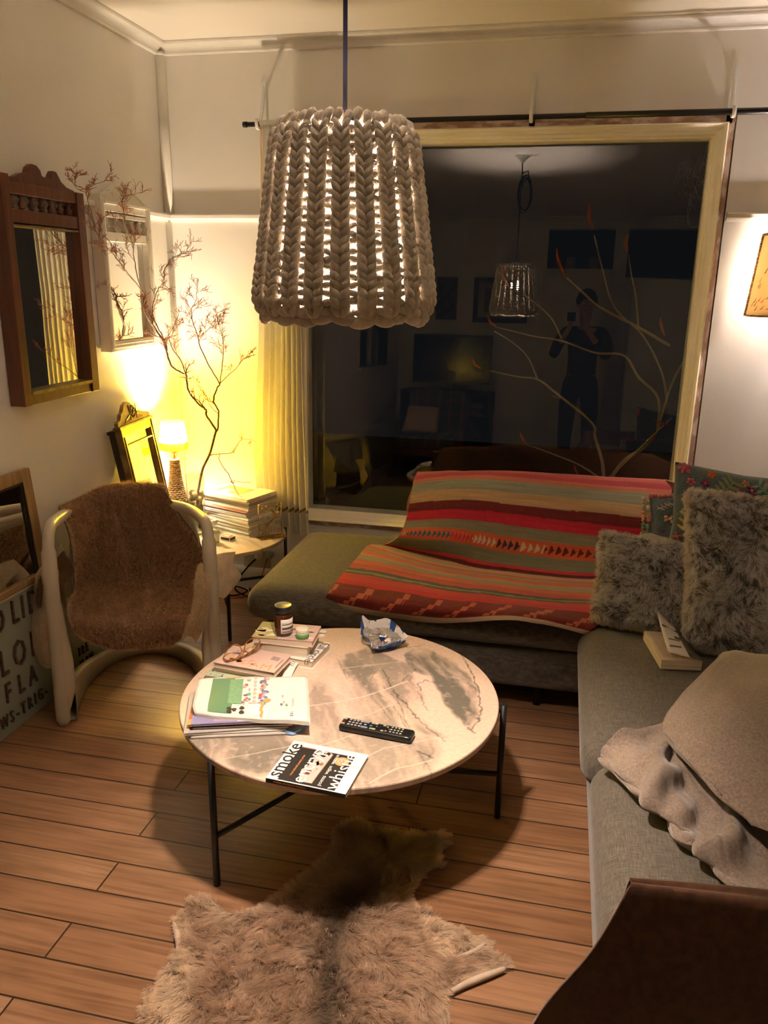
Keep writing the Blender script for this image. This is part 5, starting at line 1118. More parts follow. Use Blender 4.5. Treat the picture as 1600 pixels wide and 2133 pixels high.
# ================================================================ SIDE TABLE THINGS
lx, ly = float(py(366, 1000, 3.47)[0]), 3.47
t = thing('table_lamp', 'glowing yellow fringed lamp on a woven rope bottle base in the corner', 'lamp', (lx, ly, SZ))
M['rope'] = mat('woven_rope', (.36, .24, .12), .9, (.20, .13, .06), scale=180, bump=.9, bscale=170, bstretch=(1, 1, 2.2))
pr_ = [(.0, 0), (.072, 0), (.076, .01), (.070, .06), (.054, .14), (.038, .20), (.027, .26), (.023, .31), (.021, .335), (.025, .338), (.025, .348), (.017, .350), (0, .350)]
b = MB().lathe([(r_*.95, z) for r_, z in pr_], 32, (lx, ly, SZ+.001))
for i in range(1, 33):
    z = .012+i*.0100; r_ = np.interp(z, [q[1] for q in pr_[1:10]], [q[0] for q in pr_[1:10]])*.96
    b.tube([(lx+r_*math.cos(a)+.0, ly+r_*math.sin(a), SZ+z+.0025*math.sin(a*14+i*PI)) for a in np.linspace(0, 2*PI, 57)[:-1]], .0042, 5, closed=True)
b.build('rope_base', 'rope', t)
MB().tube([(lx, ly, SZ+.35), (lx, ly, SZ+.385)], .004, 8).lathe([(0, 0), (.012, 0), (.017, .006), (.017, .018), (.012, .022), (.015, .026), (.015, .040), (0, .04)], 20, (lx, ly, SZ+.375)).build('lamp_holder', 'brass', t)
MB().tube(cr_(np.array([(lx-.004, ly, SZ+.356), (lx-.030, ly, SZ+.372), (lx-.040, ly, SZ+.395), (lx-.020, ly, SZ+.408), (lx, ly, SZ+.41), (lx+.016, ly, SZ+.408), (lx+.024, ly, SZ+.390), (lx+.014, ly, SZ+.368), (lx+.004, ly, SZ+.356)]), 50), .0016, 6).build('shade_carrier', 'brass', t)
def glowcloth(name, col):
    m, nt, b = newmat(name); tl = nt.nodes.new('ShaderNodeBsdfTranslucent'); tl.inputs[0].default_value = c4(col); b.inputs['Base Color'].default_value = c4(col); b.inputs['Roughness'].default_value = .9
    mx = nt.nodes.new('ShaderNodeMixShader'); mx.inputs[0].default_value = .65; nt.links.new(b.outputs[0], mx.inputs[1]); nt.links.new(tl.outputs[0], mx.inputs[2]); nt.links.new(mx.outputs[0], nt.nodes['Material Output'].inputs[0]); return m
M['yshade'] = glowcloth('yellow_shade_cloth', (.95, .80, .10))
_nt = M['yshade'].node_tree; _o = _nt.nodes['Material Output']; _prev = _o.inputs[0].links[0].from_socket
_t = _nt.nodes.new('ShaderNodeBsdfTransparent'); _t.inputs[0].default_value = (1, .80, .035, 1); _m = _nt.nodes.new('ShaderNodeMixShader'); _m.inputs[0].default_value = .58
_nt.links.new(_prev, _m.inputs[1]); _nt.links.new(_t.outputs[0], _m.inputs[2]); _nt.links.new(_m.outputs[0], _o.inputs[0])
zs0 = SZ+.425; g = [[(lx+r_*math.cos(a)*(1+.012*math.cos(a*24)), ly+r_*math.sin(a)*(1+.012*math.cos(a*24)), zs0+z) for a in np.linspace(0, 2*PI, 97)[:-1]] for r_, z in ((.066, 0), (.0665, .004), (.061, .05), (.054, .10), (.0535, .104))]
ysh = MB().grid(g, 0, True, None, True).build('lamp_shade', 'yshade', t)
fr_ = MB()
for k in range(120): a = 2*PI*k/120; fr_.tube([(lx+.0665*math.cos(a), ly+.0665*math.sin(a), zs0+.006), (lx+.067*math.cos(a+.01), ly+.067*math.sin(a+.01), zs0-.026-.004*random.random())], .0014, 4)
fr_.build('fringe', 'yshade', ysh)
MB().ball((lx, ly, zs0+.045), (.022, .022, .030), 16, 10).build('bulb', mat('lit_bulb_yellow', (1, .9, .6), .4, emit=(1, .74, .26), estr=200), t)
lamp('corner_light', (lx, ly, zs0+.045), CORNER_W, CORNER_C, .024)
# branch vase with walnuts
vx, vy = float(py(408, 1030, 3.44)[0]), 3.44
t = thing('glass_vase', 'tall clear cylinder vase holding walnuts and the bare branch', 'vase', (vx, vy, SZ))
M['clear'] = clearglass('clear_glass', (.84, .87, .80), 1.6)
MB().lathe([(0, .001), (.040, .001), (.043, .006), (.043, .285), (.0445, .289), (.042, .291), (.0405, .287), (.0400, .010), (0, .008)], 40, (vx, vy, SZ)).build('vase_glass', 'clear', t)
M['walnut'] = mat('walnut_shell', (.36, .22, .11), .7, (.22, .12, .055), scale=120, bump=.8, bscale=160)
wn = None; k = 0
for lay in range(8):
    for j in range(4 if lay % 2 == 0 else 3):
        a = j*2*PI/(4 if lay % 2 == 0 else 3)+lay*.7; r_ = .0225
        p = (vx+r_*math.cos(a), vy+r_*math.sin(a), SZ+.026+lay*.0235+random.uniform(-.001, .001))
        if wn is None:
            wb_ = MB(); wb_.ball((0, 0, 0), (.0155, .0165, .0155), 14, 10); wb_.tube([(.0, .0166*math.cos(q), .0156*math.sin(q)) for q in np.linspace(0, 2*PI, 25)[:-1]], .0012, 5, closed=True)
            wn = wb_.build('walnut', 'walnut'); tag(wn, 'brown walnut in the tall glass vase under the branch', 'walnut', 'walnuts in the glass vase'); o = wn
        else: o = wn.copy(); COL.objects.link(o)
        o.location = p; o.rotation_euler = (random.uniform(0, 6), random.uniform(0, 6), random.uniform(0, 6)); k += 1
# branch
M['bark'] = mat('branch_bark', (.15, .085, .05), .8, (.30, .20, .13), scale=60, bump=.4, bscale=200); M['tip'] = mat('dry_red_tips', (.34, .11, .045), .8)
def bp(u, v, dy=0):
    r = ray(u, v); k = -r[0]/r[1]; Y = min(3.42, 1.845/k-.02)-dy; return py(u, v, Y)
br = MB()
def limb(pts, r0, r1, twigs=0, dy0=0, dy1=0, tl=.05):
    P = np.array([bp(u, v, dy0+(dy1-dy0)*i/(len(pts)-1)) for i, (u, v) in enumerate(pts)]); n = len(pts)*5; Q = cr_(P, n); Q[1:-1] += RNG.normal(size=(n-2, 3))*.0010
    br.tube(Q, list(np.linspace(r0, r1, n)), 6)
    for k in range(int(twigs*1.5)):
        i = int(n*(.25+.75*(k+.5)/(twigs*1.5))); i = min(i, n-2); twig(Q[i], Q[i+1]-Q[i], tl*random.uniform(.6, 1.3), r1*.8, 2, k % 2*2-1)
def clampx(q): q[0] = max(q[0], XL+.012); return q
def twig(p, d, L_, r, depth, s_):
    d = d/(np.linalg.norm(d)+1e-9); v = np.array([.3, .1, 0])*s_*random.uniform(1, 2.4)+RNG.normal(size=3)*.35; d = d+v+np.array([0, 0, .25]); d /= np.linalg.norm(d)
    if p[0] < XL+.20: d[0] = abs(d[0])*.4 if p[0] < XL+.06 else d[0]
    pts = [p]; cur = p.copy(); dd = d.copy()
    for i in range(4): dd = dd+RNG.normal(size=3)*.18; dd /= np.linalg.norm(dd); cur = clampx(cur+dd*L_/4); pts.append(cur.copy())
    n = len(pts); br.tube(pts, [max(r*(1-.6*i/n), .00085) for i in range(n)], 4, 1 if depth < 2 else 0)
    if depth > 0:
        for k in (1, 2, 3, 4): twig(pts[k], pts[k]-pts[k-1], L_*random.uniform(.45, .75), r*.65, depth-1, random.choice([-1, 1]))
base = np.array([vx+.004, vy, SZ+.04])
Q = cr_(np.array([base, (vx+.006, vy, SZ+.16), bp(421, 981), bp(437, 945), bp(448, 904), bp(451, 897)]), 24); br.tube(Q, list(np.linspace(.0065, .0060, 24)), 8)
limb([(451, 898), (430, 865), (429, 854), (411, 840), (392, 813), (388, 785), (388, 781)], .0055, .0045, 2)
limb([(388, 781), (360, 765), (348, 737), (346, 720), (325, 688), (303, 653), (299, 625), (303, 617)], .0045, .0036, 5, 0, .05)
limb([(303, 617), (287, 594), (266, 570), (245, 541), (231, 524), (213, 506), (200, 482), (191, 454)], .0034, .0014, 9, .05, .10)
limb([(388, 781), (376, 750), (360, 727), (352, 700), (362, 680), (372, 655)], .0032, .0014, 6, 0, .12)
limb([(348, 720), (336, 695), (322, 668), (318, 640), (330, 600), (340, 597), (343, 562), (356, 540), (371, 531), (399, 527)], .0028, .0012, 9, 0, .16)
limb([(303, 617), (287, 580), (280, 541), (276, 510), (262, 470), (257, 440), (255, 419), (269, 408)], .0026, .0010, 8, .05, .12)
limb([(451, 898), (454, 890), (455, 858), (445, 835), (451, 812), (458, 800)], .0050, .0036, 1)
limb([(458, 800), (434, 758), (416, 720), (413, 702), (402, 671), (399, 646), (408, 625), (413, 580)], .0032, .0011, 9, 0, .08)
limb([(458, 800), (464, 751), (465, 713), (458, 685), (452, 662)], .0026, .0010, 7, 0, -.0)
limb([(458, 799), (478, 779), (490, 769), (503, 752), (514, 744)], .0022, .0009, 2, 0, .05)
limb([(455, 862), (440, 848), (430, 826), (418, 808), (405, 795), (402, 780)], .0022, .0010, 2, 0, .08)
limb([(413, 702), (430, 690), (445, 670), (455, 650)], .0018, .0009, 4, 0, .1)
limb([(437, 948), (458, 945), (485, 942), (499, 920), (512, 914), (532, 919)], .0028, .0010, 2, 0, .12, .03)
limb([(458, 945), (458, 961), (477, 989), (488, 1014), (497, 1030), (504, 1036)], .0022, .0010, 1, .03, .16, .03); limb([(485, 1000), (500, 1004), (524, 1004)], .0014, .0008, 0, .1, .16)
limb([(200, 482), (190, 440), (182, 412), (178, 401), (190, 388), (217, 378), (240, 376)], .0018, .0008, 5, .10, .24, .04); limb([(178, 401), (160, 392), (156, 375), (170, 362)], .0014, .0007, 3, .24, .30, .035)
tag(br.build('bare_branch', ['bark', 'tip']), 'large bare twiggy branch standing in the glass vase and spreading before the mirrors', 'branch')
# preserving jar, bottle, matchbox
jx, jy = float(py(389, 1051, 3.25)[0]), 3.25; jh = float(py(389, 1049, 3.25)[2])-SZ
t = thing('glass_jar', 'clear glass jar with wire ring standing on the side table behind the armchair', 'jar', (jx, jy, SZ))
MB().lathe([(0, .001), (.040, .001), (.045, .008), (.046, jh*.72), (.040, jh*.86), (.040, jh), (.037, jh), (.037, jh*.86), (.0425, jh*.7), (.042, .012), (0, .010)], 36, (jx, jy, SZ)).build('jar_glass', 'clear', t)
MB().tube([(jx+.0415*math.cos(a), jy+.0415*math.sin(a), SZ+jh*.9) for a in np.linspace(0, 2*PI, 33)[:-1]], .0014, 6, closed=True).build('wire_ring', 'black', t)
q = pz(449, 1131, SZ)
t = thing('small_bottle', 'small clear bottle with white cap standing on the side table edge', 'bottle', tuple(q))
MB().lathe([(0, .001), (.018, .001), (.020, .004), (.020, .062), (.014, .074), (.0105, .078), (.0105, .088), (0, .088)], 28, (q[0], q[1], SZ)).build('bottle_glass', 'clear', t)
MB().lathe([(0, .003), (.0175, .003), (.0185, .006), (.0185, .040), (0, .040)], 24, (q[0], q[1], SZ)).build('liquid', mat('pale_oil', (.62, .52, .20), .15, trans=.6), t)
MB().lathe([(0, .0885), (.012, .0885), (.012, .110), (.010, .112), (0, .112)], 24, (q[0], q[1], SZ)).build('cap', 'white', t)
a_ = math.atan2(-q[1], -q[0]); MB().grid([[(q[0]+.0203*math.cos(a_+s_), q[1]+.0203*math.sin(a_+s_), SZ+z) for s_ in np.linspace(-1, 1, 12)] for z in (.014, .050)]).build('label', 'c_white', t, solid=.0002)
q0, q1 = pz(459, 1117, SZ+.018)[:2], pz(479, 1121, SZ+.018)[:2]; mm_, L_ = bookmx(q0, q1, SZ+.019, .018)
t = thing('matchbox', 'black and white matchbox lying on the side table in front of the magazine stack', 'matchbox', (q0[0], q0[1], SZ))
b = MB(mm_); b.box(0, .056, 0, .042, 0, .018); b.box(.004, .052, .003, .039, .018, .0183, 2); b.box(.010, .040, .010, .030, .0183, .0186, 3); b.box(.004, .052, -.0003, .0, .004, .015, 1); b.box(.0561, .0564, .003, .039, .004, .015, 1)
b.build('box_sleeve', ['c_white', 'ink', 'c_red', 'c_cream'], t)
# magazine stack on the side table: every issue its own
mF = np.array([-1.393, 3.415]); mdir = np.array([-.286, .116]); mdir /= np.linalg.norm(mdir); bdir = np.array([-mdir[1], mdir[0]])*-1
cols_ = ['c_white', 'c_cream', 'c_white', 'c_grey', 'c_white', 'c_cream']
z = SZ+.0006; rr = random.Random(21); N_M = 27
names = {17: 'c_red', 22: 'c_dk', 14: 'c_violet', 24: 'c_orange'}
protos = {}
for i in range(N_M):
    th = rr.choice([.0052, .006, .0068, .0075]); cv = names.get(i, cols_[i % 6]); key = (th, cv)
    up_ = i >= 13; ang = math.atan2(mdir[1], mdir[0])+rr.uniform(-.03, .03)+(.06 if up_ else 0)
    lab = 'magazine in the tall stack on the side table beside the white curtain'
    if i == 17: lab = 'red covered magazine in the upper half of the tall side table stack'
    if i == 22: lab = 'dark covered magazine near the top of the tall side table stack'
    if i == 14: lab = 'violet edged magazine halfway up the tall side table stack'
    if i == N_M-1: lab = 'topmost magazine with an orange cover picture on the tall side table stack'; key = 'top'
    if key not in protos:
        r_ = thing('magazine', lab, 'magazine', (0, 0, 0), group='magazines stacked on the side table', world=False); Lm, Wm = .292, .215
        MB().box(0, Lm-.001, .0, Wm-.001, .0005, th-.0005).build('pages', 'paper', r_)
        c_ = MB().box(-.0005, Lm, -.0005, Wm, 0, .0004).box(-.0005, Lm, -.0005, Wm, th-.0004, th).box(-.0008, Lm, Wm-.0005, Wm, 0, th)
        if key == 'top': c_.box(.03, .20, .05, .17, th, th+.0002, 1).box(.06, .12, .03, .12, th+.0002, th+.0004, 2)
        c_.build('cover', [cv, 'c_orange', 'c_pinkish'], r_); protos[key] = r_; o = r_
    else: o = dup(protos[key], (0, 0, 0), 0, lab)
    o['label'] = lab
    off = np.array([rr.uniform(-.007, .007), rr.uniform(-.005, .005)])+(np.array([-.018, .004]) if up_ else 0)
    # local x runs from the right front corner to the left, local y to the back: mirrored frame so place by the left-front corner
    A_ = mF+mdir*.292+off; o.location = (float(A_[0]), float(A_[1]), z); o.rotation_euler = (0, 0, ang+PI)
    z += th+.0002
# brass openwork bookend
q0, q1 = pz(540, 1121, SZ), pz(587, 1114, SZ); ex = q1-q0; WB_ = float(np.linalg.norm(ex)); m5 = basis((q0[0], q0[1], SZ+.0062), ex, (0, 0, 1)); HB = .158
t = thing('brass_letter_rack', 'aged brass openwork letter rack with a long-tailed bird standing at the table edge', 'letter rack', (q0[0], q0[1], SZ))
b = MB(m5); b.tube([(0, 0, 0), (0, HB, 0), (WB_, HB, 0), (WB_, 0, 0)], .0022, 6, closed=True)
b.tube(cr_(np.array([(WB_*.35, .01, 0), (WB_*.30, .03, 0), (WB_*.42, .06, 0), (WB_*.62, .08, 0), (WB_*.70, .10, 0), (WB_*.62, .12, 0), (WB_*.52, .13, 0), (WB_*.48, .125, 0)]), 30), [(.0012+.0062*max(0, math.sin(PI*(i-8)/22)) if i > 8 else .0012+.0003*i) for i in range(30)], 6)
for k, (x, y, s_, a0_) in enumerate(((.2, .13, .012, 0), (.38, .14, .010, 1), (.8, .13, .012, 2), (.88, .10, .010, 3), (.15, .10, .010, 4), (.2, .07, .011, 5), (.12, .035, .012, .5), (.85, .06, .013, 1.5), (.62, .035, .013, 2.5), (.85, .022, .010, 3.5), (.40, .09, .009, 4), (.48, .03, .010, 5), (.7, .055, .008, 1))):
    b.tube([(WB_*x+s_*math.cos(a0_+q)*(1-q/9), y+s_*math.sin(a0_+q)*(1-q/9), 0) for q in np.linspace(0, 5.4, 14)], .0019, 5)
for k in range(5): b.tube(cr_(np.array([(WB_*(.6-.05*k), .075, 0), (WB_*(.42-.06*k), .045-.004*k, 0), (WB_*(.40-.07*k), .004, 0)]), 8), .0013, 5)
for yy in (.118, .145): b.tube([(WB_*t_, yy+.004*math.sin(t_*16), 0) for t_ in np.linspace(0, 1, 16)], .0012, 5)
b.build('openwork_panel', 'brass', t)
MB(m5).box(-.008, WB_+.010, -.0060, -.0018, -.014, .042).build('base_tray', 'brass', t)
# ================================================================ ARMCHAIR
CO = np.array([-1.463, 2.487, 0]); CA = math.atan2(.477, .879)
chair = thing('armchair', 'cream fibreglass armchair with looped arms facing the room beside the side table', 'armchair', tuple(CO), CA, world=False)
hoop = [(-.292, -.030, .0), (-.290, -.020, .20), (-.288, -.005, .42), (-.288, .010, .60), (-.288, .035, .680), (-.284, .090, .728), (-.266, .20, .728), (-.222, .34, .720), (-.13, .455, .716), (0, .50, .716)]
hoop = hoop+[(-x, y, z) for x, y, z in hoop[-2::-1]]
hoop = [(x*(.93 if x > 0 else 1), y, z-(.024 if x > .1 and z > .6 else 0)) for x, y, z in hoop]
hq = cr_(np.array(hoop), 110); s_ = np.linspace(0, 1, 110)
rad = []
for i in range(110):
    q = min(s_[i], 1-s_[i])*2; z_ = hq[i][2]
    if z_ < .02: rad.append((.012, .016))
    elif z_ < .66: rad.append((.020+.002*(z_ > .3), .026+.0*q))
    else: rad.append((.023, .021))
hp = MB().tube(hq, rad, 14)
hp.build('arm_hoop', 'glossy_cream', chair)
# tapered leg blades and the floor loop that joins them behind
for sx in (-1, 1):
    bl = MB(); kx = .93 if sx > 0 else 1
    pr_ = []
    for z_ in np.linspace(0.0, .60, 26):
        inn = np.interp(z_, [0, .03, .08, .14, .24, .40, .60], [.288, .274, .256, .240, .238, .254, .274]); out_ = np.interp(z_, [0, .2, .6], [.300, .302, .300]); th = np.interp(z_, [0, .1, .6], [.010, .016, .016])
        v0 = np.interp(z_, [0, .2, .6], [-.028, -.018, .010]); xc, hw = sx*(inn+out_)/2, (out_-inn)/2
        pr_.append([(kx*xc+hw*np.sign(math.cos(a))*abs(math.cos(a))**.8, v0+th*math.sin(a), z_) for a in np.linspace(0, 2*PI, 21)[:-1]])
    bl.grid(pr_, 0, True, None, True); bl.add(pr_[0], [tuple(range(20))])
    bl.build('leg', 'glossy_cream', chair)
lp_ = []; 
for i in range(60):
    t = i/59*2-1; a = t*PI*.5; x = .262*math.sin(a)*(.93 if t > 0 else 1); y = -.01+.52*max(math.cos(a), 0)**.8; hh = .026+.050*abs(t)**2.5; z_ = hh+.004
    lp_.append([(x+q[0]*math.sin(a), y+q[0]*math.cos(a), z_+q[1]) for q in ((-.016, -hh), (-.018, hh*.8), (-.010, hh), (.010, hh), (.016, hh*.7), (.016, -hh), (-.008, -hh))])
fl = MB().grid(lp_, 0, True, None, True); fl.build('floor_loop', 'glossy_cream', chair, solid=0)
# moulded shell: back from the hoop into the seat and its side wings
rows = []
for k, (x_, v_, z_, w_) in enumerate([(0, .495, .708, .20), (0, .470, .62, .235), (0, .430, .51, .250), (0, .375, .405, .250), (0, .25, .362, .245), (0, .10, .360, .240), (0, .01, .375, .235)]):
    row = []
    for t in np.linspace(-1, 1, 9):
        up_ = abs(t)**2.5
        if k < 4: row.append((w_*t, v_-.17*up_*(1 if k < 3 else .7), z_-.02*up_*(k == 0)+.03*up_*(k > 1)))
        else: row.append((w_*t, v_+.0*up_, z_+.045*up_-.012))
    rows.append(row)
Gs = patch(rows, 50, 60)
MB().grid(Gs.tolist()).build('seat_shell', 'glossy_cream', chair, solid=.009, off=0)
for sx in (-1, 1):
    g = patch([[(sx*.258, .30, .50), (sx*.262, .20, .475), (sx*.262, .08, .475), (sx*.268, .02, .50)], [(sx*.280, .30, .60), (sx*.284, .22, .53), (sx*.286, .10, .50), (sx*.286, .01, .53)]], 20, 6)
    MB().grid(g.tolist()).build('side_wing', 'glossy_cream', chair, solid=.009, off=0)
# sheepskin
skn = thing('sheepskin', 'brown sheepskin draped over the back and seat of the cream armchair', 'sheepskin', tuple(CO), CA, world=False)
def lc(u, v, y_):
    """photo point met with chair-local depth v=y_ -> local coords"""
    r = ray(u, v); n_ = np.array([-math.sin(CA), math.cos(CA), 0]); t = ((CO+n_*y_-CP)@n_)/(r@n_); P = CP+t*r-CO
    return (P[0]*math.cos(CA)+P[1]*math.sin(CA), y_, P[2])
R_ = [
 [(-.20, .50, .56), (-.12, .535, .54), (-.05, .545, .53), (.04, .54, .54), (.10, .52, .56)],
 [(-.262, .29, .742), (-.19, .42, .744), (-.10, .500, .748), (.02, .53, .752), (.125, .492, .745)],
 [(-.262, .235, .745), (-.17, .385, .748), (-.08, .455, .750), (.03, .480, .750), (.135, .435, .742)],
 [(-.240, .215, .66), (-.155, .350, .655), (-.06, .425, .650), (.05, .445, .650), (.180, .370, .665)],
 [(-.235, .215, .56), (-.150, .330, .545), (-.04, .395, .530), (.08, .400, .535), (.235, .285, .590)],
 [(-.235, .225, .475), (-.150, .320, .440), (-.02, .365, .415), (.12, .345, .430), (.262, .215, .515)],
 [(-.245, .185, .430), (-.150, .270, .392), (0, .300, .378), (.15, .255, .390), (.258, .150, .470)],
 [(-.250, .100, .440), (-.15, .140, .390), (0, .150, .382), (.15, .130, .392), (.255, .060, .455)],
 [(-.248, .020, .440), (-.15, .030, .402), (0, .030, .398), (.15, .025, .404), (.245, -.005, .448)],
 [(-.240, -.030, .415), (-.15, -.038, .385), (0, -.042, .380), (.14, -.042, .385), (.228, -.040, .410)],
 [(-.225, -.045, .375), (-.14, -.062, .335), (0, -.072, .330), (.13, -.068, .330), (.200, -.052, .355)],
 [(-.205, -.035, .350), (-.12, -.055, .302), (.01, -.065, .290), (.11, -.060, .285), (.165, -.040, .325)]]
Gk = patch(R_, 90, 150); T_, S_ = np.meshgrid(np.linspace(0, 1, 150), np.linspace(0, 1, 90), indexing='ij'); Nk = gnorm(Gk)
sg = -np.sign(Nk[75, 45, 1]) if abs(Nk[75, 45, 1]) > .3 else np.sign(Nk[75, 45, 2]); Nk = Nk*sg
cre = -.016*np.exp(-((S_-.5-.02*np.sin(T_*20))/.03)**2)*np.exp(-((T_-.33)/.12)**2)+.013*np.exp(-((S_-.34+.35*(T_-.25))/.025)**2)*np.exp(-((T_-.27)/.1)**2)+.012*np.exp(-((S_-.62-.25*(T_-.25))/.03)**2)*np.exp(-((T_-.25)/.1)**2)
Gk = Gk+Nk*(cre+(fbm(S_, T_, 8, 3, 81)-.5)*.022)[..., None]
M['suede'] = mat('sheepskin_suede', (.74, .62, .48), .9, (.62, .50, .37), scale=30, bump=.3, bscale=120); M['pelt'] = mat('pelt_brown', (.25, .15, .09), .95, (.18, .10, .06), scale=30)
pe = MB().grid(Gk.tolist()); o_sk = pe.build('pelt', 'pelt', skn, solid=.003, off=0)
def woolfur(name, parent, G, n, seed, nsign, ca, cb, L_=.018, edge=(.46, .34, .23), rad=.00042, curl=.5, flow=None, edgew=.03, skip=None):
    r = np.random.default_rng(seed); P, D, u, v = sample_grid(G, n, r); D = D*nsign
    if skip is not None: k_ = ~skip(u, v); P, D, u, v = P[k_], D[k_], u[k_], v[k_]
    m_ = len(P); nz = fbm(u, v, 9, 4, seed)[:, None]; f2 = fbm(u, v, 45, 2, seed+1)*2*PI*2
    e = np.clip(1-np.minimum(np.minimum(u, 1-u), np.minimum(v, 1-v))/edgew, 0, 1)[:, None]
    C = np.array(ca)*(1-nz)+np.array(cb)*nz; C = C*(.7+.6*r.random((m_, 1))); C = C*(1-e)+np.array(edge)*e
    bend = np.c_[np.cos(f2), np.sin(f2), np.cos(f2*1.7)]*.7+(np.array(flow) if flow is not None else 0)
    fur(name, parent, P, D+bend*.25, L_*(.6+.6*r.random(m_)), C*.6, rad, 4, bend, C*1.25, curl*.4, r)
woolfur('fleece', skn, Gk, 60000, 82, sg, (.46, .275, .145), (.74, .50, .31), .015, edge=(.88, .72, .50), edgew=.055, flow=(0, -.1, -.6), skip=lambda u, v: v < .10)
# pale suede flaps: outside the left arm, a tuft behind it, and the curled flap by the right arm
def flap(name, rows, nu, nv, m_, th=.004): G = patch(rows, nu, nv); MB().grid(G.tolist()).build(name, m_, skn, solid=th, off=0); return G
Gf = flap('left_flap', [[lc(100, 1165, .12), lc(112, 1175, .08), lc(122, 1190, .05)], [lc(74, 1200, .14), lc(95, 1215, .06), lc(122, 1225, .045)], [lc(70, 1250, .13), lc(96, 1255, .05), lc(126, 1265, .04)], [lc(66, 1300, .10), lc(94, 1310, .03), lc(128, 1310, .035)],
     [lc(68, 1345, .10), lc(92, 1355, .03), lc(130, 1350, .035)], [lc(84, 1385, .08), lc(102, 1392, .03), lc(130, 1380, .035)]], 34, 50, 'suede')
gl_, T_l = Gf, 0
woolfur('flap_fleece', skn, patch([[(-.255, .22, .56), (-.30, .17, .565), (-.325, .10, .55), (-.322, .06, .52)], [(-.262, .22, .48), (-.315, .17, .46), (-.345, .10, .45), (-.335, .05, .44)]], 20, 14), 6000, 84, -1, (.20, .11, .06), (.36, .22, .13), .020, edge=(.48, .36, .22), flow=(-.3, 0, -.6), edgew=.12)
Gt = flap('left_roll', [[(-.262, .20, .60), (-.24, .18, .56), (-.23, .14, .53)], [(-.300, .12, .56), (-.275, .09, .535), (-.252, .06, .51)], [(-.272, .03, .485), (-.256, .00, .468), (-.243, -.02, .45)]], 24, 20, 'pelt')
woolfur('roll_fleece', skn, Gt, 5000, 85, 1 if gnorm(Gt)[10, 10, 2] > 0 else -1, (.22, .12, .065), (.40, .25, .15), .016, flow=(0, -.2, -.5))
Gr = flap('right_roll', [[(.235, .10, .535), (.258, .04, .552), (.262, -.01, .530)], [(.215, .03, .505), (.240, -.04, .520), (.256, -.055, .490)], [(.205, -.03, .452), (.232, -.07, .462), (.248, -.075, .430)], [(.185, -.060, .392), (.212, -.085, .400), (.232, -.08, .365)], [(.150, -.065, .318), (.178, -.080, .325), (.198, -.070, .300)]], 20, 44, 'suede')
woolfur('roll_fleece', skn, Gr, 14000, 86, 1 if gnorm(Gr)[22, 10, 1] < 0 else -1, (.90, .76, .56), (1.0, .88, .68), .012, edge=(.95, .82, .62), flow=(0, -.2, -.3), curl=.7)
flap('right_flap', [[(.285, .12, .565), (.330, .12, .572), (.375, .13, .570)], [(.290, .10, .52), (.330, .10, .515), (.362, .12, .52)], [(.300, .09, .455), (.345, .10, .445), (.392, .12, .470)], [(.292, .08, .41), (.320, .09, .395), (.352, .11, .42)]], 20, 24, 'suede')
# ================================================================ CURTAIN AND ROD
RY = 3.692; RZ = 2.258
rod = thing('curtain_rod', 'long black curtain rod running above the big window', 'curtain rod', (-.3, RY, RZ))
MB().tube([(-1.452, RY, RZ), (.02, RY, RZ+.0)], .0105, 12).tube([(-1.470, RY, RZ), (-1.452, RY, RZ)], .0125, 12).build('rod_tube', 'black', rod)
MB().tube([(.02, RY, RZ), (1.30, RY, RZ)], .0125, 12).build('rod_sleeve', 'black', rod)
for bx, lab in ((-1.400, 'white metal curtain bracket at the left end of the rod above the curtain'), (-.200, 'white metal curtain bracket in the middle of the rod'), (.588, 'white metal curtain bracket at the top right corner of the window')):
    t = thing('rod_bracket', lab, 'bracket', (bx, RY+.05, RZ), group='curtain rod brackets')
    MB().tube(cr_(np.array([(bx, YB-.003, RZ+.175), (bx, YB-.010, RZ+.12), (bx, RY+.045, RZ+.045), (bx, RY+.022, RZ+.0), (bx, RY+.012, RZ-.018), (bx, RY-.010, RZ-.019), (bx, RY-.0185, RZ-.004), (bx, RY-.020, RZ+.02)]), 30), [(.0030, .0080)]*30, 8).build('hook_arm', 'white', t)
    MB().box(bx-.012, bx+.012, YB-.006, YB-.0003, RZ-.03, RZ+.185).build('wall_plate', 'white', t)
M['sheer'] = sheer('sheer_cotton', (.90, .87, .80), .07); M['cstripe'] = sheer('orange_edge', (.78, .38, .10), .1); M['cbrown'] = mat('brown_ribbon', (.30, .19, .09), .9)
cu = thing('curtain', 'gathered cream sheer curtain with an orange edge stripe at the left side of the window', 'curtain', (-1.32, RY, .36))
nu, nv = 240, 130; P = np.zeros((nv, nu, 3))
for j in range(nv):
    t = j/(nv-1); z_ = RZ+.012-t*(RZ+.012-.362)
    xl = np.interp(t, [0, .1, .5, .8, 1], [-1.387, -1.392, -1.425, -1.470, -1.455]); xr = np.interp(t, [0, .1, .4, .7, 1], [-1.185, -1.175, -1.20, -1.195, -1.180])
    for i in range(nu):
        s_ = i/(nu-1); amp = .010+.020*min(1, t*2); fr_q = 15
        y = RY+.004+amp*math.sin(s_*fr_q*2*PI/1.7+.8*math.sin(t*3+s_*4))+.006*math.sin(s_*61+t*2)*min(1, t*3)
        if t < .012: y = RY+.013*math.cos(i*.9)
        P[j, i] = (xl+(xr-xl)*(s_+.012*math.sin(s_*23+t*4)*t), y-.016, z_)
g = P.tolist(); c_ = MB().grid(g)
nf = len(c_.f)
for f_ in range(nf):
    i = f_ % (nu-1); j = f_//(nu-1)
    if 1 <= i <= 3 or 200 <= i <= 201: c_.mi[f_] = 1
    if j == int((nv-1)*.937): c_.mi[f_] = 2
c_.build('sheer_panel', ['sheer', 'cstripe', 'cbrown'], cu)
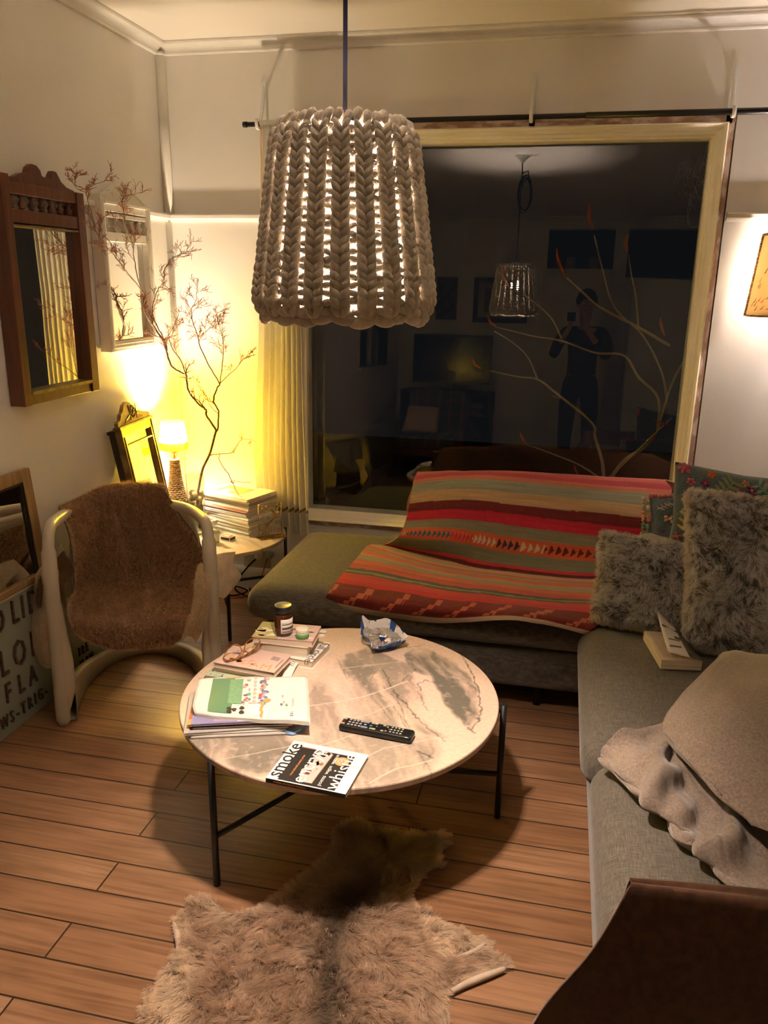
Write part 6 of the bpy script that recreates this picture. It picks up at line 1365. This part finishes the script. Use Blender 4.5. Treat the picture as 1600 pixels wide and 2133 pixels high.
# ================================================================ WALL LIGHT at the right edge
sx0, sz0, sz1 = .742, 1.478, 1.800
t = thing('wall_light', 'tapestry-covered wall light with a twisted gold cord edge right of the window', 'wall light', (.90, 3.70, 1.478))
M['tap'] = glowcloth('tapestry', (.86, .72, .46)); M['tap'].node_tree.nodes['Mix Shader'].inputs[0].default_value = .5; M['goldcord'] = mat('gold_cord', (.62, .40, .17), .5, (.30, .14, .06), scale=90, lo=.45, hi=.55)
def sc_front(s_, z_):
    a = -PI/2+PI*s_; w_ = .155*(1-.20*(z_-sz0)/(sz1-sz0)); cx_ = .898+.020*(z_-sz0)/(sz1-sz0)*0; q = abs(math.sin(a))**.35*np.sign(math.sin(a)); return (cx_+w_*q*(1), YB-.035-.105*abs(math.cos(a))**.5, z_)
g = [[sc_front(s_, z_) for s_ in np.linspace(0, 1, 40)] for z_ in np.linspace(sz0, sz1, 14)]
b = MB().grid(g)
for k in range(40):
    s_ = random.uniform(.08, .6); z_ = random.uniform(sz0+.02, sz1-.02); mi = random.choice([1, 2, 3, 3, 1]); 
    if z_ > sz0+.09 and k % 2: mi = 4
    w_ = .02; p = [np.array(sc_front(s_+d, z_+e))+np.array([-.0006, -.0012, 0]) for d, e in ((0, 0), (.03, .008), (.06, .02), (.035, .003))]
    b.add([tuple(q) for q in p], [(0, 1, 2, 3)], mi)
fsh = b.build('fabric_shade', ['tap', 'em_orange', colm('tealthread', (.20, .42, .44), .8), colm('brownthread', (.30, .14, .07), .8), colm('goldthread', (.50, .38, .18), .8)], t, solid=.0015)
cdm = MB(); pth = [np.array(sc_front(.0, z_)) for z_ in np.linspace(sz0, sz1, 40)]+[np.array(sc_front(s_, sz1)) for s_ in np.linspace(.03, 1, 24)]
pth2 = [np.array(sc_front(s_, sz0)) for s_ in np.linspace(0, 1, 40)]
Q = np.array(pth); ln = np.r_[0, np.cumsum(np.linalg.norm(np.diff(Q, axis=0), axis=1))]
for ph in (0, PI):
    Qs = []
    for l_ in np.arange(0, ln[-1], .0022):
        p = np.array([np.interp(l_, ln, Q[:, c]) for c in range(3)]); w_ = l_/.017*2*PI+ph; Qs.append(p+np.array([-.004+.0032*math.cos(w_), .0032*math.sin(w_)*.6-.003, .0022*math.sin(w_)]))
    cdm.tube(Qs, .0034, 5)
cdm.build('twisted_cord', 'goldcord', fsh); MB().tube(pth2, .0045, 6).build('hem_trim', 'goldcord', fsh)
MB().box(.86, .94, YB-.030, YB-.0005, 1.55, 1.70).tube([(.90, YB-.028, 1.60), (.90, YB-.070, 1.585), (.90, YB-.072, 1.608)], .007, 8).build('wall_mount', 'brass', t)
MB().ball((.90, YB-.072, 1.64), (.022, .022, .028), 14, 9).build('bulb', 'bulb', t)
lamp('sconce_light', (.90, YB-.072, 1.64), SCONCE_W, SCONCE_C, .022)
# ================================================================ POWER POINT AND CABLES
op = py(537, 1163, YB); 
t = thing('power_outlet', 'white double power outlet with two plugs low on the wall beside the chaise', 'power outlet', (op[0], YB, op[2]))
MB().box(op[0]-.075, op[0]+.075, YB-.009, YB-.0005, op[2]-.05, op[2]+.05).build('face_plate', mat('cream_plate', (.46, .40, .28), .4), t, bevel=.003)
pc = [(py(537, 1158, YB-.03), 'c_cream'), (py(561, 1157, YB-.03), 'c_grey')]
for i, (p, m_) in enumerate(pc):
    o = tag(MB().tube([(p[0], YB-.0095, p[2]), (p[0], YB-.030, p[2])], [.021, .019], 18).tube([(p[0], YB-.0305, p[2]), (p[0], YB-.055, p[2]-.006)], [.010, .008], 12).build('power_plug', m_), ['cream plug in the left socket with the black cable hanging from it', 'grey plug in the right socket with the red cable hanging from it'][i], 'plug')
c0 = pc[0][0]
pts = [(c0[0], YB-.060, c0[2]-.008), tuple(pz(512, 1182, .12)*0+py(517, 1180, 3.66)), tuple(py(494, 1210, 3.55)), tuple(pz(492, 1230, .010)), tuple(pz(520, 1242, .008)), tuple(pz(516, 1218, .008)), tuple(pz(485, 1217, .008)), tuple(pz(455, 1235, .008)), tuple(pz(490, 1240, .014)), tuple(pz(515, 1230, .016)), tuple(pz(480, 1222, .018)), tuple(pz(450, 1250, .008))]
tag(MB().tube(cr_(np.array(pts), 120), .0038, 6).build('power_cable', 'cord'), 'black cable dropping from the left plug and coiled under the side table', 'cable')
M['redcord'] = mat('red_cord', (.35, .05, .03), .5); c1 = pc[1][0]
pts = [(c1[0], YB-.060, c1[2]-.008), (c1[0]-.03, 3.70, .10), (c1[0]-.05, 3.64, .008), tuple(pz(520, 1241, .0065)), tuple(pz(480, 1245, .0065)), tuple(pz(462, 1238, .0065)), tuple(pz(450, 1226, .0065))]
tag(MB().tube(cr_(np.array(pts), 80), .0032, 6).build('power_cable', 'redcord'), 'thin red cable running from the right plug along the floor', 'cable')
# ================================================================ REINDEER HIDE
hpx = [(696, 1745), (715, 1722), (740, 1716), (768, 1730), (790, 1742), (815, 1740), (840, 1748), (872, 1742), (905, 1738), (928, 1745), (930, 1765), (915, 1790), (925, 1812), (890, 1815), (878, 1835), (858, 1860), (850, 1872), (868, 1890), (895, 1905), (925, 1925), (960, 1940), (985, 1950), (1010, 1962), (1022, 1975), (1015, 1985), (1040, 1998), (1058, 2012), (1050, 2022), (1000, 2035), (960, 2055), (938, 2068), (925, 2090), (935, 2115), (930, 2150), (900, 2200),
       (860, 2290), (780, 2330), (600, 2350), (450, 2340), (330, 2290), (280, 2200), (290, 2140), (300, 2090), (330, 2040), (365, 1990), (372, 1965), (366, 1940), (361, 1920), (375, 1912), (395, 1882), (430, 1875), (455, 1888), (480, 1905), (530, 1905), (560, 1885), (600, 1855), (640, 1825), (665, 1810), (690, 1780), (697, 1760)]
hp = np.array([pz(u, v, 0)[:2] for u, v in hpx]); hs = smoothpoly(np.c_[hp, np.zeros(len(hp))], 420)[:, :2]
hide = thing('reindeer_hide', 'pinkish-brown reindeer hide with cream edges lying on the floor in front of the coffee table', 'hide', (float(hs[:, 0].mean()), float(hs[:, 1].mean()), 0))
b = MB(); b.prism([tuple(p) for p in hs], .001, .005); b.build('hide_skin', mat('hide_leather', (.30, .20, .14), .9), hide)
x0, y0 = hs.min(0); x1, y1 = hs.max(0); n = 260000; X = x0+(x1-x0)*RNG.random(n); Y = y0+(y1-y0)*RNG.random(n)
k_ = inpoly(X, Y, hs) & (Y > .98); X, Y = X[k_], Y[k_]; m_ = min(len(X), 120000); X, Y = X[:m_], Y[:m_]
ed = polydist(X, Y, hs[::3]); vflo = lambda pts: [tuple(pz(u, v, 0)[:2]) for u, v in pts]
spine = vflo(((805, 1745), (800, 1800), (770, 1850), (735, 1880), (700, 1920), (690, 2000), (690, 2080), (680, 2200)))
sd_ = polydist(X, Y, spine, False); nz = fbm(X, Y, 16, 4, 91); nz2 = fbm(X, Y, 60, 3, 92)
tan = np.array([.58, .41, .28]); dk = np.array([.11, .085, .06]); crm = np.array([.88, .74, .56]); gr = np.array([.46, .37, .25])
C = tan+(np.array([.72, .55, .40])-tan)*np.clip((nz-.4)*3.5, 0, 1)[:, None]
mk = np.clip(1-sd_/(.045+.05*nz), 0, 1)**1.3; C = C*(1-mk[:, None]*.72)+dk*(mk[:, None]*.72)
dkp = np.array(pz(730, 1876, 0)[:2]); dd = np.hypot(X-dkp[0], (Y-dkp[1])*1.5); q = np.clip(1-dd/.10, 0, 1)[:, None]**.8; C = C*(1-q*.75)+dk*.75*q
hd = np.clip((Y-pz(800, 1850, 0)[1])/.06+.2, 0, 1)[:, None]; C = C*(1-.8*hd)+(gr*(.8+.5*nz[:, None]))*.8*hd
ew = np.clip(1-(ed-.004)/(.022+.05*np.clip(nz-.35, 0, 1)), 0, 1)[:, None]
pale = np.zeros(len(X))
for pl in ([(375, 1975), (410, 1980), (415, 2040), (395, 2133), (380, 2200), (280, 2200), (300, 2090)], [(365, 1915), (395, 1905), (405, 1940), (395, 1975), (365, 1950)], [(855, 1872), (880, 1910), (960, 1945), (1015, 1965), (1005, 1985), (940, 1998), (890, 1985), (868, 1930)], [(430, 1890), (560, 1890), (640, 1830), (670, 1815), (600, 1875), (540, 1908), (470, 1912)], [(895, 1740), (930, 1740), (925, 1815), (890, 1812), (905, 1780)]):
    q_ = vflo(pl); ds = polydist(X, Y, q_); pale = np.maximum(pale, np.where(inpoly(X, Y, q_), np.clip(.5+ds/.02, 0, 1), np.clip(.5-ds/.02, 0, 1)))
ew = np.maximum(ew*.8, pale[:, None]*.92)*(1-.35*hd*(1-pale[:, None])); C = C*(1-ew)+crm*ew
C = C*(.70+.42*nz2[:, None]+.25*RNG.random((len(X), 1)))
c0 = hs.mean(0); away = np.c_[X-dkp[0], Y-dkp[1]-.02]; away /= np.linalg.norm(away, axis=1, keepdims=True)+1e-6
fl_ = fbm(X, Y, 14, 3, 95)*2*PI*2; dirv = np.c_[away*.9+np.c_[np.cos(fl_), np.sin(fl_)]*.65, np.full(len(X), .05)]
cl = fbm(X, Y, 70, 2, 96)*2*PI*2; dirv[:, :2] += np.c_[np.cos(cl), np.sin(cl)]*.35
lft = .004*0
P = np.c_[X, Y, np.full(len(X), .004)]; D = np.tile([0, 0, 1.0], (len(X), 1))+dirv*.45; D /= np.linalg.norm(D, axis=1, keepdims=True)
dirv[:, 2] = -.42
Lh = (.021+.013*RNG.random(len(X)))*(1-.35*np.clip(1-ed/.015, 0, 1)); Lh[hd[:, 0] > .5] *= 1.25
fur('fur', hide, P, D, Lh, C*.72, .00042, 5, dirv*1.3, C*1.12, .10)
# curled leather edges of the front legs
M['hleather'] = mat('pale_hide_edge', (.62, .50, .38), .8, (.50, .38, .28), scale=30)
for pts, r_ in (([(362, 1922), (368, 1945), (372, 1968), (368, 1985)], .008), ([(940, 2066), (975, 2048), (1015, 2032), (1052, 2018)], .009), ([(1010, 1966), (990, 1980), (968, 1990), (945, 1996)], .006)):
    q_ = cr_(np.array([pz(u, v, .010) for u, v in pts]), 20); MB().tube(q_, [r_*(.5+.5*math.sin(PI*(i+2)/23)) for i in range(20)], 8).build('curled_edge', 'hleather', hide)
# ================================================================ OUTSIDE THE WINDOW
M['stem'] = mat('pale_stem', (.40, .32, .22), .8); M['bract'] = mat('red_bract', (.50, .10, .07), .6, (.34, .05, .04), scale=40)
def wpt(u, v, d=.35): return py(u, v, YB+d)
shb = thing('garden_shrub', 'leggy bare shrub with red leaf buds standing in the dark outside the window', 'shrub', (.37, YB+.40, -.5))
sm = MB()
def st_(pts, r0, r1, d=.40): Q = cr_(np.array([wpt(u, v, d+.02*math.sin(u)) for u, v in pts]), 30); sm.tube(Q, list(np.linspace(r0, r1, 30)), 7)
Bq = wpt(1258, 1010, .40)
sm.tube(cr_(np.array([(Bq[0]+.02, Bq[1], -.5), (Bq[0]+.01, Bq[1], 0), tuple(Bq)]), 12), .012, 8)
st_([(1258, 1010), (1255, 965), (1240, 910), (1232, 880), (1160, 820), (1120, 790), (1080, 785), (1020, 772)], .010, .003)
st_([(1120, 790), (1100, 745), (1070, 715), (1030, 690)], .005, .002); st_([(1270, 1000), (1300, 960), (1345, 930), (1370, 900)], .011, .008)
st_([(1370, 900), (1372, 830), (1330, 785), (1300, 740), (1240, 735), (1170, 710), (1110, 700), (1030, 680)], .008, .003)
st_([(1170, 705), (1150, 665), (1120, 635), (1090, 615)], .005, .002); st_([(1395, 720), (1330, 682), (1250, 640), (1210, 605), (1180, 578)], .008, .005)
st_([(1330, 682), (1325, 620), (1315, 570), (1310, 530)], .005, .003); st_([(1390, 850), (1380, 780), (1340, 700), (1280, 640), (1255, 560), (1238, 490)], .006, .003)
st_([(1255, 1000), (1210, 970), (1150, 945), (1095, 925)], .006, .002); st_([(1232, 880), (1215, 860), (1180, 835), (1150, 825)], .003, .001); st_([(1258, 1005), (1300, 965), (1400, 870)], .006, .005)
st_([(1370, 900), (1400, 800), (1440, 720), (1460, 640)], .007, .004)
sm.build('stems', 'stem', shb)
def leafbud(pts, w_):
    Q = cr_(np.array([wpt(u, v, .39) for u, v in pts]), 14); b_ = MB(); b_.tube(Q, [(w_*math.sin(PI*min(1, (i+.6)/13.2))+.0012, .3*w_*math.sin(PI*min(1, (i+.6)/13.2))+.001) for i in range(14)], 8)
    b_.build('leaf_bud', 'bract', shb)
leafbud([(1182, 582), (1172, 562), (1163, 540), (1160, 515)], .030); leafbud([(1237, 478), (1228, 455), (1229, 420)], .030); leafbud([(1307, 527), (1304, 505), (1309, 488)], .026)
leafbud([(1062, 600), (1050, 578), (1044, 552)], .020); leafbud([(1035, 680), (1022, 672), (1016, 655)], .022); leafbud([(1002, 768), (990, 760), (984, 745)], .018); leafbud([(1098, 927), (1088, 912), (1083, 900)], .020)
leafbud([(1332, 868), (1330, 858), (1334, 850)], .022); leafbud([(1385, 700), (1378, 680), (1376, 660)], .020); leafbud([(1205, 990), (1198, 978), (1196, 968)], .016); leafbud([(1398, 888), (1380, 882), (1366, 876)], .018)
# cobweb in the top right corner of the pane
cw_ = MB(); M['web'] = mat('cobweb', (.5, .5, .46), .9)
for k in range(60):
    u, v = 1440+random.uniform(-18, 35), 335+random.uniform(-20, 80); P_ = [(u, v)]
    for j in range(5): u += random.uniform(-9, 9); v += random.uniform(-4, 14); P_.append((u, v))
    cw_.tube([wpt(a, b2, .075+random.uniform(0, .02)) for a, b2 in P_], .00025, 3)
for P_ in ([(1475, 300), (1455, 370), (1440, 420), (1430, 470)], [(1440, 400), (1432, 440), (1434, 472)], [(1430, 470), (1445, 474), (1455, 470)]): cw_.tube([wpt(a, b2, .08) for a, b2 in P_], .0006, 4)
tag(cw_.build('cobweb', 'web'), 'wispy cobweb outside the top right corner of the window pane', 'cobweb')
# ================================================================ THE REST OF THE ROOM (seen in the window's reflection)
M['screen'] = mat('tv_screen', (.006, .006, .007), .12)
ty = YF+.16
t = thing('television', 'black flat television on the low cabinet at the far end of the room', 'television', (-1.30, ty, .82))
MB().box(-1.70, -.84, ty-.03, ty+.01, .87, 1.39).build('casing', 'gloss', t, bevel=.004); MB().box(-1.675, -.865, ty+.0105, ty+.0125, .90, 1.365).build('screen', 'screen', t)
MB().box(-1.40, -1.14, ty-.10, ty+.08, .8015, .815).box(-1.29, -1.25, ty-.028, ty-.012, .815, .88).build('stand', 'gloss', t)
t = thing('media_cabinet', 'dark open-shelved media cabinet under the television', 'cabinet', (-1.28, ty, 0)); yb_, yf_ = YF+.03, YF+.40
MB().box(-1.78, -.80, yb_, yf_, .77, .80).box(-1.78, -1.75, yb_, yf_, .0, .77).box(-.83, -.80, yb_, yf_, 0, .77).box(-1.30, -1.27, yb_, yf_, .06, .77).box(-1.75, -.83, yb_, yf_, .03, .06).build('carcass', 'darkwood', t)
for z_ in (.30, .54): MB().box(-1.75, -1.305, yb_, yf_-.01, z_, z_+.018).build('shelf', 'darkwood', t); MB().box(-1.265, -.835, yb_, yf_-.01, z_, z_+.018).build('shelf', 'darkwood', t)
bks = ['c_brown', 'c_cream', 'c_dk', 'c_grey', 'c_red', 'c_olive', 'c_blue']
for zi, z0_ in enumerate((.06, .318, .558)):
    z_ = z0_+.001
    for k in range(5):
        th = .020+.012*((k*7+zi*3) % 3)/2
        if z_+th > z0_+.17: break
        cc2 = bks[(k*2+zi) % 7]; w_ = .24+.04*((k+zi) % 3)
        t = thing('shelf_book', '%s book in the %s cabinet pile, %s from its bottom' % ({'c_brown': 'brown', 'c_cream': 'cream', 'c_dk': 'black', 'c_grey': 'grey', 'c_red': 'red', 'c_olive': 'olive', 'c_blue': 'blue'}[cc2], ('lowest', 'middle', 'upper')[zi], ('first', 'second', 'third', 'fourth', 'fifth')[k]), 'book', (-1.05, yf_-.1, z_), group='books lying in the media cabinet')
        MB().box(-1.05-w_/2, -1.05+w_/2, yf_-.22, yf_-.02, z_, z_+th).build('cover', cc2, t); MB().box(-1.05-w_/2-.0005, -1.05-w_/2+.0, yf_-.215, yf_-.022, z_+.002, z_+th-.002).build('pages', 'pages', t)
        z_ += th+.001
t = thing('framed_picture', 'dark framed landscape print with pale mount on the far wall', 'picture', (-.80, YF, 1.6))
MB().box(-1.09, -.505, YF+.001, YF+.03, 1.53, 2.00).build('frame', 'darkwood', t, bevel=.004); MB().box(-1.035, -.56, YF+.0305, YF+.032, 1.585, 1.945).build('mount', mat('mount_card', (.42, .40, .32), .8), t); MB().box(-.97, -.625, YF+.0325, YF+.0335, 1.64, 1.89).build('print', mat('landscape_print', (.20, .19, .14), .8, (.08, .08, .06), scale=14), t)
t = thing('framed_picture', 'narrow brown framed picture left of the large print on the far wall', 'picture', (-1.38, YF, 1.6))
MB().box(-1.50, -1.27, YF+.001, YF+.025, 1.55, 2.0).build('frame', 'mahog', t, bevel=.003); MB().box(-1.475, -1.295, YF+.0255, YF+.027, 1.575, 1.975).build('print', mat('dark_print', (.12, .10, .07), .8, (.05, .04, .03), scale=20), t)
t = thing('tall_refrigerator', 'tall white refrigerator standing against the far wall', 'refrigerator', (.95, YF+.3, 0))
MB().box(.52, 1.25, YF+.02, YF+.55, .03, 1.97).build('body', mat('fridge_white', (.60, .62, .66), .4), t, bevel=.012); MB().box(.525, 1.245, YF+.551, YF+.575, .03, .70).build('door', 'white', t, bevel=.006); MB().box(.525, 1.245, YF+.551, YF+.575, .71, 1.965).build('door', 'white', t, bevel=.006)
MB().box(.53, 1.24, YF+.03, YF+.54, .0, .03).build('plinth', 'black', t)
struct(MB().box(-.30, .30, YF+.001, YF+.030, .0, 2.02).box(-.36, -.30, YF+.001, YF+.04, 0, 2.08).box(.30, .36, YF+.001, YF+.04, 0, 2.08).box(-.36, .36, YF+.001, YF+.04, 2.02, 2.08).build('door_1', 'trim', bevel=.003))
for bx, cb in ((-.24, 'c_brown'), (-.10, 'c_olive'), (.14, 'c_grey')):
    tag(MB().lathe([(0, 0), (.045, 0), (.05, .01), (.05, .12), (.04, .14), (0, .14)], 18, (bx, YF-.28, O1[2]+.0005)).build('storage_tin', cb), '%s storage tin on the ledge above the far door' % {'c_brown': 'brown', 'c_olive': 'olive green', 'c_grey': 'grey'}[cb], 'tin')
# plaid-covered easy chair left of the camera
def plaid():
    m, nt, b = newmat('plaid_wool'); L = nt.links; v = coords(nt); sp = nt.nodes.new('ShaderNodeSeparateXYZ'); L.new(v, sp.inputs[0]); outs = []
    for ax, fq in ((0, 52), (2, 46)):
        mm = nt.nodes.new('ShaderNodeMath'); mm.operation = 'MULTIPLY'; mm.inputs[1].default_value = fq; L.new(sp.outputs[ax], mm.inputs[0]); s2 = nt.nodes.new('ShaderNodeMath'); s2.operation = 'SINE'; L.new(mm.outputs[0], s2.inputs[0]); outs.append(s2.outputs[0])
    r = nt.nodes.new('ShaderNodeValToRGB'); r.color_ramp.interpolation = 'CONSTANT'; e = r.color_ramp.elements; e[0].color = (.05, .06, .08, 1); e[1].position = .55; e[1].color = (.28, .10, .04, 1); q = e.new(.85); q.color = (.50, .25, .06, 1); L.new(outs[0], r.inputs[0])
    r2 = nt.nodes.new('ShaderNodeValToRGB'); r2.color_ramp.interpolation = 'CONSTANT'; e = r2.color_ramp.elements; e[0].color = (.06, .07, .09, 1); e[1].position = .55; e[1].color = (.24, .08, .04, 1); L.new(outs[1], r2.inputs[0])
    mx = nt.nodes.new('ShaderNodeMix'); mx.data_type = 'RGBA'; mx.inputs[0].default_value = .5; L.new(r.outputs[0], mx.inputs[6]); L.new(r2.outputs[0], mx.inputs[7]); L.new(mx.outputs[2], b.inputs['Base Color']); b.inputs['Roughness'].default_value = .9; return m
M['plaid'] = plaid()
t = thing('easy_chair', 'low wooden easy chair with a plaid cushion in front of the media cabinet', 'armchair', (-1.30, -.30, 0))
mxp = Matrix.Translation((-1.30, -.56, .34)) @ Matrix.Rotation(.30, 4, 'X')
rbox(MB(), -.31, .31, -.06, .06, 0, .50, (.04, .04, .04), 12, M_=mxp).build('back_cushion', 'plaid', t)
rbox(MB(), -1.61, -.99, -.46, .10, .30, .41, (.04, .04, .04), 12).build('seat_cushion', 'plaid', t)
for sx in (-1.64, -.96): MB().box(sx-.02, sx+.02, .06, .10, 0, .52).box(sx-.02, sx+.02, -.70, -.66, 0, .52).box(sx-.03, sx+.03, -.70, .12, .52, .55).box(sx-.015, sx+.015, -.66, .06, .22, .27).build('side_frame', 'mahog', t)
MB().box(-1.62, -.98, .07, .10, .23, .30).box(-1.62, -.98, -.69, -.66, .23, .30).box(-1.62, -.98, -.64, -.61, .27, .299).build('cross_rail', 'mahog', t)
t = thing('scatter_cushion', 'dusty pink scatter cushion leaning in the plaid easy chair', 'cushion', (-1.45, -.2, .42))
A, B, nn = pillow_grids([(-1.60, -.16, .425), (-1.25, -.20, .425), (-1.27, -.40, .66), (-1.58, -.36, .67)], .10); MB().grid(A.tolist()).grid(B.tolist()).build('cushion_cover', 'c_pinkish', t)
# ---------------------------------------------------------------- the photographer
def skin_body(name, V, E_, R, m_, parent=None, sub=2, root=0):
    me = bpy.data.meshes.new(name); bm = bmesh.new(); ly_ = bm.verts.layers.skin.verify(); vv = []
    for p, r_ in zip(V, R):
        q = bm.verts.new(p); q[ly_].radius = (r_ if hasattr(r_, '__len__') else (r_, r_)); vv.append(q)
    for a, b2 in E_: bm.edges.new((vv[a], vv[b2]))
    bm.verts.ensure_lookup_table(); vv[root][ly_].use_root = True; bm.to_mesh(me); bm.free(); me.materials.append(M[m_] if isinstance(m_, str) else m_)
    o = bpy.data.objects.new(name, me); COL.objects.link(o); q = o.modifiers.new('k', 'SKIN'); q.use_smooth_shade = True; q.branch_smoothing = .3
    s2 = o.modifiers.new('d', 'SUBSURF'); s2.levels = sub; s2.render_levels = sub
    if parent: o.parent = parent
    return o
M['skin'] = mat('skin', (.55, .33, .23), .5, (.50, .28, .19), scale=20); M['shirt'] = mat('dark_shirt', (.025, .025, .03), .9, (.04, .035, .035), scale=14); M['jeans'] = mat('dark_jeans', (.03, .035, .05), .9, (.05, .055, .07), scale=60); M['hair'] = mat('dark_hair', (.02, .013, .01), .6, bump=.8, bscale=90)
ox, oy = .10, -.36
V = [(ox, oy, .96), (ox, oy, 1.12), (ox, oy-.005, 1.28), (ox, oy-.005, 1.42), (ox, oy+.0, 1.50), (ox, oy+.010, 1.555), (ox, oy+.025, 1.61), (ox, oy+.030, 1.68), (ox, oy+.020, 1.75),
     (ox-.17, oy, 1.45), (ox-.25, oy+.07, 1.30), (ox-.27, oy+.16, 1.22), (ox-.20, oy+.235, 1.36), (ox-.145, oy+.275, 1.46), (ox-.120, oy+.300, 1.515),
     (ox+.17, oy, 1.45), (ox+.23, oy+.07, 1.30), (ox+.21, oy+.16, 1.22), (ox+.10, oy+.235, 1.36), (ox+.02, oy+.275, 1.46), (ox-.030, oy+.300, 1.52),
     (ox-.10, oy, .90), (ox-.11, oy+.015, .50), (ox-.11, oy-.01, .10), (ox-.12, oy+.09, .04), (ox-.12, oy+.15, .03), (ox+.10, oy, .90), (ox+.11, oy+.015, .50), (ox+.11, oy-.01, .10), (ox+.12, oy+.09, .04), (ox+.12, oy+.15, .03)]
R = [(.15, .10), (.13, .09), (.15, .10), (.15, .09), .06, .052, (.066, .075), (.072, .088), (.055, .07), .055, .042, .038, .030, .024, .022, .055, .042, .038, .030, .024, .022, .085, .058, .040, .034, .024, .085, .058, .040, .034, .024]
E_ = [(0, 1), (1, 2), (2, 3), (3, 4), (4, 5), (5, 6), (6, 7), (7, 8), (3, 9), (9, 10), (10, 11), (11, 12), (12, 13), (13, 14), (3, 15), (15, 16), (16, 17), (17, 18), (18, 19), (19, 20), (0, 21), (21, 22), (22, 23), (23, 24), (24, 25), (0, 26), (26, 27), (27, 28), (28, 29), (29, 30)]
# fingers curl round the phone, four and a thumb on each hand
for wi, sx, hx in ((14, -1, ox-.120), (20, 1, ox-.030)):
    w0 = np.array(V[wi])
    for k in range(4):
        p1 = w0+np.array([-sx*.004*0+sx*.004, .018, .018+.014*k]); p2 = p1+np.array([-sx*.010, .022, .004-.001*k]); p3 = p2+np.array([-sx*(.016-.002*abs(k-1.5)), .004, 0]); i = len(V); V += [tuple(p1), tuple(p2), tuple(p3)]; R += [.0095, .0078, .0062]; E_ += [(wi, i), (i, i+1), (i+1, i+2)]
    p1 = w0+np.array([-sx*.010, -.002, .022]); p2 = p1+np.array([-sx*.012, -.002, .022]); i = len(V); V += [tuple(p1), tuple(p2)]; R += [.0105, .0085]; E_ += [(wi, i), (i, i+1)]
per = thing('person', 'person in dark clothes standing and holding up a phone, seen reflected in the window', 'person', (ox, oy, 0), world=False)
V = [(p[0]-ox, p[1]-oy, p[2]) for p in V]
skin_body('body', V, E_, R, 'skin', per)
def sub_(ids, edges, grow, name, m_, ext=None):
    Vn = [V[i] for i in ids]; Rn = [tuple(q+grow for q in (R[i] if hasattr(R[i], '__len__') else (R[i], R[i]))) for i in ids]; Ex = [(ids.index(a), ids.index(b2)) for a, b2 in E_ if a in ids and b2 in ids]; return skin_body(name, Vn, Ex, Rn, m_, per)
sub_([0, 1, 2, 3, 4, 9, 10, 11, 12, 15, 16, 17, 18], None, .012, 'shirt', 'shirt'); sub_([0, 1, 21, 22, 23, 26, 27, 28], None, .016, 'trousers', 'jeans')
for sx in (-1, 1): MB().box(0, 0, 0, 0, 0, 0) if False else rbox(MB(), sx*.12-.045, sx*.12+.045, -.07, .19, .0005, .085, (.035, .05, .035), 10).build('shoe', 'black', per)
hd_ = MB()
for k in range(160):
    a = RNG.random()*2*PI; th = math.acos(1-RNG.random()*1.1); d = np.array([math.sin(th)*math.cos(a), math.sin(th)*math.sin(a), math.cos(th)])
    if d[1] > .45 and d[2] < .55: continue
    c = np.array([0, .020, 1.725])+d*np.array([.080, .098, .10]); hd_.ball(tuple(c), (.022, .022, .020), 8, 5)
hd_.build('hair', 'hair', per)
fc = MB(); fc.tube([(0, .108, 1.700), (0, .132, 1.675), (0, .118, 1.668)], [.007, .012, .008], 8); fc.build('nose', 'skin', per)
for sx in (-1, 1): MB().ball((sx*.030, .098, 1.700), (.011, .008, .008), 10, 6).build('eye', 'c_white', per); MB().ball((sx*.080, .02, 1.69), (.010, .018, .028), 10, 6).build('ear', 'skin', per)
MB().tube([(-.022, .108, 1.640), (0, .116, 1.638), (.022, .108, 1.640)], [.003, .006, .003], 6).build('mouth', 'c_red', per)
t = thing('mobile_phone', 'dark phone held up in both hands by the person reflected in the window', 'phone', (-.0, -.014, 1.55))
MB().box(-.062, .012, -.020, -.012, 1.535, 1.612).build('phone_case', 'gloss', t, bevel=.002); MB().box(-.058, .008, -.0212, -.0202, 1.54, 1.607).build('screen', 'screen', t)
